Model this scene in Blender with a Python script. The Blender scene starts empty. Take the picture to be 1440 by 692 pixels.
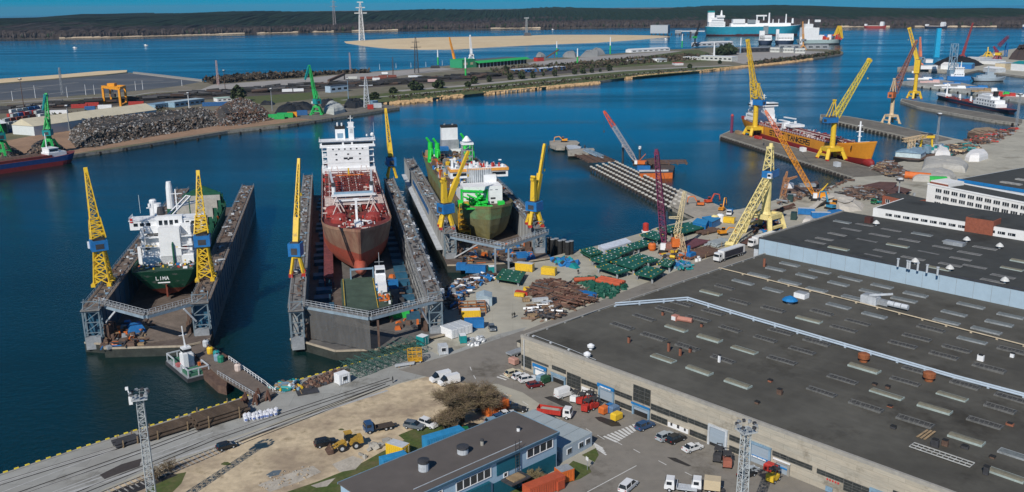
import bpy, bmesh, math, random
from mathutils import Vector, Matrix, noise
R = math.radians
rnd = random.Random(7)
sc = bpy.context.scene; HAZE = 3.2e-5
COL = sc.collection
# ---------- survey: camera model used to read real positions off the photograph ----------
F, CX, CY, TH, RO, HC = 1280., 720., 346., R(14.83), R(0.6), 90.
def ray(px, py):
    x = (px-CX)/F; y = -(py-CY)/F
    c, s = math.cos(RO), math.sin(RO)
    x, y = x*c+y*s, -x*s+y*c
    return Vector((x, math.cos(TH)+y*math.sin(TH), -math.sin(TH)+y*math.cos(TH)))
def G(px, py, z=0.):                      # photo pixel -> point on the level z
    r = ray(px, py); t = (z-HC)/r.z
    return Vector((r.x*t, r.y*t, z))
def AT(px, py, Y):                        # photo pixel -> point at distance Y
    r = ray(px, py); t = Y/r.y
    return Vector((r.x*t, Y, HC+r.z*t))
def ang(a, b): return math.atan2(b[1]-a[1], b[0]-a[0])
# ---------- materials ----------
MATS = {}
def M(name, col=(.5,.5,.5), rough=.6, metal=0., var=.18, scale=.6, spec=.4, bump=0., col2=None, mix=.5, detail=6., stretch=None, coord='Object', sharp=.15):
    if name in MATS: return MATS[name]
    m = bpy.data.materials.new(name); m.use_nodes = True; MATS[name] = m
    nt = m.node_tree; N = nt.nodes; L = nt.links
    b = N['Principled BSDF']
    b.inputs['Roughness'].default_value = rough; b.inputs['Metallic'].default_value = metal
    b.inputs['Specular IOR Level'].default_value = spec
    tc = N.new('ShaderNodeTexCoord'); no = N.new('ShaderNodeTexNoise')
    no.inputs['Scale'].default_value = scale; no.inputs['Detail'].default_value = detail; no.inputs['Roughness'].default_value = .65
    src = tc.outputs[coord]
    if stretch:
        mp = N.new('ShaderNodeMapping'); mp.inputs['Scale'].default_value = stretch
        L.new(src, mp.inputs[0]); src = mp.outputs[0]
    L.new(src, no.inputs['Vector'])
    cr = N.new('ShaderNodeValToRGB'); e = cr.color_ramp.elements
    if col2 is None:
        e[0].position = .3; e[1].position = .7
        e[0].color = (*[c*(1-var) for c in col], 1); e[1].color = (*[min(1, c*(1+var)) for c in col], 1)
    else:
        e[0].position = mix-sharp; e[1].position = mix+sharp
        e[0].color = (*col, 1); e[1].color = (*col2, 1)
    L.new(no.outputs['Fac'], cr.inputs[0])
    out = cr.outputs[0]
    if col2 is not None or True:
        n2 = N.new('ShaderNodeTexNoise'); n2.inputs['Scale'].default_value = scale*7; n2.inputs['Detail'].default_value = 4
        L.new(src, n2.inputs['Vector'])
        mr = N.new('ShaderNodeMapRange'); mr.inputs[1].default_value=.3; mr.inputs[2].default_value=.7; mr.inputs[3].default_value=1-var*.6; mr.inputs[4].default_value=1+var*.5
        L.new(n2.outputs['Fac'], mr.inputs[0])
        mx = N.new('ShaderNodeVectorMath'); mx.operation='SCALE'
        L.new(out, mx.inputs[0]); L.new(mr.outputs[0], mx.inputs['Scale']); out = mx.outputs[0]
    L.new(out, b.inputs['Base Color'])
    if bump:
        bp = N.new('ShaderNodeBump'); bp.inputs['Strength'].default_value = bump; bp.inputs['Distance'].default_value = .1
        L.new(no.outputs['Fac'], bp.inputs['Height']); L.new(bp.outputs[0], b.inputs['Normal'])
    return m
def joints(m, w, h, dark=.7, mort=.02, plane='xy', tone=.05, blot=0):      # slab / felt joints and slight tone steps laid into the base colour
    nt = m.node_tree; N = nt.nodes; L = nt.links; b = N['Principled BSDF']; src = b.inputs['Base Color'].links[0].from_socket
    tc = N.new('ShaderNodeTexCoord'); sp = N.new('ShaderNodeSeparateXYZ'); cb = N.new('ShaderNodeCombineXYZ'); L.new(tc.outputs['Object'], sp.inputs[0]); L.new(sp.outputs['X'], cb.inputs['X']); L.new(sp.outputs['Y' if plane == 'xy' else 'Z'], cb.inputs['Y'])
    br = N.new('ShaderNodeTexBrick'); br.inputs['Scale'].default_value = 1; br.inputs['Brick Width'].default_value = w; br.inputs['Row Height'].default_value = h; br.inputs['Mortar Size'].default_value = mort; br.inputs['Mortar Smooth'].default_value = .3
    br.inputs['Color1'].default_value = (1-tone,)*3+(1,); br.inputs['Color2'].default_value = (1+tone,)*3+(1,); br.inputs['Mortar'].default_value = (dark,)*3+(1,); L.new(cb.outputs[0], br.inputs['Vector'])
    mx = N.new('ShaderNodeMix'); mx.data_type = 'RGBA'; mx.blend_type = 'MULTIPLY'; mx.inputs[0].default_value = 1; L.new(src, mx.inputs[6]); L.new(br.outputs[0], mx.inputs[7]); out = mx.outputs[2]
    if blot:      # dark stains with a shape of their own
        no = N.new('ShaderNodeTexNoise'); no.inputs['Scale'].default_value = blot; no.inputs['Detail'].default_value = 6; no.inputs['Roughness'].default_value = .7; L.new(tc.outputs['Object'], no.inputs['Vector'])
        cr = N.new('ShaderNodeValToRGB'); cr.color_ramp.elements[0].position = .32; cr.color_ramp.elements[0].color = (.55,.53,.5,1); cr.color_ramp.elements[1].position = .44; cr.color_ramp.elements[1].color = (1,1,1,1); L.new(no.outputs['Fac'], cr.inputs[0])
        m2 = N.new('ShaderNodeMix'); m2.data_type = 'RGBA'; m2.blend_type = 'MULTIPLY'; m2.inputs[0].default_value = 1; L.new(out, m2.inputs[6]); L.new(cr.outputs[0], m2.inputs[7]); out = m2.outputs[2]
    L.new(out, b.inputs['Base Color'])
# ---------- mesh builder ----------
class MB:
    def __init__(s): s.v = []; s.f = []; s.mi = []; s.ms = []; s.cur = 0; s.T = None
    def m(s, mat):
        if mat not in s.ms: s.ms.append(mat)
        s.cur = s.ms.index(mat); return s
    def add(s, vs, fs, mi=None):
        o = len(s.v)
        for p in vs:
            p = Vector(p)
            s.v.append(s.T @ p if s.T else p)
        for i, f in enumerate(fs):
            s.f.append(tuple(o+k for k in f)); s.mi.append(s.cur if mi is None else mi[i])
        return s
    def box(s, x, y, z, sx, sy, sz, rz=0., tx=1., ty=1.):   # centre x,y ; base z ; top scaled tx,ty
        c, n = math.cos(rz), math.sin(rz); vs = []
        for k in (0, 1):
            a, b = (sx/2*(tx if k else 1), sy/2*(ty if k else 1))
            for dx, dy in ((-a,-b),(a,-b),(a,b),(-a,b)): vs.append((x+dx*c-dy*n, y+dx*n+dy*c, z+k*sz))
        return s.add(vs, [(3,2,1,0),(4,5,6,7),(0,1,5,4),(1,2,6,5),(2,3,7,6),(3,0,4,7)])
    def beam(s, p, q, w, h=None, up=Vector((0,0,1))):
        p, q = Vector(p), Vector(q); h = h or w; d = q-p
        if d.length < 1e-6: return s
        d.normalize(); a = d.cross(up)
        if a.length < 1e-3: a = d.cross(Vector((1,0,0)))
        a.normalize(); b = a.cross(d); a *= w/2; b *= h/2
        vs = [p-a-b, p+a-b, p+a+b, p-a+b, q-a-b, q+a-b, q+a+b, q-a+b]
        return s.add(vs, [(3,2,1,0),(4,5,6,7),(0,1,5,4),(1,2,6,5),(2,3,7,6),(3,0,4,7)])
    def tube(s, p, q, r, r2=None, n=10, cap=True):
        p, q = Vector(p), Vector(q); r2 = r if r2 is None else r2; d = (q-p).normalized()
        a = d.cross(Vector((0,0,1)))
        if a.length < 1e-3: a = Vector((1,0,0))
        a.normalize(); b = d.cross(a)
        vs = [];
        for c, rr in ((p, r), (q, r2)):
            for i in range(n):
                t = 2*math.pi*i/n; vs.append(c+(a*math.cos(t)+b*math.sin(t))*rr)
        fs = [(i, (i+1) % n, n+(i+1) % n, n+i) for i in range(n)]
        if cap: fs += [tuple(range(n-1, -1, -1)), tuple(range(n, 2*n))]
        return s.add(vs, fs)
    def prism(s, poly, z0, z1, side=None, top=None):     # poly ccw of (x,y)
        n = len(poly); z1s = z1 if isinstance(z1, (list, tuple)) else [z1]*n
        a = sum(poly[i][0]*poly[(i+1)%n][1]-poly[(i+1)%n][0]*poly[i][1] for i in range(n))
        if a < 0: poly = poly[::-1]; z1s = z1s[::-1]
        vs = [(p[0], p[1], z0) for p in poly]+[(p[0], p[1], z1s[i]) for i, p in enumerate(poly)]
        fs = [tuple(range(n-1, -1, -1)), tuple(range(n, 2*n))]+[(i, (i+1) % n, n+(i+1) % n, n+i) for i in range(n)]
        mi = None
        if top or side:
            c = s.cur; t = c; sd = c
            if top: s.m(top); t = s.cur
            if side: s.m(side); sd = s.cur
            s.cur = c; mi = [sd, t]+[sd]*n
        return s.add(vs, fs, mi)
    def sheet(s, poly, z):
        n = len(poly); a = sum(poly[i][0]*poly[(i+1)%n][1]-poly[(i+1)%n][0]*poly[i][1] for i in range(n))
        if a < 0: poly = poly[::-1]
        return s.add([(p[0], p[1], z) for p in poly], [tuple(range(n))])
    def strip(s, pts, w, z):                       # ribbon along a polyline
        P = [Vector((p[0], p[1])) for p in pts]; L = []
        for i, p in enumerate(P):
            d = (P[min(i+1, len(P)-1)]-P[max(i-1, 0)]).normalized(); n = Vector((-d.y, d.x))
            ww = w[i] if isinstance(w, (list, tuple)) else w
            L.append((p-n*ww/2, p+n*ww/2))
        vs = [(q.x, q.y, z) for a in L for q in a]
        return s.add(vs, [(2*i, 2*i+2, 2*i+3, 2*i+1) for i in range(len(P)-1)])
    def quad(s, a, b, c, d): return s.add([a, b, c, d], [(0, 1, 2, 3)])
    def truss(s, p, q, w0, w1, n, t, t2=None, h0=None, h1=None, up=Vector((0,0,1))):
        p, q = Vector(p), Vector(q); d = (q-p).normalized(); a = d.cross(up)
        if a.length < 1e-3: a = Vector((1,0,0))
        a.normalize(); b = a.cross(d); h0 = h0 or w0; h1 = h1 or w1; t2 = t2 or t*.6
        ring = []
        for i in range(n+1):
            k = i/n; c = p.lerp(q, k); w = (w0+(w1-w0)*k)/2; h = (h0+(h1-h0)*k)/2
            ring.append([c-a*w-b*h, c+a*w-b*h, c+a*w+b*h, c-a*w+b*h])
        for j in range(4): s.beam(ring[0][j], ring[n][j], t)
        for i in range(n):
            for j in range(4):
                k = (j+1) % 4
                s.beam(ring[i][j], ring[i+1][k], t2) if (i+j) % 2 else s.beam(ring[i][k], ring[i+1][j], t2)
                s.beam(ring[i+1][j], ring[i+1][k], t2)
        return s
    def loft(s, rings, cap=True, mi=None):          # rings of equal count, closed
        n = len(rings[0]); vs = [p for r in rings for p in r]; fs = []
        for i in range(len(rings)-1):
            for j in range(n):
                k = (j+1) % n; fs.append((i*n+j, i*n+k, (i+1)*n+k, (i+1)*n+j))
        if cap: fs += [tuple(range(n-1, -1, -1)), tuple(range((len(rings)-1)*n, len(rings)*n))]
        return s.add(vs, fs)
    def lathe(s, prof, x=0, y=0, n=12):
        rings = [[(x+r*math.cos(2*math.pi*i/n), y+r*math.sin(2*math.pi*i/n), z) for i in range(n)] for r, z in prof]
        return s.loft(rings)
    def obj(s, name, parent=None, loc=None, rz=None, label=None, smooth=False):
        me = bpy.data.meshes.new(name); me.from_pydata([tuple(v) for v in s.v], [], s.f)
        for m_ in (s.ms or [M('grey')]): me.materials.append(m_)
        me.polygons.foreach_set('material_index', s.mi)
        if smooth: me.polygons.foreach_set('use_smooth', [True]*len(s.f))
        me.update()
        o = bpy.data.objects.new(name, me); COL.objects.link(o)
        if parent: o.parent = parent
        if loc is not None: o.location = loc
        if rz is not None: o.rotation_euler.z = rz
        if label: o['label'] = label
        return o
def tag(o, label, cat, group=None, kind=None):
    if label: o['label'] = label
    if cat: o['category'] = cat
    if group: o['group'] = group
    if kind: o['kind'] = kind
    return o
def thing(name, label, cat, loc=(0,0,0), rz=0., group=None):
    o = bpy.data.objects.new(name, None); COL.objects.link(o); o.empty_display_size = .5
    o.location = loc; o.rotation_euler.z = rz
    return tag(o, label, cat, group)
def dup(root, loc, rz=0., label=None, group=None, scale=None):
    def cp(o, par):
        c = o.copy(); COL.objects.link(c); c.parent = par
        for ch in kids.get(o.name, []): cp(ch, c)
        return c
    kids = {}
    def gather(o):
        kids[o.name] = list(o.children)
        for ch in o.children: gather(ch)
    gather(root)
    r = cp(root, None); r.location = loc; r.rotation_euler.z = rz
    if label: r['label'] = label
    if group: r['group'] = group
    if scale: r.scale = (scale,)*3
    return r
def setting(mb, name): return tag(mb.obj(name), None, None, kind='structure')
# common colours
BLK = M('black_rubber', (.02,.02,.02), .8); DARK = M('dark_steel', (.05,.05,.055), .6, var=.3)
GREY = M('grey_steel', (.28,.30,.32), .55, var=.25, scale=.3); LGREY = M('light_grey_steel', (.5,.53,.56), .5, var=.2, scale=.3)
WHITE = M('white_paint', (.78,.79,.80), .45, var=.08, scale=.3); YEL = M('yellow_paint', (.72,.47,.03), .5, var=.2, scale=.7, col2=(.40,.25,.06), mix=.62, sharp=.07)
CYEL = M('pale_yellow_paint', (.72,.60,.26), .55, var=.2); BLUE = M('blue_paint', (.02,.16,.42), .45, var=.2)
LBLUE = M('light_blue_paint', (.20,.31,.41), .55, var=.2); RED = M('red_paint', (.45,.04,.03), .5, var=.2); ORG = M('orange_paint', (.62,.15,.03), .5, var=.2)
GRN = M('green_paint', (.03,.45,.08), .5, var=.2); TEAL = M('teal_paint', (.01,.25,.26), .5, var=.2)
RUST = M('rusty_steel', (.085,.05,.038), .85, var=.4, scale=.8, col2=(.15,.095,.07), mix=.5)
GLASS = M('window_glass', (.015,.022,.03), .12, var=.3, spec=.7); CONC = M('concrete', (.36,.34,.30), .85, var=.2, scale=.15, col2=(.28,.27,.25))
WOOD = M('timber', (.30,.21,.12), .8, var=.3)
# ================= camera, sky, sun =================
cam = bpy.data.cameras.new('camera'); co = bpy.data.objects.new('camera', cam); COL.objects.link(co)
co.location = (0, 0, HC); cam.lens = F/1440*36; cam.sensor_width = 36; cam.clip_start = 1; cam.clip_end = 60000
co.rotation_euler = (Matrix.Rotation(math.pi/2-TH, 3, 'X') @ Matrix.Rotation(-RO, 3, 'Z')).to_euler()
sc.camera = co
EL = R(38); SH = Vector((.41, .91)).normalized()
w = bpy.data.worlds.new('World'); sc.world = w; w.use_nodes = True
nt = w.node_tree; bg = nt.nodes['Background']; sky = nt.nodes.new('ShaderNodeTexSky'); sky.sky_type = 'NISHITA'; sky.sun_disc = False
sky.sun_elevation = EL; sky.sun_rotation = math.atan2(-SH.x, -SH.y); sky.altitude = 0; sky.air_density = 1.; sky.dust_density = .15; sky.ozone_density = 3.
tint = nt.nodes.new('ShaderNodeMix'); tint.data_type = 'RGBA'; tint.blend_type = 'MULTIPLY'; tint.inputs[0].default_value = 1
gc = nt.nodes.new('ShaderNodeTexCoord'); sx = nt.nodes.new('ShaderNodeSeparateXYZ'); rp = nt.nodes.new('ShaderNodeValToRGB')      # clear deep blue low sky, neutral overhead
nt.links.new(gc.outputs['Generated'], sx.inputs[0]); nt.links.new(sx.outputs['Z'], rp.inputs[0])
e = rp.color_ramp.elements; e[0].position = 0.; e[0].color = (.0,.42,1.,1); e[1].position = .75; e[1].color = (.70,.82,.92,1); k_ = e.new(.15); k_.color = (.02,.50,.85,1); k2 = e.new(.4); k2.color = (.14,.42,.62,1)
nt.links.new(rp.outputs[0], tint.inputs[7])
nt.links.new(sky.outputs[0], tint.inputs[6]); nt.links.new(tint.outputs[2], bg.inputs[0]); bg.inputs[1].default_value = .085
sun = bpy.data.lights.new('sun', 'SUN'); so = bpy.data.objects.new('sun', sun); COL.objects.link(so)
sun.energy = 4.2; sun.angle = R(.5); sun.color = (1, .94, .85)
d = Vector((SH.x*math.cos(EL), SH.y*math.cos(EL), -math.sin(EL))); so.rotation_euler = d.to_track_quat('-Z', 'Y').to_euler()
sc.view_settings.view_transform = 'Standard'; sc.view_settings.look = 'None'; sc.view_settings.exposure = 0; sc.view_settings.gamma = 1
# ================= ground materials =================
GROUND = M('worn_concrete_ground', (.44,.42,.35), .9, var=.16, scale=.035, coord='Object', col2=(.33,.31,.255), mix=.52, sharp=.2, detail=9)
APRON = M('grey_quay_apron', (.35,.355,.335), .9, var=.14, scale=.05, col2=(.28,.275,.255), detail=9, sharp=.2)
ASPH = M('asphalt_road', (.19,.175,.155), .92, var=.14, scale=.06, col2=(.235,.215,.185), detail=9, sharp=.25)
DIRT = M('sandy_dirt', (.57,.46,.31), .95, var=.28, scale=.08, col2=(.34,.265,.185), mix=.52, detail=11, sharp=.08)
GRASS = M('dry_grass', (.065,.095,.02), .95, var=.35, scale=.2, col2=(.14,.115,.055), mix=.58, detail=8)
SAND = M('pale_sand', (.68,.54,.34), .95, var=.12, scale=.01, col2=(.60,.46,.28), detail=8)
MARK = M('road_marking_white', (.62,.62,.6), .8, var=.2, scale=2)
QUAYW = M('quay_wall_concrete', (.34,.32,.28), .9, var=.35, scale=.4, col2=(.10,.09,.075), mix=.6, detail=8)
PIERD = M('pier_deck', (.20,.18,.15), .9, var=.25, scale=.1, col2=(.13,.12,.10), detail=9)
MUD = M('mudflat', (.085,.085,.085), .55, var=.3, scale=.008, col2=(.13,.125,.12), detail=9, stretch=(.5,2,1))
joints(DIRT, 4000, 4000, 1, 0, tone=0, blot=.16); joints(GROUND, 12, 9, .8, .06, tone=.05, blot=.05); joints(APRON, 7, 7, .75, .06, tone=.05, blot=.07); joints(ASPH, 90, 40, .85, .05, tone=.02, blot=.09); joints(PIERD, 8, 6, .7, .08, tone=.08, blot=.12)
# ---- water
def water():
    m = bpy.data.materials.new('harbour_water'); m.use_nodes = True; nt = m.node_tree; N = nt.nodes; L = nt.links; b = N['Principled BSDF']
    b.inputs['Roughness'].default_value = .12; b.inputs['IOR'].default_value = 1.33
    tc = N.new('ShaderNodeTexCoord'); mp = N.new('ShaderNodeMapping'); mp.inputs['Scale'].default_value = (1, 1, 1); L.new(tc.outputs['Object'], mp.inputs[0])
    big = N.new('ShaderNodeTexNoise'); big.inputs['Scale'].default_value = .006; big.inputs['Detail'].default_value = 6
    st = N.new('ShaderNodeMapping'); st.inputs['Scale'].default_value = (.35, 1.6, 1); st.inputs['Rotation'].default_value = (0,0,R(-12)); L.new(tc.outputs['Object'], st.inputs[0]); L.new(st.outputs[0], big.inputs['Vector'])
    cr = N.new('ShaderNodeValToRGB'); cr.color_ramp.elements[0].color = (.003,.020,.016,1); cr.color_ramp.elements[1].color = (.002,.018,.024,1)
    cr.color_ramp.elements[0].position=.35; cr.color_ramp.elements[1].position=.65
    L.new(big.outputs['Fac'], cr.inputs[0]); L.new(cr.outputs[0], b.inputs['Base Color'])
    n1 = N.new('ShaderNodeTexNoise'); n1.inputs['Scale'].default_value = .55; n1.inputs['Detail'].default_value = 7; n1.inputs['Roughness'].default_value = .65; L.new(mp.outputs[0], n1.inputs['Vector'])
    bp = N.new('ShaderNodeBump'); bp.inputs['Strength'].default_value = .8; bp.inputs['Distance'].default_value = .4
    ml = N.new('ShaderNodeMath'); ml.operation='MULTIPLY'; 
    rr = N.new('ShaderNodeMapRange'); rr.inputs[1].default_value=.4; rr.inputs[2].default_value=.6; rr.inputs[3].default_value=.3; rr.inputs[4].default_value=1.25; rg_ = N.new('ShaderNodeMapRange'); rg_.inputs[1].default_value=.42; rg_.inputs[2].default_value=.6; rg_.inputs[3].default_value=.05; rg_.inputs[4].default_value=.2; L.new(big.outputs['Fac'], rg_.inputs[0]); L.new(rg_.outputs[0], b.inputs['Roughness'])
    L.new(big.outputs['Fac'], rr.inputs[0]); L.new(n1.outputs['Fac'], ml.inputs[0]); L.new(rr.outputs[0], ml.inputs[1])
    L.new(ml.outputs[0], bp.inputs['Height']); L.new(bp.outputs[0], b.inputs['Normal'])
    return m
mb = MB().m(water()); mb.sheet([(-12000,-600),(12000,-600),(12000,16000),(-12000,16000)], -2.); setting(mb, 'harbour_water')
seabed = MB().m(MUD); seabed.sheet([(-12000,-600),(12000,-600),(12000,16000),(-12000,16000)], -14.); setting(seabed, 'seabed')
hz = bpy.data.materials.new('thin_sea_haze'); hz.use_nodes = True; n_ = hz.node_tree.nodes; n_.remove(n_['Principled BSDF']); pv = n_.new('ShaderNodeVolumePrincipled'); pv.inputs['Color'].default_value = (.55,.75,.95,1); pv.inputs['Density'].default_value = HAZE; pv.inputs['Anisotropy'].default_value = .2
hz.node_tree.links.new(pv.outputs[0], n_['Material Output'].inputs['Volume']); mb = MB(); mb.box(0, 7750, -15, 24200, 16900, 150); mb.ms = [hz]; tag(mb.obj('haze'), 'thin bluish haze over the harbour and lagoon', 'haze', kind='stuff')
def poly(pts, z=0): return [tuple(G(p[0], p[1], z)[:2]) for p in pts]
mb = MB()
MAIN = [(-250,746),(0,667),(104,633),(196,604),(300,572),(398,541),(490,514),(591,487),(613,475),(624,440),(631,404),(661,391),(677,388),(765,364),
 (805,353),(842,345),(904,327),(923,320),(949,314),(978,306),(941,288.6),(956,265),(1027,296),(1041,294),(1082,283.6),(1109,276),(1131,271),(1162,263),(1184,257),(1201,250),
 (1012,190),(1028,183),(1221,235),(1237,231),(1255,230),(1294,222),(1315,201),(1153,165.6),(1154,160.6),(1193,163.5),(1241,172),(1290,183.7),(1358,198),(1372,190),(1427,181),(1437,174),
 (1391,168),(1348,160.6),(1290,150),(1266,142),(1268,138.5),(1290,142.5),(1440,168)]
w_ = poly(MAIN)+[(1500,470),(1500,-200),(-300,-200)]
mb.prism(w_, -8, 0., side=QUAYW, top=GROUND); setting(mb, 'main_quay_ground')
# pier decks are darker than the yard
mb = MB().m(PIERD)
mb.sheet(poly([(1013,189.8),(1028,184),(1221,235.3),(1250,246),(1201,249.5)]), .006)
mb.sheet(poly([(1154,165),(1155,161),(1193,164),(1241,172.5),(1290,184),(1340,196),(1315,200.5)]), .006)
mb.sheet(poly([(1437,173.6),(1391,167.6),(1348,160),(1290,149.5),(1267,141.5),(1269,139),(1290,143),(1438,168)]), .006)
setting(mb, 'pier_surface')
# apron and roads
mb = MB().m(APRON)
ap = [(-250,747),(0,668),(104,634),(196,605),(300,573),(398,542),(490,515),(591,488),(620,500),(700,470),(760,455),(700,520),(600,528),(500,556),(400,590),(300,625),(200,664),(120,700),(0,750),(-250,850)]
mb.sheet(poly(ap), .004); setting(mb, 'quay_apron')
mb = MB().m(ASPH)
rd = [(560,520),(640,497),(735,465),(1080,330),(1080,420),(745,500),(900,560),(1100,630),(1500,780),(900,900),(780,692),(790,672),(815,664),(835,652),(840,640),(838,628),(770,575),(735,552),(700,540),(660,540),(600,530)]
mb.sheet(poly(rd), .008); setting(mb, 'yard_road')
mb = MB().m(GROUND)
mb.sheet(poly([(735,466),(1080,330),(1195,297),(1180,290),(1040,330),(880,395),(760,440)]), .012); setting(mb, 'yard_lane')
mb = MB().m(DIRT)
dt = [(-100,900),(130,700),(200,668),(330,622),(430,590),(560,540),(600,530),(660,540),(720,556),(700,580),(640,615),(560,650),(470,692),(430,760),(200,1000)]
mb.sheet(poly(dt), .016); setting(mb, 'dirt_lot')
mb = MB().m(GRASS)
mb.sheet(poly([(380,700),(450,676),(500,656),(536,636),(590,608),(640,592),(672,606),(600,650),(480,720)]), .022)
mb.sheet(poly([(200,700),(212,676),(240,668),(262,664),(255,680),(235,700)]), .022)
mb.sheet(poly([(818,640),(838,630),(842,640),(836,650)]), .022)
mb.sheet(poly([(740,680),(790,662),(806,648),(828,656),(832,664),(815,674),(790,682),(760,700),(700,720),(690,692)]), .022)
mb.sheet(poly([(560,612),(590,600),(622,590),(640,596),(600,612),(570,620)]), .018)
for x, y, s_ in [(318,652,7),(480,604,4)]: mb.sheet(poly([(x+s_*math.cos(k)*(1+.3*math.sin(k*3)), y+s_*.35*math.sin(k)) for k in [i*.628 for i in range(10)]]), .019)
setting(mb, 'grass_verge')
PALE = M('bleached_slab', (.42,.38,.32), .9, var=.25, scale=.3)
mb = MB().m(PALE)
mb.sheet(poly([(362,682),(400,668),(440,655),(452,664),(420,678),(380,692)]), .026)
mb.sheet(poly([(467,653),(496,641),(512,647),(500,660),(478,664)]), .026)
mb.sheet(poly([(437,683),(458,676),(472,672),(460,684),(445,686)]), .026)
mb.m(M('puddle', (.12,.15,.17), .15)); mb.sheet(poly([(374,668),(384,662),(396,661),(392,668),(378,671)]), .03)
mb.m(M('oil_stain', (.035,.032,.03), .6)); 
for p in [[(765,559),(775,557),(800,566),(806,572),(795,573),(775,564)],[(836,587),(845,586),(870,594),(874,599),(860,600),(842,592)],[(938,643),(950,644),(972,655),(968,656),(948,649)],[(190,693),(150,704),(160,690),(240,665),(250,668)]]: mb.sheet(poly(p), .03)
mb.m(M('dark_brown_patch', (.06,.05,.045), .7)); mb.sheet(poly([(140,668),(171,653),(199,645),(196,656),(165,667),(147,674)]), .05)  # long dark brown patch, laid flat just above the ground
setting(mb, 'ground_patches')
# markings
mb = MB().m(MARK)
def bar(a, b, w, z=.034): mb.strip([G(*a), G(*b)], w, z)
for i in range(10):      # crossing by the gate
    a = Vector(G(849+i*5.2, 613.5-i*2.1)); b = Vector(G(868+i*3.6, 622-i*2.2)); mb.strip([a, b], .62, .034)
for i in range(6):
    mb.strip([G(699+i*4.2, 530-i*2.2), G(712+i*4.2, 534.5-i*2.2)], .5, .034)
for i in range(4): mb.strip([G(833+i*2, 622+i*3), G(848+i*1.5, 631+i*3)], .4, .034)
for a, b in [((661,516),(663,521)),((666,528),(669,533)),((709,553),(716,558)),((735,565),(743,570)),((785,590),(793,595)),((824,603),(832,608)),((868,622),(875,626)),((891,632),(900,637)),((926,648),(937,654)),((963,664),(973,669)),((1010,682),(1018,686)),
             ((826,692),(895,655)),((840,612),(850,618)),((500,540),(500.5,540.2))]: bar(a, b, .18)
setting(mb, 'road_markings')
# rails: pairs of steel rails sunk in the apron, with pale concrete strips beside
mb = MB(); RAIL = M('rail_steel', (.06,.05,.045), .5); PST = M('pale_track_slab', (.40,.40,.39), .9, var=.15, scale=.5); SLP = M('sleeper', (.34,.33,.31), .9)
def railline(pts, slab=None, off=.72):
    P = [G(*p) for p in pts]
    if slab: mb.m(PST).strip(P, slab, .012)
    for s in (-off, off):
        Q = []
        for i, p in enumerate(P):
            d = (P[min(i+1, len(P)-1)]-P[max(i-1, 0)]).normalized(); Q.append(p+Vector((-d.y, d.x, 0))*s)
        mb.m(DARK).strip(Q, .34, .02)
        for a, b in zip(Q, Q[1:]): mb.m(RAIL).beam(a+Vector((0,0,.04)), b+Vector((0,0,.04)), .09, .1)
railline([(-60,700),(0,680),(150,634),(170,628)]); railline([(-60,725),(0,704),(200,634),(300,597),(330,587)]); railline([(-30,755),(60,714),(200,658),(300,617),(400,582),(550,533)])
mb.m(PST)
for a, b, w in [((-40,691),(170,626),.5),((-60,716),(165,631),.35),((20,700),(330,588),.5),((40,705),(300,608),.4),((20,715),(420,572),.5),((60,705),(545,549),.9),((0,682),(160,632),.4)]: mb.strip([G(*a), G(*b)], w, .026)
for k in range(2):
    o = k*9
    railline([(130+o,700+k*4),(230+o,660+k*4),(340+o,618),(420+o,587),(545,541)])
    P0 = G(60+o, 728+k*4); P1 = G(335+o, 619+k)
    dd = (P1-P0); n = int(dd.length/1.1); dn = dd.normalized(); nn = Vector((-dn.y, dn.x, 0))
    mb.m(SLP)
    for i in range(n):
        c = P0+dd*(i/n); mb.beam(c-nn*1.2+Vector((0,0,.0)), c+nn*1.2, .28, .09)
setting(mb, 'railway_tracks')
# quay edge kerb with yellow and black fender paint
mb = MB(); E_ = [G(*p) for p in [(-250,746),(0,667),(104,633),(196,604),(300,572),(398,541),(490,514),(591,487)]]
mb.m(CONC)
for a, b in zip(E_, E_[1:]):
    mb.m(CONC).beam(a+Vector((.3,-.3,.08)), b+Vector((.3,-.3,.08)), .5, .16)
    L_ = (b-a).length; n = int(L_/1.9)
    for i in range(n):
        c = a.lerp(b, (i+.5)/n); dn = (b-a).normalized(); mb.m(M('kerb_yellow', (.75,.58,.04), .6)).beam(c-dn*.42+Vector((.1,-.1,.2)), c+dn*.42+Vector((.1,-.1,.2)), .45, .22)
setting(mb, 'quay_kerb')
# ================= far peninsula =================
mb = MB(); NEARE = [(-400,290),(0,234),(120,215),(172,208),(320,184),(404,175),(500,160.6),(562,151),(539,146.5),(529,143.5),(557,142.4),(581,140.6),(605,138),(645,133.6),(683,130),(725,126.7),(772,121.5),(840,114.6),(870,109.8),(934,102.8),(980,100),(1046,92.5),(1110,86.4),(1185,75.7),(1186,73)]
FARE = [(1178,70),(1100,67),(1030,66),(979,68.5),(941,69.5),(889,73.5),(851,76.5),(787,81),(747,83),(668,88),(622,93),(577,97),(505,102),(473,103),(404,109),(300,116.5),(284,114),(230,108),(187,102.5),(179,102),(90,110),(0,117),(-400,150)]
LANDP = M('peninsula_ground', (.22,.19,.15), .95, var=.2, scale=.012, col2=(.12,.115,.06), mix=.5, detail=10)
mb.prism(poly(NEARE+FARE), -8, -.02, side=QUAYW, top=LANDP); setting(mb, 'peninsula_ground')
mb = MB()
mb.m(GRASS)
mb.sheet(poly([(529,144),(557,142.6),(605,138.2),(683,130.4),(772,122),(870,110.3),(980,100.4),(1040,93.5),(1030,91.5),(960,94),(870,101),(760,109),(640,121),(520,133),(440,141),(470,147)]), .01)
mb.sheet(poly([(0,150),(200,133),(330,129),(330,133),(120,147),(0,156)]), .01); mb.sheet(poly([(340,133),(440,129),(440,139),(380,146),(330,145)]), .01)
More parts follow.
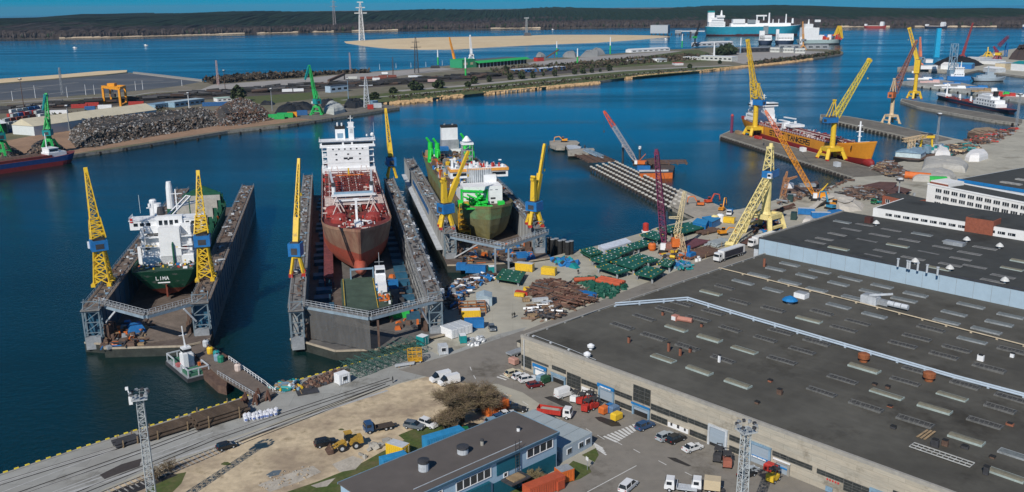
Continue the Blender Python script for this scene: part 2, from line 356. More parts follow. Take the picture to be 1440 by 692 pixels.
mb.sheet(poly([(560,118),(700,107),(880,94),(1000,86),(1000,84),(860,88),(690,101),(560,112)]), .01)
mb.sheet(poly([(830,80),(980,70),(1000,75),(960,84),(860,88),(790,92)]), .01); mb.sheet(poly([(60,178),(110,172),(112,180),(230,163),(232,158),(245,160),(240,170),(100,190)]), .01)
mb.m(M('rail_yard_ballast', (.075,.062,.052), .95, var=.3, scale=.02, detail=9))
mb.sheet(poly([(0,160),(200,146),(420,131),(560,120),(700,111),(860,98),(860,94),(700,104),(560,113),(400,121),(200,138),(0,153)]), .02)
mb.m(M('pale_road', (.33,.31,.29), .9, var=.12, scale=.03))
for pts, w in [([(0,145),(100,139),(190,134),(215,130),(330,123.5),(480,110),(600,102),(650,98)],6),([(480,141),(560,134),(700,121),(830,109),(900,103),(990,98)],6),([(560,128),(660,120),(760,110),(870,100),(960,95),(1030,92)],16)]: mb.strip([G(*p) for p in pts], w, .03)
mb.sheet(poly([(300,119),(420,111),(480,105),(620,95),(640,97),(560,107),(440,118),(330,128),(280,127)]), .024)
mb.sheet(poly([(740,88),(830,80),(940,72),(960,72),(900,80),(820,88),(750,94)]), .024)
mb.sheet(poly([(1045,90),(1110,84),(1180,74),(1100,70),(1000,75),(1010,82)]), .024)
mb.m(M('brown_quay_soil', (.30,.19,.12), .95, var=.2, scale=.05)); mb.sheet(poly([(-300,274),(0,232.5),(120,213.5),(320,182.5),(440,168),(400,165),(320,172),(200,190),(120,183),(100,180),(0,200),(-300,240)]), .024)
mb.m(PIERD); mb.sheet(poly([(440,168),(500,160),(561,150.6),(540,147),(500,148),(420,158),(400,165)]), .028)
setting(mb, 'peninsula_surfaces')
mb = MB().m(MUD); mb.sheet(poly([(-400,152),(0,118),(90,111),(180,103),(187,103.5),(283,115),(250,121),(200,127),(100,135),(0,141),(-400,180)]), .01)
mb.m(SAND); mb.prism(poly([(-400,150),(0,118.5),(90,111),(150,106),(178,103),(179,100),(140,101.5),(90,106),(0,112.5),(-400,142)]), -6, 1.5)
mb.m(CONC); mb.prism(poly([(187,103.5),(187,101.5),(230,106),(284,112.5),(284,115)]), -6, .8)
for a, b in [((20,126),(110,116)),((60,133),(200,118)),((120,112),(230,113)),((0,131),(60,124)),((140,121),(250,115))]: mb.strip([G(*a), G(*b)], 3, .05)
setting(mb, 'mudflats')
REED = M('dry_reeds', (.45,.30,.16), .95, var=.25, scale=.1)
mb = MB().m(REED)
def reed(pts, w, h):
    P = [G(*p) for p in pts]
    for a, b in zip(P, P[1:]):
        n = max(2, int((b-a).length/3))
        n = max(3, int((b-a).length*.8))
        for i in range(n):
            for k in range(5):
                c = a.lerp(b, (i+rnd.random())/n)+Vector((rnd.gauss(0,w*.6), rnd.gauss(0,w*.7)+w*.6, 0)); s_ = rnd.uniform(.5,1.3); z_ = rnd.uniform(-.4,.7)*h
                mb.add([(c.x-s_, c.y, -2.1), (c.x+s_, c.y+.2, -2.1), (c.x+s_*1.2, c.y+s_, z_), (c.x-s_*.8, c.y+s_, z_-.2)], [(0,1,2,3)])
reed([(548,144),(580,142),(605,139)], 5, 1.5); reed([(612,137),(645,134.5)], 5, 1.6); reed([(640,134.5),(650,133.5)],3,1.3); reed([(684,130.5),(700,128.5),(760,123)], 4, 1.3); reed([(765,122.5),(840,115.5)], 3.5, 1.2); reed([(880,109.5),(905,106),(940,102.6),(975,100.4)], 3, 1.); reed([(980,100),(1046,92.7),(1100,87.6),(1140,82)], 3, 1.)
tag(mb.obj('reed_bed'), 'tan dry reeds growing along the peninsula shoreline', 'reeds', kind='stuff')
# sandbank
mb = MB().m(SAND); SB = [(484,58.5),(487,61),(520,66),(548,68.5),(591,70),(640,69.8),(690,66.5),(723,65),(760,63),(840,60),(899,56),(943,51.7),(925,50),(860,49),(780,49),(700,51),(600,53),(520,56)]
c = Vector((sum(G(*p,-2).x for p in SB)/len(SB), sum(G(*p,-2).y for p in SB)/len(SB), 0)); rings = []
for k, z in ((1.02,-4),(1.,-1.9),(.93,-.6),(.8,.8),(.5,2.2)): rings.append([tuple((Vector(G(*p,-2))-c)*k+c)[:2]+(z+(rnd.uniform(-.3,.3) if k<.95 else 0),) for p in SB])
mb.loft(rings); setting(mb, 'sandbank_island')
# ================= factory hall =================
UA = R(42.7); U = Vector((math.cos(UA), math.sin(UA), 0)); V = Vector((math.sin(UA), -math.cos(UA), 0))
ZL = 8.7; C0 = G(732.5, 472.8, ZL); C0.z = 0
def uv(u, v, z=0): return C0+U*u+V*v+Vector((0,0,z))
def UVR(px, py, z):            # pixel on a level -> factory axes
    p = G(px, py, z)-C0; return p.dot(U), p.dot(V)
def FV(px, py, u=0.):                # pixel on the front facade plane -> (v, z)
    r = ray(px, py); o = Vector((0,0,HC)); n = U; t = (C0+U*u-o).dot(n)/r.dot(n); p = o+r*t-C0
    return p.dot(V), p.z
ROOF = M('bitumen_roof', (.064,.060,.050), .93, var=.2, scale=.04, col2=(.104,.099,.084), detail=12, sharp=.14)
ROOF2 = M('bitumen_roof_dark', (.040,.042,.040), .93, var=.18, scale=.05, col2=(.060,.062,.058), detail=9, sharp=.3)
PANEL = M('weathered_concrete_panels', (.44,.39,.31), .9, var=.2, scale=.25, col2=(.36,.335,.28), mix=.5, detail=9, stretch=(.3,.3,2.5))
joints(PANEL, 6, 1.25, .72, .035, 'xz', .07, .12); joints(ROOF, 30, 1.05, .88, .02, tone=.035, blot=.05); joints(ROOF2, 30, 1.05, .88, .02, tone=.035, blot=.05)
SKYB = M('pale_blue_cladding', (.36,.47,.56), .6, var=.06, scale=.1)
GLZ = M('dirty_factory_glazing', (.03,.035,.035), .35, var=.5, scale=1.5, col2=(.08,.085,.08), mix=.62, spec=.5)
WB = 290.
fac = thing('factory_hall', 'vast dark flat roofed factory hall with concrete panel front and rows of skylights', 'factory', tuple(C0), UA-math.pi/2)
# local axes: x = V?, build in local frame: local +Y = U, local +X = V
b = MB().m(PANEL); LU = UVR(1075.7, 357, ZL)[0]
b.box(WB/2, LU/2, 0, WB, LU, ZL-.35); b.obj('wall', fac)
b = MB().m(ROOF); b.box(WB/2, LU/2+.2, ZL-.345, WB-.1, LU-.3, .25); b.m(CONC)
b.box(WB/2, .3, ZL-.345, WB+.3, .6, .7); b.box(.25, LU/2+.6, ZL-.345, .5, LU-1.2, .62); b.obj('roof', fac)
b = MB().m(ROOF2); b.box(-.9, LU/2, ZL-2.0, 1.6, LU, .3); b.m(PANEL); b.box(-.9, LU/2, ZL-3.2, 1.0, LU, 1.2); b.m(DARK)
b.box(-3.2, 60, .0, 1.2, 96, .25); b.obj('side_canopy', fac)
def frect(x0, y0, x1, y1):        # facade rectangle from two photo corners (top-left, bottom-right)
    v0, z1 = FV(x0, y0); v1, z0 = FV(x1, y1); return v0, v1, max(z0, .05), z1
def z7(x, y): return 560+x/3.263, 480+y/3.263
def z8(x, y): return 800+x/3.263, 480+y/3.263
def z9(x, y): return 1060+x/3.263, 480+y/3.263
def fwin(v0, v1, z0, z1, nv=None, nh=2, mat=GLZ, fr=None, name='window', d=.08):
    b = MB().m(mat); b.box((v0+v1)/2, -d/2, z0, v1-v0, d, z1-z0)
    o = b.obj(name, fac)
    nv = nv or max(1, int((v1-v0)/1.5)); b = MB().m(fr or M('dark_glazing_bar', (.11,.11,.105), .7))
    for i in range(nv+1): b.box(v0+(v1-v0)*i/nv, -d-.03, z0, .07, .06, z1-z0)
    for i in range(nh+1): b.box((v0+v1)/2, -d-.035, z0+(z1-z0)*i/nh-.03, v1-v0, .07, .07)
    b.obj('frame', o); return o
# z levels
def vz(zf, x): 
    lo, hi = 0., 400.
    return zf(x, 0)
def vcol(px):   # v where the photo column px crosses the facade at mid height
    lo, hi = -2., 290.
    for _ in range(40):
        m = (lo+hi)/2; p = uv(0, m, 6) ; q = p-Vector((0,0,HC)); d = q.y*math.cos(TH)-q.z*math.sin(TH); u_ = (q.y*math.sin(TH)+q.z*math.cos(TH))/d; x_ = q.x/d
        c, s = math.cos(RO), math.sin(RO); X = CX+F*(x_*c-u_*s)
        if X < px: lo = m
        else: hi = m
    return lo
def RC(zf, x0, y0, x1, y1):
    v0, z1 = FV(*zf(x0, y0)); v1, z0 = FV(*zf(x1, y1)); return v0, v1, max(z0, .25), z1
for q, nh in [(RC(z7,567,60,612,128),3),(RC(z7,690,150,702,188),3),(RC(z7,612,80,690,118),2),(RC(z7,707,108,770,150),2),(RC(z7,776,140,838,225),4),(RC(z7,842,170,915,220),2),
    (RC(z8,213,222,290,272),2),(RC(z8,213,268,290,320),2),(RC(z8,298,196,374,298),4),(RC(z8,378,284,462,343),2),(RC(z8,465,318,545,373),2),(RC(z8,549,350,638,405),2),
    (RC(z8,378,330,452,385),2),(RC(z8,556,403,632,458),2),(RC(z8,738,426,830,486),2),(RC(z8,738,476,830,538),2),(RC(z8,936,500,1000,545),2),
    (RC(z9,90,502,268,592),2),(RC(z9,292,582,412,650),2),(RC(z9,416,630,532,728),4)]:
    fwin(q[0], q[1], q[2], q[3], None, nh)
vl = FV(*z9(640,690))[0]
for k in range(10): fwin(vl+k*9.5, vl+k*9.5+8.6, 3.2, 5.4, None, 2)
RDOOR = M('roller_door_grey', (.30,.36,.42), .6, var=.1, scale=.6, stretch=(.1,.1,12)); SGN = M('blue_signboard', (.015,.18,.45), .5)
def gate(s, h, lint, name='gate', open_=.0, door=RDOOR, post=LBLUE, lh=1., dp=.4):
    v0, v1 = s; b = MB().m(post)
    for x in (v0, v1): b.box(x, -.2, 0, .45, .4, h)
    b.box((v0+v1)/2, -.21, h+.002, v1-v0+.5, .42, .45)
    g = b.obj(name, fac)
    b = MB().m(door); b.box((v0+v1)/2, -.1, h*open_+.01, v1-v0-.52, .18, h*(1-open_)-.03)
    if open_: b.m(BLK); b.box((v0+v1)/2, -.08, .02, v1-v0-.52, .12, h*open_-.03)
    b.obj('door_panel', g)
    if lint: b = MB().m(lint); b.box((v0+v1)/2, -.45, h+.5, v1-v0+.8, .25, lh); b.obj('lintel_board', g)
    return g
def gt(zf, x0, y0, x1, y1, *a, **k):
    v0, v1, z0, z1 = RC(zf, x0, y0, x1, y1); gate((v0, v1), z1, *a, **k)
gt(z7,628,122,680,195,SGN,door=WHITE,lh=.9); gt(z7,710,152,768,212,LBLUE,open_=.7,lh=.3); gt(z8,142,212,205,300,SGN,open_=.2,lh=.8); gt(z8,298,292,368,375,SGN,open_=.6,lh=.4)
gt(z8,647,386,722,490,None,post=LGREY,open_=.16); gt(z8,837,464,920,580,None,post=LBLUE); gt(z9,102,548,160,618,WHITE,post=CONC,lh=.3); gt(z9,540,680,640,760,None)
def sb(q, mat, name, z0=None):
    b = MB().m(mat); z0 = q[2] if z0 is None else z0; b.box((q[0]+q[1])/2, -.22, z0, q[1]-q[0], .2, q[3]-z0); return b.obj(name, fac)
sb(RC(z8,842,515,915,552),SGN,'sign_board'); sb(RC(z9,106,565,158,592),SGN,'sign_board'); q_ = RC(z8,458,368,550,425); sb(q_,WHITE,'sign_board')
sb(RC(z7,845,205,893,258),WHITE,'door',.1); sb(RC(z9,333,660,362,700),LBLUE,'door',.1); b = MB().m(LGREY).lathe([(.12,0),(.12,ZL-.5)],n=6); b.obj('downpipe', fac, (FV(*z7(580,60))[0], -.2, 0))
v = FV(*z9(338,636)); b = MB().m(M('sign_red_lettering', (.5,.05,.05), .6))
for i in range(5): b.box(v[0]+i*.55, -.06, v[1], .34, .06, .38)
b.obj('lettering', fac)
b = MB().m(DARK)
for i, (w_, h_) in enumerate(((.5,.7),(.6,.8),(.5,.6),(1.1,.5))): b.box(q_[0]+1.+i*1.8, -.34, q_[2]+.5, w_, .05, h_)
b.obj('lettering', fac)
b = MB().m(WHITE)
for q in (RC(z7,632,118,676,130), RC(z8,150,205,200,222), RC(z8,845,522,912,545)):
    for i in range(9): b.box(q[0]+(q[1]-q[0])*(i+.5)/9, -.73, (q[2]+q[3])/2, .22+.1*(i%3), .04, .3)
b.obj('lettering', fac)
# upper block
pT, pB = G(1075.7, 357, ZL), None
def ztop(px, pyb, pyt, z):
    p = G(px, pyb, z); r = ray(px, pyt); t = p.y/r.y; return HC+r.z*t
ZU = ztop(1075.7, 357, 336, ZL); print('ZU', ZU, 'LU', UVR(1075.7,356,ZL))
b2 = thing('raised_factory_hall', 'taller factory block behind the front hall with a long pale blue clad wall', 'factory', tuple(C0), UA-math.pi/2)
u1 = UVR(1196, 299, ZU)[0]; x0 = -2.2
b = MB().m(SKYB); b.box(WB/2+x0, (LU+.01+u1)/2, 0, WB, u1-LU-.01, ZU-.3)
b.m(GREY)
for i in range(60): b.box(i*4.8+x0+2, LU-.03, ZL-.2, .06, .06, ZU-ZL-.1)
b.obj('wall', b2)
b = MB().m(ROOF2); b.box(WB/2+x0, (LU+u1)/2+.3, ZU-.295, WB-.2, u1-LU-.4, .3); b.m(CONC); b.box(x0+.3, (LU+u1)/2+.4, ZU-.295, .7, u1-LU-.9, .7)
b.m(DARK); b.box(WB/2+x0, LU+.1, ZU-.25, WB+.2, .5, .45); b.obj('roof', b2)
b = MB().m(ROOF2); b.box(x0-1.6, (LU+u1)/2, ZU-4, 2.6, u1-LU, .4); b.m(LGREY); b.box(x0-1.2,(LU+u1)/2, 0, 1.6, u1-LU-.6, ZU-4.1); b.obj('side_canopy', b2)
# skylights
SKG = {'dark': M('wired_glass_dark', (.035,.035,.035), .5, var=.6, scale=2, col2=(.10,.10,.095), mix=.58), 'pale': M('yellowed_plastic_dome', (.17,.16,.12), .6, var=.2, scale=2), 'blue': M('bluish_skylight_sheet', (.12,.135,.14), .4, var=.25, scale=2), 'flat': M('roofed_over_skylight', (.13,.13,.13), .9, var=.3, scale=1)}
SKF = {'dark': M('galvanised_frame', (.14,.14,.135), .6, var=.4, scale=1.5), 'pale': M('pale_green_rim', (.34,.40,.38), .6), 'blue': M('dull_rim', (.26,.28,.29), .6, var=.3), 'flat': M('worn_rim', (.3,.3,.29), .9, var=.4)}
def mk_sky(kind):
    L_, W_ = 6.4, 1.9; b = MB().m(SKG[kind])
    h = .5 if kind != 'flat' else .18
    if kind == 'pale':
        n = 6; rings = []
        for e in (-1, 1): rings.append([(e*L_/2, math.cos(math.pi*i/n)*W_/2, .15+math.sin(math.pi*i/n)*.55) for i in range(n+1)])
        b.loft(rings)
    else:
        b.prism([(-L_/2,-W_/2),(L_/2,-W_/2),(L_/2,W_/2),(-L_/2,W_/2)], .0, h*.6); b.add([(-L_/2,-W_/2,h*.6),(L_/2,-W_/2,h*.6),(L_/2,W_/2,h*.6),(-L_/2,W_/2,h*.6),(-L_/2+.3,0,h*1.5),(L_/2-.3,0,h*1.5)], [(0,1,5,4),(2,3,4,5),(0,4,3),(1,2,5)])
    f = MB().m(SKF[kind]); t = .09 if kind!='flat' else .06
    for y in (-W_/2, W_/2): f.box(0, y, 0, L_+.2, t*2, h*.75)
    f.box(L_/2, 0, 0, t*3, W_+.1, h*.9 if kind=='pale' else h*.8); f.box(-L_/2, 0, 0, t*2, W_+.1, h*.8)
    if kind == 'dark':
        f.beam((-L_/2,0,h*1.5+.02),(L_/2,0,h*1.5+.02), .1)
        for i in range(7):
            x = -L_/2+.4+i*(L_-.8)/6; f.beam((x,-W_/2,h*.65),(x,0,h*1.5+.03), .07); f.beam((x,W_/2,h*.65),(x,0,h*1.5+.03), .07)
    return b, f
MESHC = {}
nsk = {'f': 0, 'u': 0}
def skylight(px, py, kind, root, z, key):
    u, v = UVR(px, py, z); rr = v, u
    o_ = bpy.data.objects
    if kind not in MESHC:
        b, f = mk_sky(kind); o = b.obj('skylight', root); fo = f.obj('frame', o); MESHC[kind] = (o.data, fo.data)
    else:
        o = bpy.data.objects.new('skylight', MESHC[kind][0]); COL.objects.link(o); o.parent = root
        fo = bpy.data.objects.new('frame', MESHC[kind][1]); COL.objects.link(fo); fo.parent = o
    o.location = (v, u, z-.09-.1*rnd.random()); o.rotation_euler.z = R(rnd.uniform(-2,2)); o.scale = (rnd.uniform(.9,1.08), rnd.uniform(.88,1.1), rnd.uniform(.75,1.1)); nsk[key] += 1
SKROT = 0.
A = lambda l, x0, y0, s, k: [((x0+a/s), (y0+b_/s), k) for a, b_ in l]
low = A([(485,302),(570,268),(607,342),(655,236),(738,383),(780,272),(715,213),(883,150),(838,247),(905,312),(877,430),(940,207)],700,350,2.768,'dark')+A([(695,310),(645,427),(785,475),(935,525),(825,350),(830,172),(960,393)],700,350,2.768,'pale')+A([(955,130)],700,350,2.768,'blue')
low += A([(75,430),(265,442),(405,480),(350,505),(105,517),(245,558),(188,590),(110,628),(45,545),(580,567),(635,540),(690,505),(740,610),(790,582),(915,660),(1005,590),(640,670)],1060,280,2.768,'dark')+A([(215,470),(430,660)],1060,280,2.768,'pale')
low += A([(140,255),(85,273),(20,297),(75,355),(140,325),(205,300),(258,282),(375,310),(245,353),(500,340),(585,392),(630,372),(330,417),(470,453),(330,330),(455,362),(750,478),(780,445),(845,415),(390,385),(905,512),(955,485),(1000,455),(850,550)],1060,280,2.768,'blue')
low += A([(408,175),(312,232),(515,300),(740,368),(695,185),(970,200),(1130,310),(1060,375),(1190,262),(1080,125),(930,35)],1060,480,3.263,'dark')+A([(610,243),(830,310),(910,252),(975,450),(1155,612)],1060,480,3.263,'pale')+A([(1210,525)],1060,480,3.263,'blue')
# visible ones only, grouped by kind
for px, py, k in low: skylight(px, py, k, fac, ZL+.06, 'f')
up = A([(240,167),(275,155),(440,160),(325,137),(380,118),(432,100),(535,120),(490,140),(605,160),(510,203),(465,218),(680,207),(735,187),(620,230),(840,210),(805,232),(900,190),(970,300),(930,318),(765,255),(860,262)],1060,280,2.768,'flat')+A([(330,193),(560,182),(720,270),(1005,272),(1045,245)],1060,280,2.768,'pale')+A([(655,138),(345,90),(780,170)],1060,280,2.768,'blue')
for px, py, k in up: skylight(px, py, k, b2, ZU+.06, 'u')
def rpt(px, py, z, root, name, mb):     # roof item
    u, v = UVR(px, py, z); return mb.obj(name, root, (v, u, z-.05))
def cowl(mat=WHITE): return MB().m(mat).lathe([(.35,0),(.35,.7),(1.2,.8),(.9,1.3),(.2,1.9)])
for x, y in [(476,98),(828,163),(956,188),(627,248),(762,275),(976,323)]: rpt(1060+x/2.768, 280+y/2.768+1.5, ZU, b2, 'roof_ventilator', cowl(M('dull_white', (.6,.6,.58), .6)))
for x, y in [(560,262),(597,270),(605,272),(637,278),(673,286),(714,296)]: rpt(1060+x/2.768, 280+y/2.768, ZU, b2, 'vent_pipe', MB().m(LGREY).lathe([(.3,0),(.3,2.2),(.45,2.25),(.45,2.5)]))
rpt(1060+447/2.768, 280+92/2.768, ZU, b2, 'chimney', MB().m(M('dark_brick', (.08,.03,.025), .9)).box(0,0,0,2.2,2.2,2.2))
rpt(1060+780/2.768, 280+178/2.768, ZU, b2, 'roof_box', MB().m(GREY).box(0,0,0,6,2.5,1.2))
RO_ = M('rusty_orange_drum', (.27,.09,.035), .7, var=.3, scale=2)
for x, y in [(503,92),(803,180)]: rpt(1060+x/3.263, 480+y/3.263, ZL, fac, 'roof_fan', MB().m(RO_).lathe([(.9,0),(.9,.8),(1.35,.9),(1.35,1.9),(.8,2.2)], n=14))
rpt(1060+140/2.768, 280+405/2.768, ZL, fac, 'roof_ventilator', MB().m(GREY).lathe([(1,0),(1,1),(1.6,1)]).m(SGN).lathe([(2.2,1.0),(1.6,1.6),(.3,2.2)]))
b = MB().m(WHITE).box(0,0,0,3.4,2.6,1.4).m(GREY).box(0,0,1.4,3,2.2,.2); rpt(1060+185/2.768, 280+382/2.768, ZL, fac, 'roof_box', b)
b = MB().m(LGREY).box(-2,0,0,4.5,3,2.2).m(GREY).box(-2,0,2.2,3.8,2.3,.3).box(1.5,.4,.2,3,1.6,1.4); 
for i in range(3): b.m(LGREY).tube((3+i*1.9,.2,1.1),(4.7+i*1.9,.2,1.1),.75)
b.beam((-2,-1,2.5),(3,2.5,3.2),.5); rpt(1060+480/2.768, 280+410/2.768, ZL, fac, 'ventilation_unit', b)
for x, y in [(362,392),(348,424)]: rpt(700+x/2.768, 350+y/2.768, ZL, fac, 'roof_ventilator', MB().m(WHITE).lathe([(.4,0),(.4,.6),(.85,.7),(.9,1.2),(.3,1.6)]))
PO = M('orange_brick', (.26,.10,.06), .9)
for x, y, h in [(510,365,1.8),(665,398,2.6),(710,415,2.2),(748,402,1.2),(862,440,2.),(642,258,1.2),(793,303,1.),(40,255+0,0)][:7]: rpt(700+x/2.768, 350+y/2.768, ZL, fac, 'vent_stack', MB().m(PO if h != 2. else WHITE).box(0,0,0,.5,.5,h*.85).m(BLK).box(0,0,h*.85,.65,.65,.12))
rpt(1060+40/2.768, 280+262/2.768, ZL, fac, 'vent_stack', MB().m(PO).lathe([(.4,0),(.4,2.6)]))
for x, y in [(118,240),(485,550),(768,545),(870,600),(1000,620),(1055,575),(880,458)]: 
    s = 3.263 if y>400 and x!=880 else 3.263
for x, y, h in [(118,242,1.2),(830,482,1.5),(877,478,1.2),(968,490,.6),(1065,610,1.6),(1095,535,.4),(75,185,.5),(15,285,.5),(625,300,.3),(615,215,.6),(555,200,.4),(1175,385,.5),(1185,72,1.),(1040,88,1.4),(640,398,.5)]:
    rpt(1060+x/3.263, 480+y/3.263, ZL, fac, 'vent_stack', MB().m(random.Random(x).choice([DARK,RUST,WHITE,PO])).box(0,0,0,.8+.3*(x%3),.7,h).m(BLK).box(0,0,h,1,.9,.12))
b = MB().m(WOOD)
for i in range(3): b.beam((i*.7,-2,.1),(i*.7+.3,2,.35+i*.1),.4,.08)
rpt(1060+770/3.263, 480+425/3.263, ZL, fac, 'timber_planks', b)
b = MB().m(M('lattice_alu', (.42,.42,.40), .5)); 
for y in (-1.1,0,1.1): b.beam((-5.5,y,.3),(5.5,y,.3),.16)
for i in range(12): b.beam((-5.5+i,-1.1,.3),(-5.5+i,1.1,.3),.12)
rpt(1060+860/3.263, 480+525/3.263, ZL, fac, 'loose_frame', b)
rpt(700+720/2.768, 350+285/2.768, ZL, fac, 'ventilation_unit', MB().m(M('pink_primer',(.45,.2,.15),.7)).tube((-2.5,0,.6),(2,1.4,.6),.7).box(-2.4,0,0,1.6,1.6,1.4).m(WHITE).box(-2.4,-.9,.2,1.2,.2,1))
# pipe runs over the roof
def pipe(pts, r, mat, name, z=ZL, root=fac, off=0):
    b = MB().m(mat); Q = []
    for p in pts: u, v = UVR(p[0], p[1]+off, z); Q.append(Vector((v, u, z+.35)))
    for a, c in zip(Q, Q[1:]):
        b.tube(a, c, r, n=8); n = int((c-a).length/6)
        for i in range(n): q = a.lerp(c, i/max(1,n)); b.box(q.x, q.y, z-.08, .5, .5, .3)
    return b.obj(name, root)
PB = M('pipe_lagging_pale', (.42,.50,.58), .4, var=.1)
for k in (0, 3): pipe([(865,428),(967,420),(1060,448),(1342,530),(1440,556),(1500,573)], .24, PB, 'roof_pipe', off=k)
pipe([(1011,378),(1080,395),(1204,426),(1440,487),(1500,502)], .16, M('tan_pipe', (.50,.42,.30), .6), 'roof_pipe')
pipe([(743,471),(865,428),(1075,357)], .07, M('pipe_dull', (.34,.34,.33), .7), 'roof_pipe', off=1); pipe([(750,473),(800,492),(838,508)], .05, LGREY, 'roof_pipe')
# ================= offices and sheds behind =================
WW = M('white_render_wall', (.74,.74,.73), .8, var=.06, scale=.2); BRICK = M('red_brick', (.27,.085,.05), .9, var=.2, scale=1.5)
def bldg(name, label, pts, h, wall, roof, z=0, roofpar=.5, par=None, cat='building'):
    P = [tuple(p[:2]) for p in pts]; t = thing(name, label, cat, (P[0][0], P[0][1], z)); Q = [(x-P[0][0], y-P[0][1]) for x, y in P]
    b = MB().m(wall); b.prism(Q, 0, h); b.obj('wall', t)
    c = (sum(x for x, y in Q)/len(Q), sum(y for x, y in Q)/len(Q)); sh = [((x-c[0])*.985+c[0], (y-c[1])*.985+c[1]) for x, y in Q]
    MB().m(roof).prism(sh, h+.003, h+.12).obj('roof', t)
    if par:
        b = MB().m(par); n = len(Q)
        for i in range(n): b.beam(Vector((*Q[i], h+.3)), Vector((*Q[(i+1)%n], h+.3)), .35, .6)
        b.obj('parapet', t)
    return t, Q
def rows(t, a, b_, h0, h1, n, gap=.25, mat=GLASS, fr=WHITE, name='window', out=.06, nm=2):
    a, b_ = Vector((*a[:2],0)), Vector((*b_[:2],0)); d = (b_-a); L_ = d.length; d.normalize(); nn = Vector((d.y, -d.x, 0)); rz = math.atan2(d.y, d.x)
    for i in range(n):
        c = a+d*(L_*(i+.5)/n)+nn*out/2; w_ = L_/n*(1-gap); q = MB().m(mat); q.box(c.x, c.y, h0, w_, out, h1-h0, rz)
        o = q.obj(name, t); f = MB().m(fr)
        for k in range(nm+1): e = c+nn*(out/2+.02)+d*(-w_/2+w_*k/nm); f.box(e.x, e.y, h0, .12, .06, h1-h0, rz)
        f.box((c+nn*.07).x, (c+nn*.07).y, h0-.1, w_+.1, .1, .1, rz); f.obj('frame', o)
# strip building between roof and office: low white annex
hA = ZU+3.0; uA = u1+.02
a0 = UVR(1223, 294, hA)
t = thing('annex_building', 'long white annex with a row of small windows behind the raised hall', 'building', tuple(C0), UA-math.pi/2)
vA0 = a0[1]; dA = 24
b = MB().m(WW).box(vA0+WB/2, uA+dA/2+.5, 0, WB, dA, hA); b.obj('wall', t)
MB().m(ROOF2).box(vA0+WB/2+.4, uA+dA/2+1., hA+.003, WB-.8, dA-1, .12).obj('roof', t)
for i in range(34):
    if i in (14,15): continue
    o = MB().m(GLASS).box(vA0+6+i*3.2, uA+.47, hA-2.1, 2.3, .08, .9).obj('window', t); MB().m(WHITE).box(vA0+6+i*3.2, uA+.4, hA-2.1, .1, .06, .9).box(vA0+5.4+i*3.2, uA+.4, hA-2.1, .1, .06, .9).obj('frame', o)
vb = UVR(1356, 326, ZU)[1]
MB().m(BRICK).box(vb+4.2, uA+3.2, ZU-.2, 9, 6.5, 5.2).m(ROOF2).box(vb+4.2, uA+3.2, ZU+5.003, 8.4, 6, .12).obj('stair_tower', t, label='red brick stair tower')
# office block, 4 storeys
hO = 12.; oa = G(1304.6, 259, hO+ (0)); ob = G(1440, 286, hO); dv = (ob-oa); dv.z = 0; dv.normalize(); du = Vector((-dv.y, dv.x, 0))
if du.y < 0: du = -du
oa.z = 0; P = [oa, oa+dv*110, oa+dv*110+du*13, oa+du*13]
t, Q = bldg('office_block', 'white office block with four rows of windows behind the dark roofs', P, hO, WW, ROOF2, par=WHITE)
for k in range(4): rows(t, Vector((*Q[0],0))+dv*4, Vector((*Q[0],0))+dv*64, hO-2.6-k*2.9, hO-1.1-k*2.9, 15, .22, nm=3)
MB().m(WW).box((dv*5+du*6).x, (dv*5+du*6).y, hO+.13, 9, 10, 1.6, math.atan2(dv.y, dv.x)).m(BRICK).box((dv*5+du*.9).x, (dv*5+du*.9).y, hO+.2, 9.2, .5, 1., math.atan2(dv.y, dv.x)).obj('roof_hut', t)
# pale blue hall
hB = 11.; pa = G(1347.5, 252, hB); pb = G(1440, 267, hB); dv2 = (pb-pa); dv2.z=0; dv2.normalize(); du2 = Vector((-dv2.y, dv2.x, 0)); du2 = du2 if du2.y>0 else -du2; pa.z = 0
pc = G(1400, 222, hB); ln = (Vector((pc.x,pc.y,0))-pa).dot(du2)
t, Q = bldg('workshop_hall', 'pale workshop hall with a bright blue eaves stripe and black roof', [pa, pa+dv2*90, pa+dv2*90+du2*ln*1.15, pa+du2*ln*1.15], hB, M('pale_grey_blue_wall', (.52,.60,.68), .7, var=.05), ROOF2)
rz2 = math.atan2(dv2.y, dv2.x); c = dv2*45-du2*.12; MB().m(SGN).box(c.x, c.y, hB-1.2, 90.3, .3, 1.4, rz2).obj('eaves_stripe', t)
for k in range(9): c = dv2*(20+ (k%3)*14)+du2*(8+(k//3)*12); MB().m(SKF['flat']).box(c.x, c.y, hB+.125, 9, 2.6, .5, rz2).obj('skylight', t)
for k in range(5): c = dv2*(8+k*2.2)+du2*(ln*.62+k%2*2); MB().m(LGREY).tube((c.x,c.y,hB),(c.x,c.y,hB+2.5),.4).obj('vent_pipe', t)
# brick hut
p = [G(1219+x, 0, 0) for x in ()]
ha = 4.5; q0 = G(1240, 288, 0)
t, Q = bldg('brick_hut', 'small red brick hut with flat roof beside a green truck', [q0, q0+dv*16, q0+dv*16+du*10, q0+du*10], ha, BRICK, ROOF2)
rows(t, Vector((*Q[0],0))+dv*1, Vector((*Q[0],0))+dv*14, 1.5, 3, 3, .5)
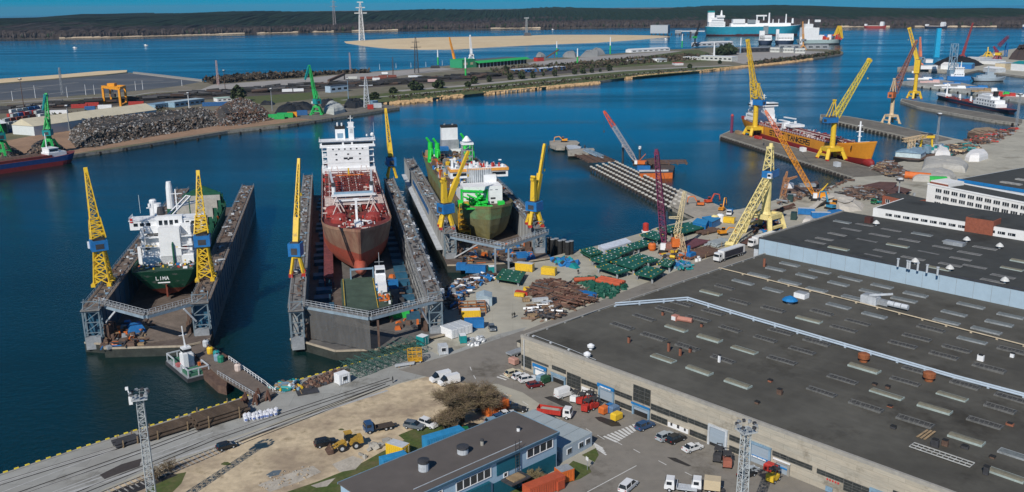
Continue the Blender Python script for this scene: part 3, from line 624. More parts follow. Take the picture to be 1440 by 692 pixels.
# ================= low blue building in the foreground =================
h1 = 8.2
e0 = G(773, 611.8, h1); e1 = G(722.4, 579.6, h1); e2 = G(478.7, 679.2, h1)
dl = (e2-e1); dl.z = 0; dl.normalize(); dw = Vector((-dl.y, dl.x, 0)); 
if dw.dot(e0-e1) < 0: dw = -dw
Wd = (e0-e1).dot(dw); Ln = (e2-e1).dot(dl); e1.z = 0
lb = thing('workshop_building', 'long low blue and turquoise workshop building with a brown felt roof in the foreground', 'building', tuple(e1), math.atan2(dl.y, dl.x))
sg = 1 if dw.dot(Vector((-dl.y, dl.x, 0))) > 0 else -1      # local +y*sg is towards camera side
LB1 = M('light_blue_render', (.30,.43,.55), .8, var=.08, scale=.3); LB2 = M('turquoise_panel', (.005,.10,.15), .7, var=.15, scale=.4)
b = MB().m(LB1).box(Ln/2, sg*Wd/2, 0, Ln, Wd, h1-.2); b.obj('wall', lb)
b = MB().m(M('brown_felt_roof', (.105,.092,.085), .95, var=.12, scale=.05, detail=8)).box(Ln/2, sg*Wd/2, h1-.195, Ln+.6, Wd+.8, .2); b.obj('roof', lb)
b = MB().m(M('dark_blue_fascia', (.04,.10,.16), .6)).box(Ln/2, sg*(Wd+.45), h1-.5, Ln+.7, .12, .5).m(LBLUE).box(Ln/2, sg*(Wd+.4), h1-.01, Ln+.7, .16, .1).box(-.35, sg*Wd/2, h1-.4, .12, Wd+.9, .5).box(Ln/2,-sg*.42,h1-.3,Ln+.7,.1,.4); b.obj('fascia', lb)
yF = sg*(Wd+.05)
def ppan(x0, x1, z0, z1, mat, name, d=.1): return MB().m(mat).box((x0+x1)/2, sg*(Wd+d/2), z0, x1-x0, d, z1-z0).obj(name, lb)
ppan(.4, 9.5, .1, 3.6, LB2, 'wall_panel'); ppan(10, 16, 4.6, h1-.6, LB2, 'wall_panel'); ppan(10.5, 17, .1, 3.4, LB2, 'wall_panel'); ppan(18, 26, .1, 4.4, LB2, 'wall_panel', .6)
def bwin(x0, x1, z0, z1, n):
    o = ppan(x0, x1, z0, z1, GLASS, 'window', .06); f = MB().m(WHITE)
    for i in range(n+1): f.box(x0+(x1-x0)*i/n, sg*(Wd+.1), z0, .22 if i in (0,n) else .14, .08, z1-z0)
    for z in (z0-.1, z1): f.box((x0+x1)/2, sg*(Wd+.1), z, x1-x0+.2, .1, .14)
    f.obj('frame', o)
bwin(1.2, 8.2, 5.4, 7.2, 4); bwin(17.5, 25.8, 5.2, 7., 5); bwin(29, 29.9, 4.9, 6.9, 1); bwin(32, 32.9, 4.9, 6.9, 1); bwin(35, 41, 4.9, 6.8, 4); bwin(42, 48, 4.9, 6.8, 4); bwin(13.3,14.3,3.7,4.5,1)
MB().m(DARK).box(12.5, sg*(Wd+1.5), 3.2, 5, 3, .3).m(WOOD).box(12.5, sg*(Wd+1.5), 3.5, 3, 2.2, .25).obj('canopy', lb)
b = MB().m(DARK)
for s_ in (-.5,.5): b.beam((11+s_, sg*(Wd+.4), .5), (11+s_, sg*(Wd+.4), h1+2.2), .1)
for i in range(14): b.beam((10.5, sg*(Wd+.4), .8+i*.65), (11.5, sg*(Wd+.4), .8+i*.65), .06)
b.obj('ladder', lb)
def lroof(px, py): p = G(px, py, h1)-e1; return p.dot(dl), p.dot(dw)*sg
for px, py, r, h, m_ in [(596,661,1.,2.2,LGREY),(651,637,1.1,1.5,LGREY),(678,626,.35,1.3,CONC),(729,606,.35,1.,WHITE)]:
    x, y = lroof(px, py); b = MB().m(m_).lathe([(r,0),(r,h*.7)], n=14); b.m(DARK).lathe([(r*1.12,h*.72),(r*1.1,h*.95),(.2,h*1.02)], n=14); b.obj('roof_ventilator', lb, (x, y, h1))
b = MB().m(LGREY); q = [lroof(*p) for p in [(692,643),(694,646),(760,612)]]
b.beam((8, sg*(Wd-1.6), h1+.12), (34, sg*(Wd-1.6), h1+.12), .12); b.obj('roof_pipe', lb)
# turquoise tank
p = G(682, 700, 0); t = thing('water_tank', 'bright turquoise cylindrical tank beside the blue building', 'tank', tuple(p)); TQ = M('turquoise_tank_paint', (.01,.38,.62), .4)
MB().m(TQ).lathe([(1.6,.6),(1.6,3.4),(1.2,3.9),(.3,4.1)], n=20).obj('tank_body', t, smooth=False); b = MB().m(TQ).tube((.6,0,3.9),(1.9,0,3.2),.25).tube((1.9,0,3.2),(1.9,0,1),.25).lathe([(.5,4),(.5,4.5)]); b.obj('pipe', t)
for a_ in (0,2.1,4.2): MB().m(LGREY).box(math.cos(a_)*1.3, math.sin(a_)*1.3, 0, .2, .2, .7).obj('leg', t)
# modular cabins
k0 = G(790.5, 650, 0); k1 = G(832.5, 627.5, 0); dc = (k1-k0).normalized(); dn = Vector((-dc.y, dc.x, 0)); dn = dn if dn.y > 0 else -dn; wdt = (k1-k0).length
cabw = M('cabin_grey_panel', (.36,.43,.50), .6, var=.05); cabr = M('cabin_roof_sheet', (.33,.38,.40), .6, var=.07, scale=.4)
n = 5; dep = (G(775, 601, 3)-G(832,618,3)); depth = 17.
mods = thing('site_cabins', 'grey blue site cabins joined under one seamed flat roof by the road bend', 'cabin', tuple(k0), math.atan2(dc.y, dc.x))
for i in range(5):
    y = (i+.5)*depth/5
    c_ = MB().m(cabw).box(wdt/2, y, 0, wdt, depth/5-.06, 2.9).obj('module', mods); MB().m(cabr).box(wdt/2, y, 2.903, wdt+.2, depth/5-.12, .16).obj('module_roof', c_)
for x in (2.2, wdt*.62, wdt*.85):
    o = MB().m(WHITE).box(x, -.03, 1.1, 1.5, .1, 1.2).obj('window', mods); MB().m(GLASS).box(x-.33, -.09, 1.2, .55, .06, 1.).box(x+.33, -.09, 1.2, .55, .06, 1.).obj('pane', o)
MB().m(cabw).box(-2.2, 3.2, 0, 3.2, 4.5, 2.4).m(WHITE).box(-2.2, .93, .1, 1.1, .1, 2).m(cabr).box(-2.2, 3.1, 2.403, 3.5, 5, .15).obj('porch', mods)
# ================= shared builders: ships, cranes =================
def zat(x, y, px, py): return AT(px, py, y).z
def hull(L, B, D, zw, top, bot, bl=.22, rake=6, sheer=2.5, sr=3, deck=None, sw=.85, blunt=2.2, keelcol=None, boot=None):
    b = MB(); NS = 26; lv = [0, .06, .22, zw/D*.7, zw/D, zw/D+.001, (1+zw/D)/2, 1.]; rings = []
    for i in range(NS+1):
        t = i/NS; t = 1-(1-t)**1.25 if t > .5 else t; ring = []
        t = min(1, t)
        for k in lv:
            g = k**.55
            a = max(0, (t-(1-bl))/bl); fd = max(.03, 1-a**blunt); a2 = max(0, (t-(1-bl*1.5))/(bl*1.5)); fk = max(.02, 1-a2**1.5)
            s1 = min(1, t/.1); fs = sw+(1-sw)*math.sin(s1*math.pi/2); s2 = min(1, t/.28); fsk = .12+.88*math.sin(s2*math.pi/2)
            w_ = B/2*((fd*g+fk*(1-g))*(fs*g+fsk*(1-g)))*(.86 if k == 0 else .97 if k < .1 else 1)
            x = t*(L-rake*(1-k))+sr*(1-k)*(1-t); z = D*k
            if k > zw/D: z += sheer*max(0, (t-.78)/.22)**1.5*((k-zw/D)/(1-zw/D))+sheer*.3*max(0, (.15-t)/.15)*((k-zw/D)/(1-zw/D))
            ring.append((x, w_, z))
        rings.append([(x, -y, z) for x, y, z in ring[::-1]]+ring)
    n = len(rings[0]); m = len(lv); vs = [p for r in rings for p in r]; fs = []; mi = []
    b.m(bot); ib = b.cur; b.m(top); it = b.cur; b.m(deck or top); idk = b.cur
    for i in range(NS):
        for j in range(n-1):
            lev = (m-2-j) if j < m-1 else (j-m if j > m-1 else -1)
            fs.append((i*n+j, (i+1)*n+j, (i+1)*n+j+1, i*n+j+1)); mi.append(it if lev >= 4 else ib)
        fs.append((i*n+n-1, (i+1)*n+n-1, (i+1)*n, i*n)); mi.append(idk)
    for j in range(m-1):      # transom strips so that the two paints split there too
        lev = m-2-j; fs.append((j, j+1, n-2-j, n-1-j)); mi.append(it if lev >= 4 else ib)
        q = NS*n; fs.append((q+n-1-j, q+n-2-j, q+j+1, q+j)); mi.append(it if lev >= 4 else ib)
    b.add(vs, fs, mi)
    return b, rings
def bulwark(rings, mat, h=1.1, i0=0, i1=99):
    b = MB().m(mat); L1 = [Vector(r[0]) for r in rings][i0:i1]; L2 = [Vector(r[-1]) for r in rings][i0:i1]
    for Ls in (L1, L2):
        for p, q in zip(Ls, Ls[1:]): b.beam(p+Vector((0,0,h/2)), q+Vector((0,0,h/2)), .18, h)
    p, q = L1[-1], L2[-1]
    if i1 > 26: b.beam(p+Vector((0,0,h/2)), q+Vector((0,0,h/2)), .18, h)
    return b
def railing(pts, h=1.1, mat=WHITE, t=.07, step=2., b=None, z=0):
    b = b or MB(); b.m(mat); pts = [Vector(p)+Vector((0,0,z)) for p in pts]
    for p, q in zip(pts, pts[1:]):
        n = max(1, int((q-p).length/step)); up = Vector((0,0,h))
        b.beam(p+up, q+up, t); b.beam(p+up*.5, q+up*.5, t*.7)
        for i in range(n+1): c = p.lerp(q, i/n); b.beam(c, c+up, t)
    return b
def clutter(b, x0, x1, y0, y1, z, n, mats, s=(.4,2.2), h=(.3,1.5), seed=1, pipes=.5):
    r = random.Random(seed)
    for i in range(n):
        b.m(r.choice(mats)); x, y = r.uniform(x0, x1), r.uniform(y0, y1)
        if r.random() < pipes:
            a = r.choice([0, math.pi/2, r.uniform(0,3)]); l = r.uniform(1, 4)*s[1]/2; zz = z+r.uniform(.1, h[1])
            b.beam((x-math.cos(a)*l/2, y-math.sin(a)*l/2, zz), (x+math.cos(a)*l/2, y+math.sin(a)*l/2, zz+r.uniform(-.2,.2)), r.uniform(.15,.45))
        else: b.box(x, y, z, r.uniform(*s), r.uniform(*s), r.uniform(*h), r.uniform(-.2,.2)+r.choice([0,0,.7]), r.uniform(.6,1), r.uniform(.6,1))
    return b
def winrow(t, x, y0, y1, z, h, n, mat=GLASS, fill=.65, ax='y', side=-1, name='window'):     # row of panes on a face (one strip of glass parts)
    for i in range(n):
        w_ = (y1-y0)/n; c = y0+w_*(i+.5)
        b = MB().m(mat)
        if ax == 'y': b.box(x+side*.04, c, z, .08, w_*fill, h)
        else: b.box(c, x+side*.04, z, w_*fill, .08, h)
        b.obj(name, t)
def harbour_crane(name, label, base, tip, zp, zc0, zc1, pw=8, pl=8, col=YEL, cab=BLUE, boom='box', bw=1.4, column='tube', cr=1.2, prz=0., aframe=0, pivz=None, cab_s=(5,4.5), feet=None, bt=.28, group=None, legw=.8, bw1=.45, cat='crane', dense=0, bcol=None, jib=None, cabx=-.5, hook=True, pt=.45, piv=None, tipcol=None, nb=None):
    az = math.atan2(tip.y-base.y, tip.x-base.x); t = thing(name, label, cat, tuple(base), az, group)
    L_ = Vector((math.hypot(tip.x-base.x, tip.y-base.y), 0, tip.z-base.z)); zp -= base.z; zc0 -= base.z; zc1 -= base.z
    pz = (pivz-base.z) if pivz else zc1; pr = prz-az; c, s = math.cos(pr), math.sin(pr); rot = lambda x, y, z: Vector((x*c-y*s, x*s+y*c, z))
    top = pt if column != 'tower' else .6
    for sx in (-1, 1):
        for sy in (-1, 1):
            lg = MB().m(col); f_ = rot(sx*pl/2, sy*pw/2, .5); k = rot(sx*pl/2*top, sy*pw/2*top, zp)
            lg.beam(f_, k, legw)
            o = lg.obj('leg', t)
            MB().m(feet or col).box(f_.x, f_.y, 0, 2.2, 1.2, .9, pr).obj('bogie', o)
    b = MB().m(col); h = zp*.42 if column != 'tower' else 0
    C4 = [rot(sx*pl/2*top, sy*pw/2*top, zp) for sx, sy in ((-1,-1),(1,-1),(1,1),(-1,1))]
    for i in range(4): b.beam(C4[i], C4[(i+1)%4], legw*1.1)
    B4 = [rot(sx*pl/2*(top+(1-top)*.55), sy*pw/2*(top+(1-top)*.55), zp*.45) for sx, sy in ((-1,-1),(1,-1),(1,1),(-1,1))]
    for i in (0, 2) if column != 'tower' else (): b.beam(B4[i], B4[(i+1)%4], legw*.6)
    b.prism([tuple(q[:2]) for q in C4], zp-.3, zp+.25)
    if column == 'tower':
        lv = [[rot(sx*pl/2*(1-(1-top)*k), sy*pw/2*(1-(1-top)*k), .5+(zp-.5)*k) for sx, sy in ((-1,-1),(1,-1),(1,1),(-1,1))] for k in (0,.25,.5,.75,1)]
        for A_, B_ in zip(lv, lv[1:]):
            for i in range(4): j = (i+1)%4; b.beam(A_[i], B_[j], .28); b.beam(A_[j], B_[i], .28); b.beam(B_[i], B_[j], .28)
    b.obj('portal_frame', t)
    if zc0 > zp+.5:
        b = MB().m(col)
        if column == 'tube': b.lathe([(cr*1.6, zp+.2), (cr*1.05, zp+1.6), (cr, zc0-.6), (cr*1.25, zc0)], n=14)
        else: b.truss((0,0,zp), (0,0,zc0), pl*.5, cr*2, 4, .3)
        b.obj('column', t)
    b = MB().m(cab); b.box(cabx, 0, zc0+.02, cab_s[0], cab_s[1], zc1-zc0-.04); b.m(DARK).box(cabx, 0, zc1-.03, cab_s[0]*.7, cab_s[1]*.7, .35).box(cabx-cab_s[0]/2, 0, zc0+.6, .1, cab_s[1]*.5, (zc1-zc0)*.5)
    hs = b.obj('machinery_house', t)
    MB().m(WHITE).box(cabx+cab_s[0]/2+.6, cab_s[1]/2-.4, zc0+.2, 1.4, 1.6, 1.9).m(GLASS).box(cabx+cab_s[0]/2+1.34, cab_s[1]/2-.4, zc0+1., .1, 1.3, .9).obj('operator_cab', hs)
    P = piv or Vector((.8, 0, pz)); T = L_; n = nb or max(5, int((T-P).length/2.6)); d = (T-P).normalized(); upv = Vector((-d.z, 0, d.x)); bc = bcol or col
    b = MB().m(bc)
    if boom == 'lattice': b.truss(P, T, bw, bw1, n, bt, up=upv)
    elif boom == 'box':
        b.beam(P, P.lerp(T, .5), bw*.8, bw, upv); b.beam(P.lerp(T, .5), T, bw*.45, bw*.6, upv)
    elif boom == 'mix':
        m_ = P.lerp(T, .3); b.beam(P, m_, bw, bw*1.1, upv); b.truss(m_, T, bw*.8, bw1, n, bt, up=upv)
    elif boom == 'dense':
        m_ = P.lerp(T, .3); b.truss(P, m_, bw*1.9, bw*1.35, 5, bt*1.1, bt, up=upv); b.truss(m_, T, bw*1.15, bw1, n, bt, up=upv)
    b.m(tipcol or bc).beam(T-d*.8, T+d*.9, bw1*1.5)
    b.obj('boom', t)
    if aframe:
        b = MB().m(col)
        for y in (-1, 1): b.beam((0, y*cab_s[1]*.3, zc1), (-1., y*.5, zc1+aframe), .5); b.beam((-cab_s[0]*.7, y*cab_s[1]*.3, zc1), (-1., y*.5, zc1+aframe), .35)
        b.box(-1, 0, zc1+aframe-.4, 1.4, 1.8, .9); b.obj('a_frame', t)
        MB().m(DARK).beam((-1, 0, zc1+aframe), T, .09).beam((-1, .5, zc1+aframe), P.lerp(T, .75), .08).obj('stay_cable', t)
    if jib:
        J = T+Vector(jib); b = MB().m(bc); b.truss(T, J, bw1*1.4, bw1*.8, 6, bt*.8); b.obj('jib', t); T = J
    if hook: MB().m(DARK).beam(T, T-Vector((0,0,min(10, T.z*.3))), .08).m(YEL).box(T.x, T.y, T.z-min(10, T.z*.3)-.8, .5, .4, .9).obj('hook', t)
    return t
# ================= floating docks =================
DA = R(101.2); DD = Vector((math.cos(DA), math.sin(DA), 0)); DE = Vector((math.sin(DA), -math.cos(DA), 0))
def de(e, d_, z=0): p = DE*e+DD*d_; return Vector((p.x, p.y, z))
def locd(p, e0, d0): q = p-de(e0, d0); return Vector((q.dot(DD), -q.dot(DE), q.z))   # world -> dock local (x along, y left)
ZT = 10.3
DKF = M('dock_floor_brown', (.10,.075,.06), .9, var=.35, scale=.15, col2=(.16,.13,.115), mix=.55, detail=9)
DKF2 = M('dock_floor_grey', (.11,.105,.10), .9, var=.3, scale=.12, col2=(.16,.15,.14), mix=.55, detail=9)
WTOP = M('dock_deck_rusty', (.20,.155,.125), .9, var=.35, scale=.5, col2=(.12,.09,.07), mix=.5, detail=8)
WTOPG = M('dock_deck_grey', (.24,.23,.22), .85, var=.3, scale=.5, col2=(.15,.14,.13), mix=.5, detail=8)
DBLUE = M('dock_side_blue', (.025,.11,.19), .5, var=.3, scale=.08, col2=(.035,.07,.10), mix=.6, detail=8, stretch=(1,1,.3))
DGREY = M('dock_side_grey', (.33,.34,.34), .75, var=.2, scale=.1, col2=(.22,.22,.215), mix=.58, detail=9, stretch=(1,1,.35))
TWR = M('weathered_grey_blue', (.15,.20,.235), .7, var=.35, scale=.6)
def dock(label, e0, e1, d0, d1L, d1R, wl, wr, nose, side, wtop, floor, flz=.6, seed=1):
    W = e1-e0; t = thing('floating_dock', label, 'floating dock', tuple(de(e0, d0)), DA)
    b = MB(); P = [(x, -y) for x, y in nose]+[(d1R-d0, -W+.1), (d1L-d0, -.1)]
    b.prism(P, -5, flz, side=M('dock_hull_waterline', (.035,.04,.035), .8, var=.4, scale=.3), top=floor); b.obj('pontoon_deck', t)
    b = MB().m(M('pale_pontoon_rim', (.40,.34,.26), .8, var=.25)); Q = [Vector((x, -y, flz+.1)) for x, y in nose]
    for p, q in zip(Q, Q[1:]): b.beam(p, q, .35, .5)
    b.obj('pontoon_rim', t)
    r = random.Random(seed)
    for (y0, y1, dl, s) in ((0, wl, d1L-d0, 1), (W-wr, W, d1R-d0, -1)):
        b = MB().m(side); x0 = 3.5; b.prism([(x0, -y0), (dl, -y0), (dl, -y1), (x0, -y1)], -4, ZT-.3, side=side, top=wtop)
        for k in range(int(dl/6)):       # frames and fender strakes on the walls
            x = x0+3+k*6; b.m(side).box(x, -y0+.08, flz+.3, .3, .2, ZT-1.6).box(x, -y1-.08, flz+.3, .3, .2, ZT-1.6)
        b.m(wtop).prism([(x0-.2, -y0+.25), (dl+.2, -y0+.25), (dl+.2, -y1-.25), (x0-.2, -y1-.25)], ZT-.29, ZT)
        o = b.obj('side_wall', t)
        q = MB(); clutter(q, x0+2, dl-2, -y1+.6, -y0-.6, ZT, int(dl*.8), [GREY, RUST, DARK, RUST, DARK, RUST, LBLUE, LGREY], (.3,1.2), (.2,.7), seed+int(y0), .45); 
        q.m(DARK).beam((x0, -y0-.8, ZT+.08), (dl, -y0-.8, ZT+.08), .12).beam((x0, -y1+.8, ZT+.08), (dl, -y1+.8, ZT+.08), .12); q.obj('deck_fittings', o)
        q = MB(); railing([(x0, -y0, ZT), (dl, -y0, ZT)], 1.1, GREY, .06, 3, q); railing([(x0, -y1, ZT), (dl, -y1, ZT)], 1.1, GREY, .06, 3, q); q.obj('railing', o)
        # end tower frame in front of the wall
        q = MB().m(TWR); xs = (.4, 3.2)
        for x in xs:
            for y in (y0+.4, y1-.4): q.beam((x, -y, flz), (x, -y, ZT-.2), .38)
        for k in range(4):
            z0, z1 = flz+k*3, flz+k*3+3
            for y in (y0+.4, y1-.4): q.beam((xs[0], -y, z0), (xs[1], -y, z1), .2)
            q.beam((xs[0], -(y0+.4), z1), (xs[0], -(y1-.4), z1), .22).beam((xs[0], -(y0+.4), z0), (xs[0], -(y1-.4), z1), .18)
        q.m(WTOPG).box(1.8, -(y0+y1)/2, ZT-.28, 4, y1-y0, .26); q.m(GREY).box(.6, -(y0+y1)/2, -1, 2., (y1-y0)*.8, 3.4); q.obj('end_tower', t)
        q = MB().m(RUST)
        for k in range(14): yb = (-y1-1.2) if s == 1 else (-y0+1.2); q.box(2+k*.0+r.uniform(0,6), yb+r.uniform(-.8,.8), flz, r.uniform(.5,1.6), r.uniform(.5,1.6), r.uniform(.5,5))
        q.obj('dock_fittings', t)
    return t
def walkway(t, e0, d0, L0, M0, R0, posts=(), struts=(), w=1.6):
    # two hinged gangway arms meeting at M0; points as photo pixels on z=ZT
    c = lambda p: locd(G(p[0], p[1], ZT), e0, d0)
    for a, b_ in ((c(L0), c(M0)), (c(R0), c(M0))):
        q = MB().m(M('walkway_blue_grey', (.24,.31,.37), .6, var=.2)); q.beam(a-Vector((0,0,.5)), b_-Vector((0,0,.5)), w, .8); q.m(WTOPG).beam(a-Vector((0,0,.02)), b_-Vector((0,0,.02)), w*.9, .1)
        n = (b_-a).cross(Vector((0,0,1))).normalized()*w/2
        railing([a+n, b_+n], 1.1, LGREY, .07, 1.6, q); railing([a-n, b_-n], 1.1, LGREY, .07, 1.6, q); q.obj('walkway_arm', t)
    for px, py in posts:
        p = c((px, py)); MB().m(GREY if len(posts) > 1 else RUST).beam((p.x, p.y, .6), (p.x, p.y, ZT-1), .55).obj('post', t)
    for a, (x, y), zb in struts:
        p = c(a)-Vector((0,0,.9)); q_ = locd(G(x, y, zb), e0, d0); MB().m(LGREY).beam(q_, p, .45).obj('strut', t)
D1 = (-70.2, 255.); d1 = dock('leftmost floating dock with rusty deck, blue sides and a green cargo ship', *[D1[0], -36.5, D1[1], 431, 431, 5., 5.], [(1,-.2),(-1.5,5.5),(-5,6.2),(-8,27),(-6,31.5),(-4,33.7)], DBLUE, WTOP, DKF, seed=3)
walkway(d1, *D1, (135,424.5), (205,443), (276,423), (), [((162,433),(142,462),3),((258,430),(276,452),5)])
q = MB()
clutter(q, -5, 14, -16, -5, .6, 70, [RUST, RUST, DARK, BLUE, ORG, WOOD, GREY], (.5,2.6), (.3,1.8), 5, .4)
q.m(M('blue_tarpaulin', (.02,.15,.40), .5)); q.box(8, -12, .6, 5, 5, 2.2, .4, .6, .6).box(12, -9, .6, 3, 3, 2, .1, .5, .5).box(12,-28,.6,3,2.6,2.8); q.obj('dock_fittings', d1)
MB().m(M('dock_ramp_brown', (.17,.135,.11), .9, var=.25, scale=.3)).prism([(-3,-17.5),(5,-11),(26,-11),(26,-28),(8,-29),(-1,-27.5)], .62, .8).obj('work_platform', d1)
D2 = (-14.3, 242.); d2 = dock('middle floating dock with grey sides and netted front around a red tanker', *[D2[0], 28.1, D2[1], 452, 433, 4.2, 4.4], [(4,-.2),(1.5,3),(-8,12),(-9.4,23),(-4,37.5),(-2,42.2)], DGREY, WTOPG, DKF2, seed=8)
walkway(d2, *D2, (428,428.5), (520,445), (612,421), ((531,445.5),), [((590,427),(603,455),3)])
NET = M('grey_scaffold_net', (.13,.128,.125), .95, var=.18, scale=.25, stretch=(1,1,.25), detail=8)
q = MB().m(NET); a = locd(G(428,428.5,ZT), *D2)-Vector((.0,0,1.)); c = locd(G(519,444.6,ZT), *D2)-Vector((.0,0,1.)); n = 26; top = []; bot = []
for i in range(n+1):
    k = i/n; p = a.lerp(c, k); w_ = .28*math.sin(i*1.7)+.2*math.sin(i*.6); top.append(p+Vector((-.9,0,.0))); bot.append(Vector((p.x-1.2+w_-(.6 if k>.8 else 0), p.y, 1.)))
vs = top+[(t_+b_)*.5+Vector((.25*math.sin(i*2.3),0,0)) for i,(t_,b_) in enumerate(zip(top,bot))]+bot; vs = vs+[v+Vector((.08,0,0)) for v in vs]
fs = [(r*(n+1)+i, r*(n+1)+i+1, (r+1)*(n+1)+i+1, (r+1)*(n+1)+i) for r in range(2) for i in range(n)]; o_ = 3*(n+1); fs += [tuple(o_+k for k in f[::-1]) for f in fs]
q.add(vs, fs); q.obj('netting', d2); nn_ = NET.node_tree; tr_ = nn_.nodes.new('ShaderNodeBsdfTransparent'); ms_ = nn_.nodes.new('ShaderNodeMixShader'); ms_.inputs[0].default_value = .42; ou_ = nn_.nodes['Material Output']; nn_.links.new(nn_.nodes['Principled BSDF'].outputs[0], ms_.inputs[1]); nn_.links.new(tr_.outputs[0], ms_.inputs[2]); nn_.links.new(ms_.outputs[0], ou_.inputs['Surface'])
# big crimson scaffold and blue keel blocks
for i in range(22):
    x = 12+i*8.5
    MB().m(DBLUE).box(x, -9+rnd.uniform(-1,1), .6, 4, 5, 1.3).obj('keel_block', d2); MB().m(DBLUE).box(x+3, -35, .6, 4, 4, 1.2).obj('keel_block', d2)
REDF = M('crimson_rusty_frames', (.16,.045,.05), .9, var=.35, scale=.5)
q = MB().m(REDF)
for i in range(24): x = 50+i*5; q.beam((x,-9.5,.6),(x,-9.5,4.4),.4); q.beam((x,-12,.6),(x,-12,4.4),.4); q.beam((x,-9.5,4.4),(x,-12,4.4),.35); q.beam((x,-9.5,.6),(x+5,-9.5,4.4),.25)
q.box(112,-10.8,4.4,124,3.2,.15); q.obj('scaffold', d2)
q = MB(); q.m(DKF); q.box(38, -15, .6, 30, 16, .12); clutter(q, 4, 60, -36, -28, .6, 30, [ORG, GREY, DARK, DARK, RUST, RUST], (.6,2.2), (.5,2.2), 9, .3); clutter(q, 5, 30, -12, -6, .6, 10, [ORG, DARK, WHITE], (.4,1.2), (.3,1.), 12, .4)
q.m(GRN).box(17,-31,.6,4,6,1.8).m(BLUE).box(46,-31,.6,3,4,2.4); q.obj('dock_fittings', d2)
D3 = (38., 319.); d3 = dock('right floating dock with pale sides around the algae stained dredger', *[D3[0], 76.1, D3[1], 489, 482, 4.8, 4.6], [(-9,-.2),(-11,10),(-11,28),(-8,37.9)], DGREY, WTOPG, DKF, seed=14)
walkway(d3, *D3, (635,331.5), (707,346.5), (769,326), ((696,345.5),(714.8,345)), [((672,340),(640,362),1)])
q = MB(); clutter(q, -9, 16, -33, -5, .6, 110, [RUST, RUST, DARK, BLUE, ORG, WOOD, GREY], (.5,2.4), (.3,1.8), 25, .4); q.m(BLUE).box(-4,-28,.6,3.5,4,1.6); q.obj('dock_fittings', d3)
q = MB().m(M('scaffold_orange_yellow', (.62,.33,.02), .6))
for k in range(7):
    for x, y in ((22,-9),(22,-13),(26,-9),(26,-13)): q.beam((x,y,.6+k*2.2),(x,y,2.8+k*2.2),.28)
    for (x,y),(x2,y2) in (((22,-9),(22,-13)),((22,-13),(26,-13)),((26,-13),(26,-9)),((26,-9),(22,-9))): q.beam((x,y,2.8+k*2.2),(x2,y2,2.8+k*2.2),.2); q.beam((x,y,.6+k*2.2),(x2,y2,2.8+k*2.2),.15)
    q.box(24,-11,2.8+k*2.2,3.6,3.6,.15)
q.obj('stair_tower', d3, label='orange scaffold stair tower')
MB().m(M('blue_side_lettering_band', (.03,.12,.30), .6)).box(85, .15, 6.2, 70, .12, 2.2).obj('hull_stripe', d3)
MB().m(LGREY).box(83, 1.2, 3., 158, 2.2, .4).obj('outer_walkway', d3)
# outer ledge on dock 2 right wall with light clutter
q = MB().m(WTOPG).box(90, -41.3-1.3, 8.5, 170, 2.4, .3); clutter(q, 10, 172, -43.4, -42, 8.8, 190, [WHITE, LGREY, GREY, LBLUE, DARK], (.4,1.6), (.4,1.6), 31, .2); q.obj('outer_ledge', d2)
q = MB().m(DARK)
for i in range(9): 
    x = 22+i*17; q.beam((x, -36.85, 1.), (x+14, -36.85, ZT-.6), .12)
for z in (4, 7, 10): q.beam((5,-36.9,z),(184,-36.9,z),.14)
q.obj('wall_ladders', d2)
# ---------------- dock cranes ----------------
def dock_crane(label, px, py, pt, cb, ct, tip, dy, **k):
    base = G(px, py, ZT); z = lambda y_: zat(0, base.y, px, y_)
    return harbour_crane('dock_crane', label, base, AT(tip[0], tip[1], base.y+dy), z(pt), z(cb), z(ct), prz=DA, group='tower cranes riding on the floating dock walls', **k)
dock_crane('yellow lattice tower crane with blue cabin on the left wall of the green ship dock', 146, 399, 352, 351, 337, (120.5,240), 7, column='tower', pw=4.4, pl=4.6, legw=.4, boom='dense', bw=2.1, bw1=.7, bt=.26, cab_s=(4.4,4.6), cabx=0, piv=Vector((0,0,0))+Vector((0,0,zat(0, G(146,399,ZT).y, 146, 337)-ZT)), hook=False)
dock_crane('yellow lattice tower crane with blue cabin standing beside the green ship superstructure', 290, 392, 346, 345, 330, (278.5,244), 7, column='tower', pw=4.4, pl=4.6, legw=.4, boom='dense', bw=2.1, bw1=.7, bt=.26, cab_s=(4.4,4.6), cabx=0, piv=Vector((0,0,zat(0, G(290,392,ZT).y, 290, 330)-ZT)), hook=False)
dock_crane('slim yellow crane with blue box cabin on the left wall of the red tanker dock', 418.5, 386, 360, 359, 341, (420.3,227), 9, pw=3.8, pl=4.2, legw=.7, boom='mix', bw=1.7, bw1=.55, bt=.3, cab_s=(3.6,3.8), cabx=0, feet=RED)
dock_crane('slim yellow crane with blue box cabin at the far end of the red tanker dock', 551, 249, 234, 233, 221, (542.3,155), 9, pw=4., pl=5, legw=.8, boom='mix', bw=2.1, bw1=.7, bt=.35, cab_s=(4.2,4.4), cabx=0)
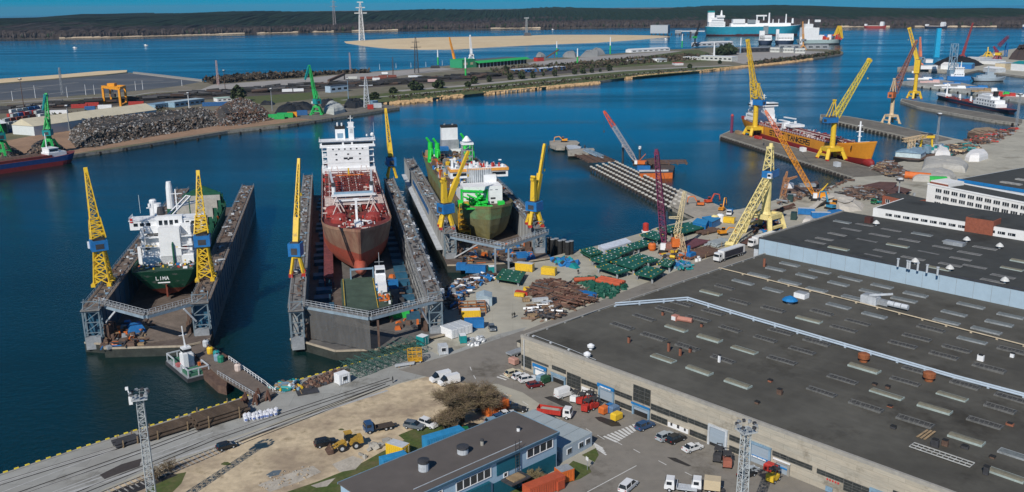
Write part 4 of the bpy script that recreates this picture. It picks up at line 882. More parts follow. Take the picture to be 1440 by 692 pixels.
for lab, px, py, pt, cb, ct, tip, dy in [('bright yellow crane with blue turntable house leaning right over the dredger', 627.5, 320, 300, 299, 286, (657.5,215.5), 6), ('bright yellow crane with blue turntable house on the right wall of the dredger dock', 751.5, 317, 296, 295.5, 283, (765.5,205.5), 6)]:
    c_ = dock_crane(lab, px, py, pt, cb, ct, tip, dy, pw=4.6, pl=5.2, legw=1.1, boom='box', bw=1.9, bw1=.6, cab_s=(4.8,4.8), cabx=0, feet=RED)
    zc = zat(0, G(px,py,ZT).y, px, ct)-ZT; h_ = zat(0, G(px,py,ZT).y, px, 253 if px < 700 else 250)-ZT
    b = MB().m(YEL).box(-.5, 0, zc, 1.9, 1.9, h_-zc, 0, .75, .75).box(-.6,0,h_-.8,2.2,1.4,.8).tube((-.6,-1,h_+.4),(-.6,1,h_+.4),.5); b.obj('a_frame', c_)
# ================= ships in the docks =================
def place(name, label, e, d_, z, az, cat='ship'):
    return thing(name, label, cat, tuple(de(e, d_, z)), az)
# --- ship 1: stern towards us
GH = M('scuffed_green_hull', (.012,.10,.055), .6, var=.3, scale=.25, col2=(.22,.24,.21), mix=.62, detail=9, sharp=.04, stretch=(1,1,2.5)); DGR = M('dark_green_paint', (.01,.09,.05), .6, var=.25); RB = M('rust_red_bottom', (.20,.05,.03), .8, var=.3, scale=.2)
s = place('cargo_ship', 'green hulled cargo ship with white superstructure seen from its stern in the left dock', -53.8, 288, 1.6, DA)
hb, rg = hull(116, 19.4, 8.6, 2.4, GH, RB, bl=.2, rake=6, sheer=3, sr=7, deck=M('dark_green_deck', (.02,.06,.04), .8, var=.3), sw=.93); hb.obj('hull', s); bulwark(rg, DGR, 1.1).obj('bulwark', s)
MB().m(RB).lathe([(.5,0),(.5,3)],5,0).box(4.5,0,0,2.6,.5,4.).m(LGREY).box(6,0,0,.3,.3,2).obj('rudder', s)
D_ = 8.6
b = MB().m(WHITE); b.box(14, -1.2, D_, 8, 6.4, 12.2).box(15.5, -.2, D_, 11, 15.6, 3).box(17, 0, D_+3, 9, 13, 6.2).box(17.5, -5., D_+9.2, 8, 5, 3.6)
for yy in (-7.2, 7.2): b.box(12, yy, D_+3, 1.2, .9, 9).box(17, yy*.95, D_+3.01, 8, .25, 1.1)
for k in range(3): b.box(16.5, 0, D_+3+k*3, 12, 16, .2)
b.box(17, 0, D_+9.8, 6, 13, 2.4); b.obj('superstructure', s)
br = MB().m(WHITE); br.box(18, 0, D_+11.0, 6.5, 22.5, 2.9).box(15.6, -1, D_+12.1, 3, 8, 3).box(18, 0, D_+13.9, 7, 23, .2); bo = br.obj('bridge', s)
winrow(bo, 14.72, -10.8, -5.6, D_+12.2, 1., 3); winrow(bo, 14.72, 4.6, 10.4, D_+12.2, 1., 3); winrow(bo, 14.08, -4, 2.5, D_+12.4, 1.5, 4); winrow(s, 11.98, 5.,7., D_+5, .8, 1)
railing([(14.8,-11.3,0),(14.8,11.3,0),(21,11.3,0)], 1, WHITE, .07, 1.4, z=D_+14.1).obj('railing', s)
q = MB()
for k in range(4): railing([(10.6,-8,0),(10.6,8,0)], 1, WHITE, .07, 1.4, q, D_+.1+k*3.)
for y in (-8,8):
    for z in (3,6): railing([(10.6,y,0),(22,y,0)], 1, WHITE, .07, 1.4, q, D_+z)
q.obj('railing', s)
MB().m(WHITE).lathe([(1.3,0),(1.2,8.)],n=12).obj('exhaust_stack', s, (22, 3.5, D_+10.)); 
MB().m(WHITE).beam((17,5,D_+13),(17,5,D_+18),.2).box(17,5,D_+17.5,.4,2,.3).lathe([(.5,D_+18),(.5,D_+19)],17,5).beam((17,8,D_+16),(17,8,D_+22),.08).beam((19,-3,D_+16),(19,-3,D_+23),.35).beam((19,-5,D_+21.5),(19,-1,D_+21.5),.2).obj('mast', s)
MB().m(RED).box(14.6,-10.9,D_+13.5,.2,.8,1.4).box(14.6,10.6,D_+13.5,.2,.8,1.4).box(11.9,-5.4,D_+4.5,.15,1.2,1.2).obj('lifebuoy', s)
MB().m(DARK).lathe([(1,0),(1.4,1),(1,3)],n=10).m(YEL).box(0,0,-.8,2.4,1.6,.8).obj('funnel', s, (17.5, 1.8, D_+14.6))
b = MB().m(WHITE).beam((12,9,D_+6),(9.5,-7,D_+5.4),.35).box(12,8.6,D_+.1,1,1,6); b.m(YEL).beam((11.8,6.5,D_+6.3),(11.3,3,D_+6.1),.38).beam((10.6,0,D_+6),(10.1,-3.5,D_+5.8),.38); b.m(DGR).beam((9.5,-2,D_),(9.5,-2,D_+7),.5).beam((9.5,-2,D_+7),(11,-2,D_+8),.4).obj('stores_crane', s)
q = MB(); clutter(q, 2, 11, -8.5, 8.5, D_, 70, [WHITE, RED, DGR, YEL, BLUE, GREY, ORG], (.3,1.5), (.3,1.4), 44, .3); q.obj('deck_fittings', s)
txt = MB().m(WHITE)
def letters(mb, s_, org, ux, uz, h, sp=.72, t=.12, thick=.06):
    SEG = {'A':'0,0-.5,1;.5,1-1,0;.2,.4-.8,.4','S':'1,1-0,1;0,1-0,.5;0,.5-1,.5;1,.5-1,0;1,0-0,0','T':'0,1-1,1;.5,1-.5,0','O':'0,0-0,1;0,1-1,1;1,1-1,0;1,0-0,0','L':'0,1-0,0;0,0-1,0','N':'0,0-0,1;0,1-1,0;1,0-1,1','K':'0,0-0,1;0,.45-1,1;0,.45-1,0','E':'1,1-0,1;0,1-0,0;0,0-1,0;0,.5-.8,.5','R':'0,0-0,1;0,1-1,1;1,1-1,.5;1,.5-0,.5;.3,.5-1,0','U':'0,1-0,0;0,0-1,0;1,0-1,1','M':'0,0-0,1;0,1-.5,.4;.5,.4-1,1;1,1-1,0','I':'.5,0-.5,1'}
    n_ = ux.cross(uz); x = 0
    for ch in s_:
        if ch != ' ':
            for sg_ in SEG[ch].split(';'):
                a_, b_ = [tuple(map(float, q_.split(','))) for q_ in sg_.split('-')]
                f = lambda q_: org+ux*(x+q_[0]*h*sp)+uz*(q_[1]*h)
                d__ = (f(b_)-f(a_)).normalized()*t*h/2
                mb.beam(f(a_)-d__, f(b_)+d__, thick, t*h, n_.cross((f(b_)-f(a_))) if True else n_)
        x += h*(sp+.3)
    return x
letters(txt, 'LIMA', Vector((-.12, 2.2, D_-1.9)), Vector((0,-1,0)), Vector((0,0,1)), 1.0, .7, .18, .12)
MB().m(WHITE).box(.2,0,0,.12,3.6,.35).obj('name_board', s, (-.25, 0, D_-3.))
txt.obj('ship_name', s)
# cargo part: hatches, coamings, deck cranes
b = MB().m(M('hold_side_pale', (.42,.40,.36), .8, var=.2)); 
for k, x in enumerate((42, 58, 74, 89)): 
    b.box(x, 0, D_, .5, 14, 5.4); b.m(DGR).box(x+.5, 0, D_, .4, 17, 4.6); b.m(M('hold_side_pale'))
b.m(DGR)
for y in (-7.6, 7.6): b.box(64, y, D_, 64, .5, 1.3)
for k in range(18):
    for y in (-8.2, 8.2): b.box(33+k*3.6, y, D_, .35, 1.4, 2.4)
b.obj('hatch_coaming', s)
b = MB().m(M('bow_bulkhead_pale', (.42,.41,.38), .8)).box(100, 0, D_, .6, 14, 4.8).m(DGR).box(101, 0, D_+4.8, 1, 14.5, 1).prism([(101,-8),(103,-8),(103,8),(101,8)], D_, D_+4.8); b.add([(102,-6,D_+5.3),(102,6,D_+5.8),(102,0,D_+8.6),(103,-6,D_+5.8),(103,6,D_+5.8),(103,0,D_+8.6)], [(0,1,2),(5,4,3),(0,3,4,1),(1,4,5,2),(2,5,3,0)]); b.obj('breakwater', s)
for k,(x,y) in enumerate(((40, 8.2), (74, 8.2))):
    h0 = 13.5
    c_ = MB().m(DGR).lathe([(1.8,0),(1.5,5.5)],n=12).m(WHITE).lathe([(1.5,5.51),(1.25,h0+(2 if k==0 else 0)),(.9,h0+2.4)],n=12).obj('deck_crane', s, (x, y, D_))
    q = MB().m(WHITE); a_, b__ = (Vector((0,-1,6)), Vector((13,-10,14)) if k == 0 else Vector((9,-9,6)))
    for o in (-.8,.8): q.beam(a_+Vector((o,o,0)), b__+Vector((o,o,0)), .5)
    for i in range(4): c__ = a_.lerp(b__, i/3); q.beam(c__+Vector((-.8,-.8,0)), c__+Vector((.8,.8,0)), .3)
    q.m(DGR).beam(b__, b__-Vector((0,0,9)), .35); q.obj('crane_jib', c_)
q = MB(); clutter(q, 30, 100, -9, 9, D_, 130, [DGR, DGR, RUST, YEL, ORG, WHITE], (.4,2.), (.3,2.), 46, .5); q.obj('deck_fittings', s)
# --- ship 2: red deck tanker, bow towards us
RDK = M('red_oxide_deck', (.17,.035,.03), .75, var=.3, scale=.35); TANH = M('tan_hull_upper', (.34,.21,.14), .7, var=.25, scale=.15, col2=(.20,.065,.045), mix=.56, detail=9, stretch=(1,1,.25)); REDH = M('faded_red_antifouling', (.42,.085,.05), .75, var=.25, scale=.15, col2=(.30,.10,.07), mix=.55, detail=9)
RTK = M('red_tank_dome', (.27,.035,.03), .7, var=.25); PIPW = M('white_pink_pipes', (.62,.52,.48), .6, var=.15)
L2 = 152; s2 = place('tanker_ship', 'red and tan tanker bow on with bulbous bow and white bridge in the middle dock', 7.2, 294.+L2, 2.2, DA+math.pi)
D_ = 13.6; hb, rg = hull(L2, 24.6, D_, 7.9, TANH, REDH, bl=.2, rake=9, sheer=2.6, deck=RDK, blunt=2.4); hb.obj('hull', s2); bulwark(rg, TANH, 1.).obj('bulwark', s2)
b = MB().m(REDH); b.loft([[(L2-16+x, math.cos(t_*math.pi/5)*r_, 2.6+math.sin(t_*math.pi/5)*r_*1.15) for t_ in range(10)] for x, r_ in ((0,1.2),(5,2.2),(9,2.3),(12,1.9),(14,1.1),(14.8,.3))]); b.obj('bulbous_bow', s2, smooth=True)
xb = L2-126
b = MB().m(WHITE); b.box(xb-5, 0, D_, 10, 24.2, 2.6).box(xb-6, 0, D_+2.6, 10, 19, 9.4); 
for k in range(3): b.box(xb-7, 0, D_+4.8+k*2.8, 12, 23.5, .2)
for y in (-11.6, 11.6): b.beam((xb-1.5,y,D_+2.6),(xb-3.2,y*.99,D_+11),.3).box(xb-10,y,D_,2,.4,8)
b.obj('superstructure', s2)
b = MB().m(WHITE).box(xb-5.5, 0, D_+12, 8, 25., .9, 0).box(xb-6, 0, D_+12.9, 7, 24, 1.8).box(xb-6, 0, D_+14.7, 8.2, 25.6, .25); bo = b.obj('bridge', s2)
MB().m(GLASS).box(xb-2.46, -7, D_+13.2, .12, 9, .95).box(xb-2.46, 7, D_+13.2, .12, 9, .95).box(xb-2.46, 0, D_+13.2, .12, 3.2, .9).obj('window', bo)
railing([(xb-10,-12.6,0),(xb-2,-12.6,0),(xb-2,12.6,0),(xb-10,12.6,0)], 1, WHITE, .08, 1.6, z=D_+14.95).obj('railing', bo)
for (y0,y1,z,n) in ((-8,8,D_+11,6),(-8,8,D_+8.6,3),(-8,8,D_+6.2,3)): winrow(s2, xb-.98, y0, y1, z, .6, n, fill=.16 if n==3 else .25, side=1)
winrow(s2, xb-.98, -2.4, 2.4, D_+6.6, .8, 2, fill=.75, side=1)
MB().m(WHITE).box(xb-6, 2., D_+14.95, 2.4, 2.4, 8).box(xb-6, 2., D_+20.5, 2.8, 3.6, .2).box(xb-6, 2., D_+22.5, 2.2, 3, .2).beam((xb-6,2,D_+22),(xb-6,2,D_+26),.25).box(xb-6,2,D_+24.6,.5,2.2,.2).m(LGREY).box(xb-4.75,2,D_+18,.1,1.4,2).obj('mast', s2)
MB().m(WHITE).box(xb-10, -3, D_+12, 5, 4.4, 7.6).m(BLK).box(xb-10, -3, D_+19.61, 5.1, 4.6, 1.2).m(WHITE).lathe([(.4,D_+20.8),(.4,D_+22.4)], xb-10,-4).lathe([(.4,D_+20.8),(.4,D_+22.2)], xb-10,-2).m(LBLUE).box(xb-7.4,-3,D_+15.5,.1,2.6,2.2).obj('funnel', s2)
MB().m(WHITE).lathe([(.1,0),(.8,.3),(.9,1),(.5,1.6),(.1,1.8)],xb-4,11.5).beam((xb-4,11.5,-1),(xb-4,11.5,.2),.3).lathe([(.1,0),(.4,.3),(.4,.8),(.1,1.1)],xb-4,9).beam((xb-8,12.4,-1),(xb-8,12.4,6),.07).obj('radar_dome', s2, (0,0,D_+16.3))
# deck: tanks, pipe racks, crane posts
for x, y in ((L2-40, 8), (L2-40, -8), (L2-27, 6), (L2-27,-6), (L2-52,9), (L2-52,-9)):
    b = MB().m(RTK).lathe([(3.2,0),(3.1,1.6),(2.5,2.8),(1.2,3.5),(.1,3.7)], n=14); 
    for k in range(7): a_ = k*math.pi/3.5; b.m(PIPW).beam((math.cos(a_)*.6,math.sin(a_)*.6,3.62),(math.cos(a_)*3.1,math.sin(a_)*3.1,1.9),.12)
    if x > L2-50: b.obj('tank_dome', s2, (x, y, D_))
q = MB()
for k in range(9): y = -4+k; q.m(PIPW if k % 3 == 0 else RDK).beam((xb+4,y,D_+1.6+.1*(k%3)),(L2-46,y,D_+1.6+.1*(k%3)),.35)
for k in range(14): x = xb+6+k*5.3; q.m(RDK).beam((x,-5,D_),(x,-5,D_+2.2),.3).beam((x,5,D_),(x,5,D_+2.2),.3).beam((x,-11,D_+2.2),(x,11,D_+2.2),.3)
q.m(PIPW)
for k in range(8): x = L2-62+k*2.2; q.beam((x,-11,D_+2.4),(x,11,D_+2.4),.3)
for y in (-10.8,10.8): q.beam((xb+2,y,D_+1.1),(L2-30,y,D_+1.1),.1); q.beam((xb+2,y*.85,D_+2.2),(L2-40,y*.85,D_+2.2),.22)
q.obj('cargo_pipework', s2)
q = MB(); clutter(q, xb+2, L2-30, -11.2, 11.2, D_, 330, [RDK, RTK, PIPW, RDK, WHITE, RUST, RED], (.3,1.7), (.4,2.2), 50, .55); clutter(q, L2-26, L2-9, -6, 6, D_+.8, 70, [RDK, RTK, PIPW, WHITE], (.4,1.6), (.4,1.4), 51, .3); q.obj('deck_fittings', s2)
b = MB().m(WHITE).box(L2-58, 0, D_+3.4, 3, 17, .4).m(LBLUE).box(L2-59.5,0,D_+3.8,.15,15,.9).m(WHITE)
for y in (-8,-3,3,8): b.box(L2-58,y,D_,.5,.5,3.4)
b.box(L2-50,0,D_+3,1.4,15,.5); b.obj('manifold_gantry', s2)
for y in (-7.4, 7.4):
    q = MB().m(WHITE).lathe([(.9,0),(.8,6)],n=10).m(LGREY).beam((0,0,5.6),(-24,y*.15,7.2),.8,1.).m(DARK).box(.2,0,6,2,1.6,1.1); q.obj('deck_crane', s2, (L2-66, y, D_))
q = MB().m(PIPW)
for y in (-6.5, 6.5):
    for sgn in (-1,1): q.beam((L2-48,y,D_+5.2),(L2-44,y+sgn*2.6,D_+.2),.3).beam((L2-36,y,D_+4.6),(L2-33,y+sgn*2.3,D_+.2),.28).beam((xb+8,y+sgn*1.,D_+5),(xb+13,y+sgn*2.6,D_+.2),.28)
    q.beam((L2-48,y,D_+5.2),(L2-36,y,D_+4.6),.3)
q.obj('pipe_supports', s2)
MB().m(WHITE).beam((L2-24,0,D_),(L2-24,0,D_+9),.8).beam((L2-24,-1.8,D_+7),(L2-24,1.8,D_+7),.3).beam((L2-24,-1,D_+9),(L2-24,1,D_+9),.4).box(L2-17,0,D_+.8,7,2.2,1.5).beam((L2-19,0,D_+2),(L2-24,0,D_+5),.6).obj('foremast', s2)
MB().m(YEL).beam((xb+14,-.5,D_),(xb+14,-.5,D_+5),.7).m(ORG).box(xb+18,0,D_+2.4,1,12,.4).obj('deck_davit', s2)
railing([(xb,12,0),(L2-34,12,0)],1.1,WHITE,.07,2.2,z=D_).obj('railing', s2); railing([(xb,-12,0),(L2-34,-12,0)],1.1,WHITE,.07,2.2,z=D_).obj('railing', s2)
# --- work boat inside dock 2
s = place('work_boat', 'small dark green decked work vessel parked on the dock floor ahead of the tanker bow', 7.5, 281.5, 2.2, DA+math.pi)
DG2 = M('mossy_green_deck', (.055,.085,.06), .85, var=.25, scale=.3)
hb, rg = hull(35, 14.5, 4.2, 1.6, M('boat_dark_hull', (.04,.05,.055), .7, var=.3), DARK, bl=.3, rake=3, sheer=1, deck=DG2, sw=.95, blunt=3); hb.obj('hull', s)
b = MB().m(WHITE).box(9, 4.8, 4.2, 5, 3.2, 4).box(9, 4.8, 8.2, 3.6, 3, 2).box(15, 5, 4.2, 4, 2.6, 2.4).m(GLASS).box(10.9,4.8,8.8,.1,2.6,1).m(GREY).beam((6,4.8,8),(6,4.8,14),.2).beam((6,3.4,11),(6,6.2,11),.15).box(5,5,4.2,3,3,3); b.obj('wheelhouse', s)
q = MB(); clutter(q, 2, 30, 3.6, 6.6, 4.2, 46, [WHITE, GREY, ORG, BLUE, DARK, YEL], (.4,1.4), (.4,1.6), 61, .4); q.m(YEL).beam((2,2.8,4.6),(32,2.8,4.6),.15); q.m(LBLUE).beam((1,-4,4.2),(1,-4,8),.4).beam((1,3,4.2),(1,3,8),.4).beam((1,-4,7.6),(1,3,7.6),.5); q.m(YEL).beam((1.5,-6.5,4.8),(28,-6.5,4.8),.15); q.obj('deck_fittings', s)
# --- ship 3: dredger with algae hull, bow towards us
ALG = M('algae_green_hull', (.15,.13,.045), .85, var=.3, scale=.12, col2=(.19,.20,.12), mix=.56, detail=9, stretch=(1,1,.4)); BGR = M('vivid_green_machinery', (.02,.55,.06), .5, var=.2); ALT = M('faded_mint_hull_top', (.14,.27,.13), .8, var=.25, scale=.2, col2=(.17,.15,.06), mix=.5, detail=9)
L3 = 150; s3 = place('dredger_ship', 'dredger with algae covered hull, orange banded white bridge and vivid green winches', 57.6, 333.5+L3, 2., DA+math.pi)
D_ = 11.8; hb, rg = hull(L3, 22.4, D_, 8.6, ALT, ALG, bl=.1, rake=3, sheer=1.2, deck=M('dredger_deck_brown', (.12,.085,.06), .85, var=.3), blunt=3.4, sw=.9); hb.obj('hull', s3); bulwark(rg, ALG, 1.).obj('bulwark', s3)
xs = L3-14
b = MB().m(WHITE).box(xs-3, -.5, D_, 9, 15.5, 7.6).box(xs-14, 0, D_, 14, 16, 5).box(xs-12, 4, D_+5, 10, 5, 5.5); b.obj('superstructure', s3)
winrow(s3, xs+1.5, 2, 5, D_+2.4, .7, 1, side=1, mat=DARK); winrow(s3, xs+1.5, 2.4, 4.2, D_+.8, .7, 1, side=1, mat=DARK); winrow(s3, xs+1.5, -7, 6, D_+6, .35, 6, side=1, fill=.5, mat=GREY)
b = MB().m(WHITE).box(xs-15, 0, D_+7.6, 8, 10, 3).box(xs-13, 0, D_+9.2, 7, 23.5, 2.6).m(GLASS).box(xs-9.4,-8,D_+10.2,.12,5.5,1.1).box(xs-9.4,8,D_+10.2,.12,5.5,1.1).m(M('orange_bridge_band', (.72,.33,.06), .5)).box(xs-12.9,0,D_+11.803,7.6,24,1.1).m(WHITE).box(xs-13,0,D_+12.905,6.6,22.8,.2); bo = b.obj('bridge', s3)
q = MB().m(LGREY)
for k in range(13): q.beam((xs-9+1.6*math.sin(k/12*math.pi), -5+k*.8, D_+7.4), (xs-9+1.6*math.sin(k/12*math.pi), -5+k*.8, D_+13.2), .3)
q.m(M('pale_glass_front',(.45,.48,.5),.4)).prism([(xs-9.5,-5),(xs-8.2,-3),(xs-7.7,0),(xs-8.2,3),(xs-9.5,5)],D_+7.6,D_+12.4); q.obj('window', bo)
b = MB(); clutter(b, xs-17, xs-10, -10, 10, D_+13.1, 40, [WHITE, WHITE, LGREY, GREY, RED], (.3,1.2), (.4,2.), 70, .3); b.obj('roof_equipment', bo)
b = MB().m(GREY).truss((xs-22,-3,D_+6),(xs-22,-3,D_+21),4,4,6,.3).m(WHITE).box(xs-22,-3,D_+21,5,5,.8).lathe([(.3,D_+21.8),(2,D_+22.4),(.4,D_+24.4)],xs-22,-3)
for k in range(5): b.m(GREY).box(xs-22,-3,D_+8+k*2.6,4.6,4.6,.25)
b.obj('mast', s3)
MB().m(WHITE).beam((xs-20,-8.5,D_+6),(xs-20,-8.5,D_+16),.8).box(xs-20,-9.3,D_+15,1,2.6,.5).box(xs-20,-8.5,D_+10,2.6,2,.5).beam((xs-13,-10.5,D_+12),(xs-13,-10.5,D_+16),.9).obj('mast', s3)
q = MB().m(BGR)
rg_ = random.Random(5)
for k in range(26): q.beam((xs+rg_.uniform(1.5,9),-rg_.uniform(-1,9.5),D_+rg_.uniform(0,2)),(xs+rg_.uniform(1.5,9),-rg_.uniform(-1,9.5),D_+rg_.uniform(1,5.5)),rg_.uniform(.4,.9))
for y in (.6,-3,-9): q.tube((xs+5,y,D_+2),(xs+5,y-2,D_+2),1.5).m(DARK).tube((xs+5,y-2.2,D_+2),(xs+5,y-2.9,D_+2),1.1).m(BGR)
q.box(xs+9.5,-3.5,D_+.9,4,11,.5); q.beam((xs+1.6,-9,D_),(xs+1.6,-9,D_+7),.7).beam((xs+1.6,1,D_),(xs+1.6,1,D_+6.5),.7).beam((xs+1.6,-9,D_+6.4),(xs+1.6,1,D_+5.5),.8); q.box(xs+5,6,D_,2.5,2.5,2.2); q.obj('anchor_winch', s3, label='vivid green winch machinery at the bow')
q = MB(); clutter(q, 14, xs-24, -10, 10, D_, 520, [RUST, RUST, M('brown_machinery', (.13,.08,.05), .8), WOOD, DARK, GREY, YEL, ORG, BLUE, TEAL, WHITE], (.5,3.), (.5,4.5), 71, .45); clutter(q, xs-24, xs-12, 3, 10.5, D_, 60, [GREY, DARK, RUST, BGR, ORG], (.5,2.), (.5,4.), 72, .45); q.m(YEL).box(70,7.5,D_,5,4,3.5).m(BLUE).box(62,8,D_,4,3,3).obj('deck_fittings', s3)
b = MB().m(WHITE).box(16, 3, D_, 8, 16, 4.5).m(GREY).box(15, 2.6, D_+4.51, 6, 9, 4.6).m(WHITE).box(14, 2.6, D_+9.12, 5, 8.4, 6.2).m(BLK).box(14,2.6,D_+15.33,5.1,8.5,1.1).m(GREY).tube((13,.5,D_+15),(13,.5,D_+17),.5).tube((14,4.5,D_+15),(14,4.5,D_+17),.5).m(BLUE).box(22,-2,D_+4.5,4,6,2); b.obj('funnel', s3)
for x, y in ((20, 9.8), (60, 9.6), (30,-9.), (34,-6)):
    MB().m(BGR).lathe([(1.7,0),(1.5,3),(1.2,10)],n=10).box(1.8,0,4,2.2,2,3).beam((0,0,9.6),(.4,-2,12.5),1.).beam((2,0,7),(6,-1,2),.9).obj('gantry_davit', s3, ((x if x!=60 else 44), y, D_+.1))
# ================= vehicles and yard goods =================
UD = 42.7; VD = -47.3
CACHE = {}
def paint(n, c): return M('paint_'+n, c, .3, var=.06, spec=.6)
PAINTS = {'white': paint('white', (.72,.73,.74)), 'black': paint('black', (.015,.017,.02)), 'grey': paint('grey', (.13,.15,.17)), 'silver': paint('silver', (.38,.42,.45)), 'blue': paint('blue', (.03,.08,.18)), 'darkred': paint('dark_red', (.14,.01,.015)), 'sky': paint('pale_blue', (.20,.33,.45)), 'green': paint('green', (.02,.16,.06)), 'cream': paint('cream', (.62,.55,.38))}
def wheel(t, x, y, r=.33, w=.24, parent=None):
    if ('wheel', r, w) not in CACHE:
        o = MB().m(BLK).tube((0,-w/2,0),(0,w/2,0),r,n=12).obj('wheel', t); ri = MB().m(LGREY).tube((0,-w/2-.02,0),(0,w/2+.02,0),r*.5,n=8).obj('rim', o); CACHE[('wheel', r, w)] = (o.data, ri.data)
    else:
        a, b_ = CACHE[('wheel', r, w)]; o = bpy.data.objects.new('wheel', a); COL.objects.link(o); o.parent = t; ri = bpy.data.objects.new('rim', b_); COL.objects.link(ri); ri.parent = o
    o.location = (x, y, r); return o
def part(key, fn, name, t):
    if key not in CACHE: o = fn().obj(name, t); CACHE[key] = o.data; return o
    o = bpy.data.objects.new(name, CACHE[key]); COL.objects.link(o); o.parent = t; return o
def prof_car(kind):
    if kind == 'hatch': return 4.1, 1.75, [(-2.05,.35),(-2.02,.95),(-1.6,1.0),(1.0,1.0),(2.0,.78),(2.05,.35)], [(-1.9,.98),(-1.55,1.47),(.35,1.47),(1.15,.98)]
    if kind == 'sedan': return 4.6, 1.8, [(-2.3,.35),(-2.28,.92),(-1.5,1.0),(1.0,1.0),(2.2,.78),(2.3,.35)], [(-1.75,.98),(-1.0,1.43),(.25,1.43),(1.15,.98)]
    if kind == 'suv': return 4.7, 1.88, [(-2.35,.4),(-2.3,1.1),(-1.6,1.15),(1.0,1.15),(2.2,.98),(2.35,.4)], [(-2.2,1.13),(-1.9,1.72),(.3,1.72),(1.15,1.13)]
    if kind == 'van': return 5.4, 1.98, [(-2.7,.4),(-2.7,1.3),(-1.6,1.35),(1.7,1.3),(2.6,1.05),(2.7,.4)], [(-2.7,1.3),(-2.62,2.35),(1.0,2.35),(1.95,1.28)]
    if kind == 'minivan': return 4.9, 1.9, [(-2.45,.4),(-2.42,1.1),(-1.6,1.15),(1.2,1.1),(2.3,.9),(2.45,.4)], [(-2.4,1.1),(-2.2,1.85),(.7,1.85),(1.6,1.08)]
def car(label, px, py, hd, kind, col, name='parked_car', cat='car', group='cars and vans parked round the factory yard', z=0.04):
    p = G(px, py, 0); t = thing(name, label, cat, (p.x, p.y, z), R(hd), group)
    L_, W, lo, hi = prof_car(kind); c = PAINTS[col]
    def ext(mb, prof, w0, w1):
        n = len(prof); zs = [q[1] for q in prof]; zl, zh = min(zs), max(zs)
        f = lambda z_: (w0+(w1-w0)*(z_-zl)/(zh-zl))/2
        return mb.add([(x, -f(z_), z_) for x, z_ in prof]+[(x, f(z_), z_) for x, z_ in prof], [tuple(range(n)), tuple(range(2*n-1, n-1, -1))]+[(i, (i+1)%n+0, (i+1)%n+n, i+n)[::-1] for i in range(n)])
    part(('body', kind, col), lambda: ext(MB().m(c), lo, W*.97, W), 'body', t)
    g = part(('glass', kind, 'g'), lambda: ext(MB().m(GLASS), hi, W*.93, W*.74), 'windows', t)
    def roof():
        a, b_ = hi[1], hi[2]; m_ = MB().m(c); m_.box((a[0]+b_[0])/2+.02, 0, a[1]-.03, (b_[0]-a[0])*.98, W*.76, .08)
        if kind == 'van': m_ = MB().m(c); q = [(-2.72,1.32),(-2.64,2.38),(.95,2.38),(.6,1.3)]; ext(m_, q, W*.95, W*.77)
        else:
            for x in ((hi[0][0]*.5+hi[1][0]*.5), -.35): m_.beam((x, -W*.45, hi[0][1]), (x+.05, -W*.375, a[1]), .1).beam((x, W*.45, hi[0][1]), (x+.05, W*.375, a[1]), .1)
        return m_
    part(('roof', kind, col), roof, 'roof', t)
    xw = L_*.31
    for x in (-xw, xw):
        for y in (-W/2+.1, W/2-.1): wheel(t, x, y)
    for y in (-W*.36, W*.36):
        o = part(('hl', 0), lambda: MB().m(M('lamp_glass', (.7,.72,.7), .15)).box(0,0,0,.12,.34,.16), 'headlight', t); o.location = (L_/2-.06, y, .66)
        o = part(('tl', 0), lambda: MB().m(M('tail_lamp_red', (.35,.01,.01), .2)).box(0,0,0,.1,.3,.2), 'tail_light', t); o.location = (-L_/2+.03, y, .78)
    return t
def container(label, px, py, hd, col, L_=6.1, h=2.6, name='shipping_container', cat='container', group=None, z=0.03, roof=None, w=2.44, pos=None, win=0):
    p = pos or G(px, py, z); t = thing(name, label, cat, (p.x, p.y, p.z if pos else z), R(hd), group)
    def body():
        b = MB().m(col).box(0,0,.12,L_,w,h-.12)
        n = int(L_/.55)
        for i in range(n):
            x = -L_/2+.35+i*(L_-.7)/(n-1)
            for y in (-w/2, w/2): b.box(x, y, .3, .22, .1, h-.55)
        for x in (-L_/2+.08, L_/2-.08):
            for y in (-w/2+.07, w/2-.07): b.box(x, y, 0, .2, .2, h+.03)
        b.m(roof or col).box(0,0,h-.0,L_-.1,w-.1,.05)
        return b
    part(('cont', col.name, L_, h, roof.name if roof else '', w), body, 'container_body', t)
    def door():
        b = MB().m(col)
        for y in (-w*.24, w*.24): b.box(L_/2+.04, y, .2, .07, w*.44, h-.35); b.m(LGREY).box(L_/2+.1, y+.15, .25, .05, .05, h-.45).m(col)
        return b
    if not win: part(('cdoor', col.name, L_, h, w), door, 'container_door', t)
    for k in range(win):
        x = -L_/2+L_*(k+.5)/win; MB().m(WHITE).box(x, -w/2-.06, 1., 1.3, .12, 1.1).m(GLASS).box(x, -w/2-.13, 1.1, 1.1, .05, .9).obj('window', t)
    return t
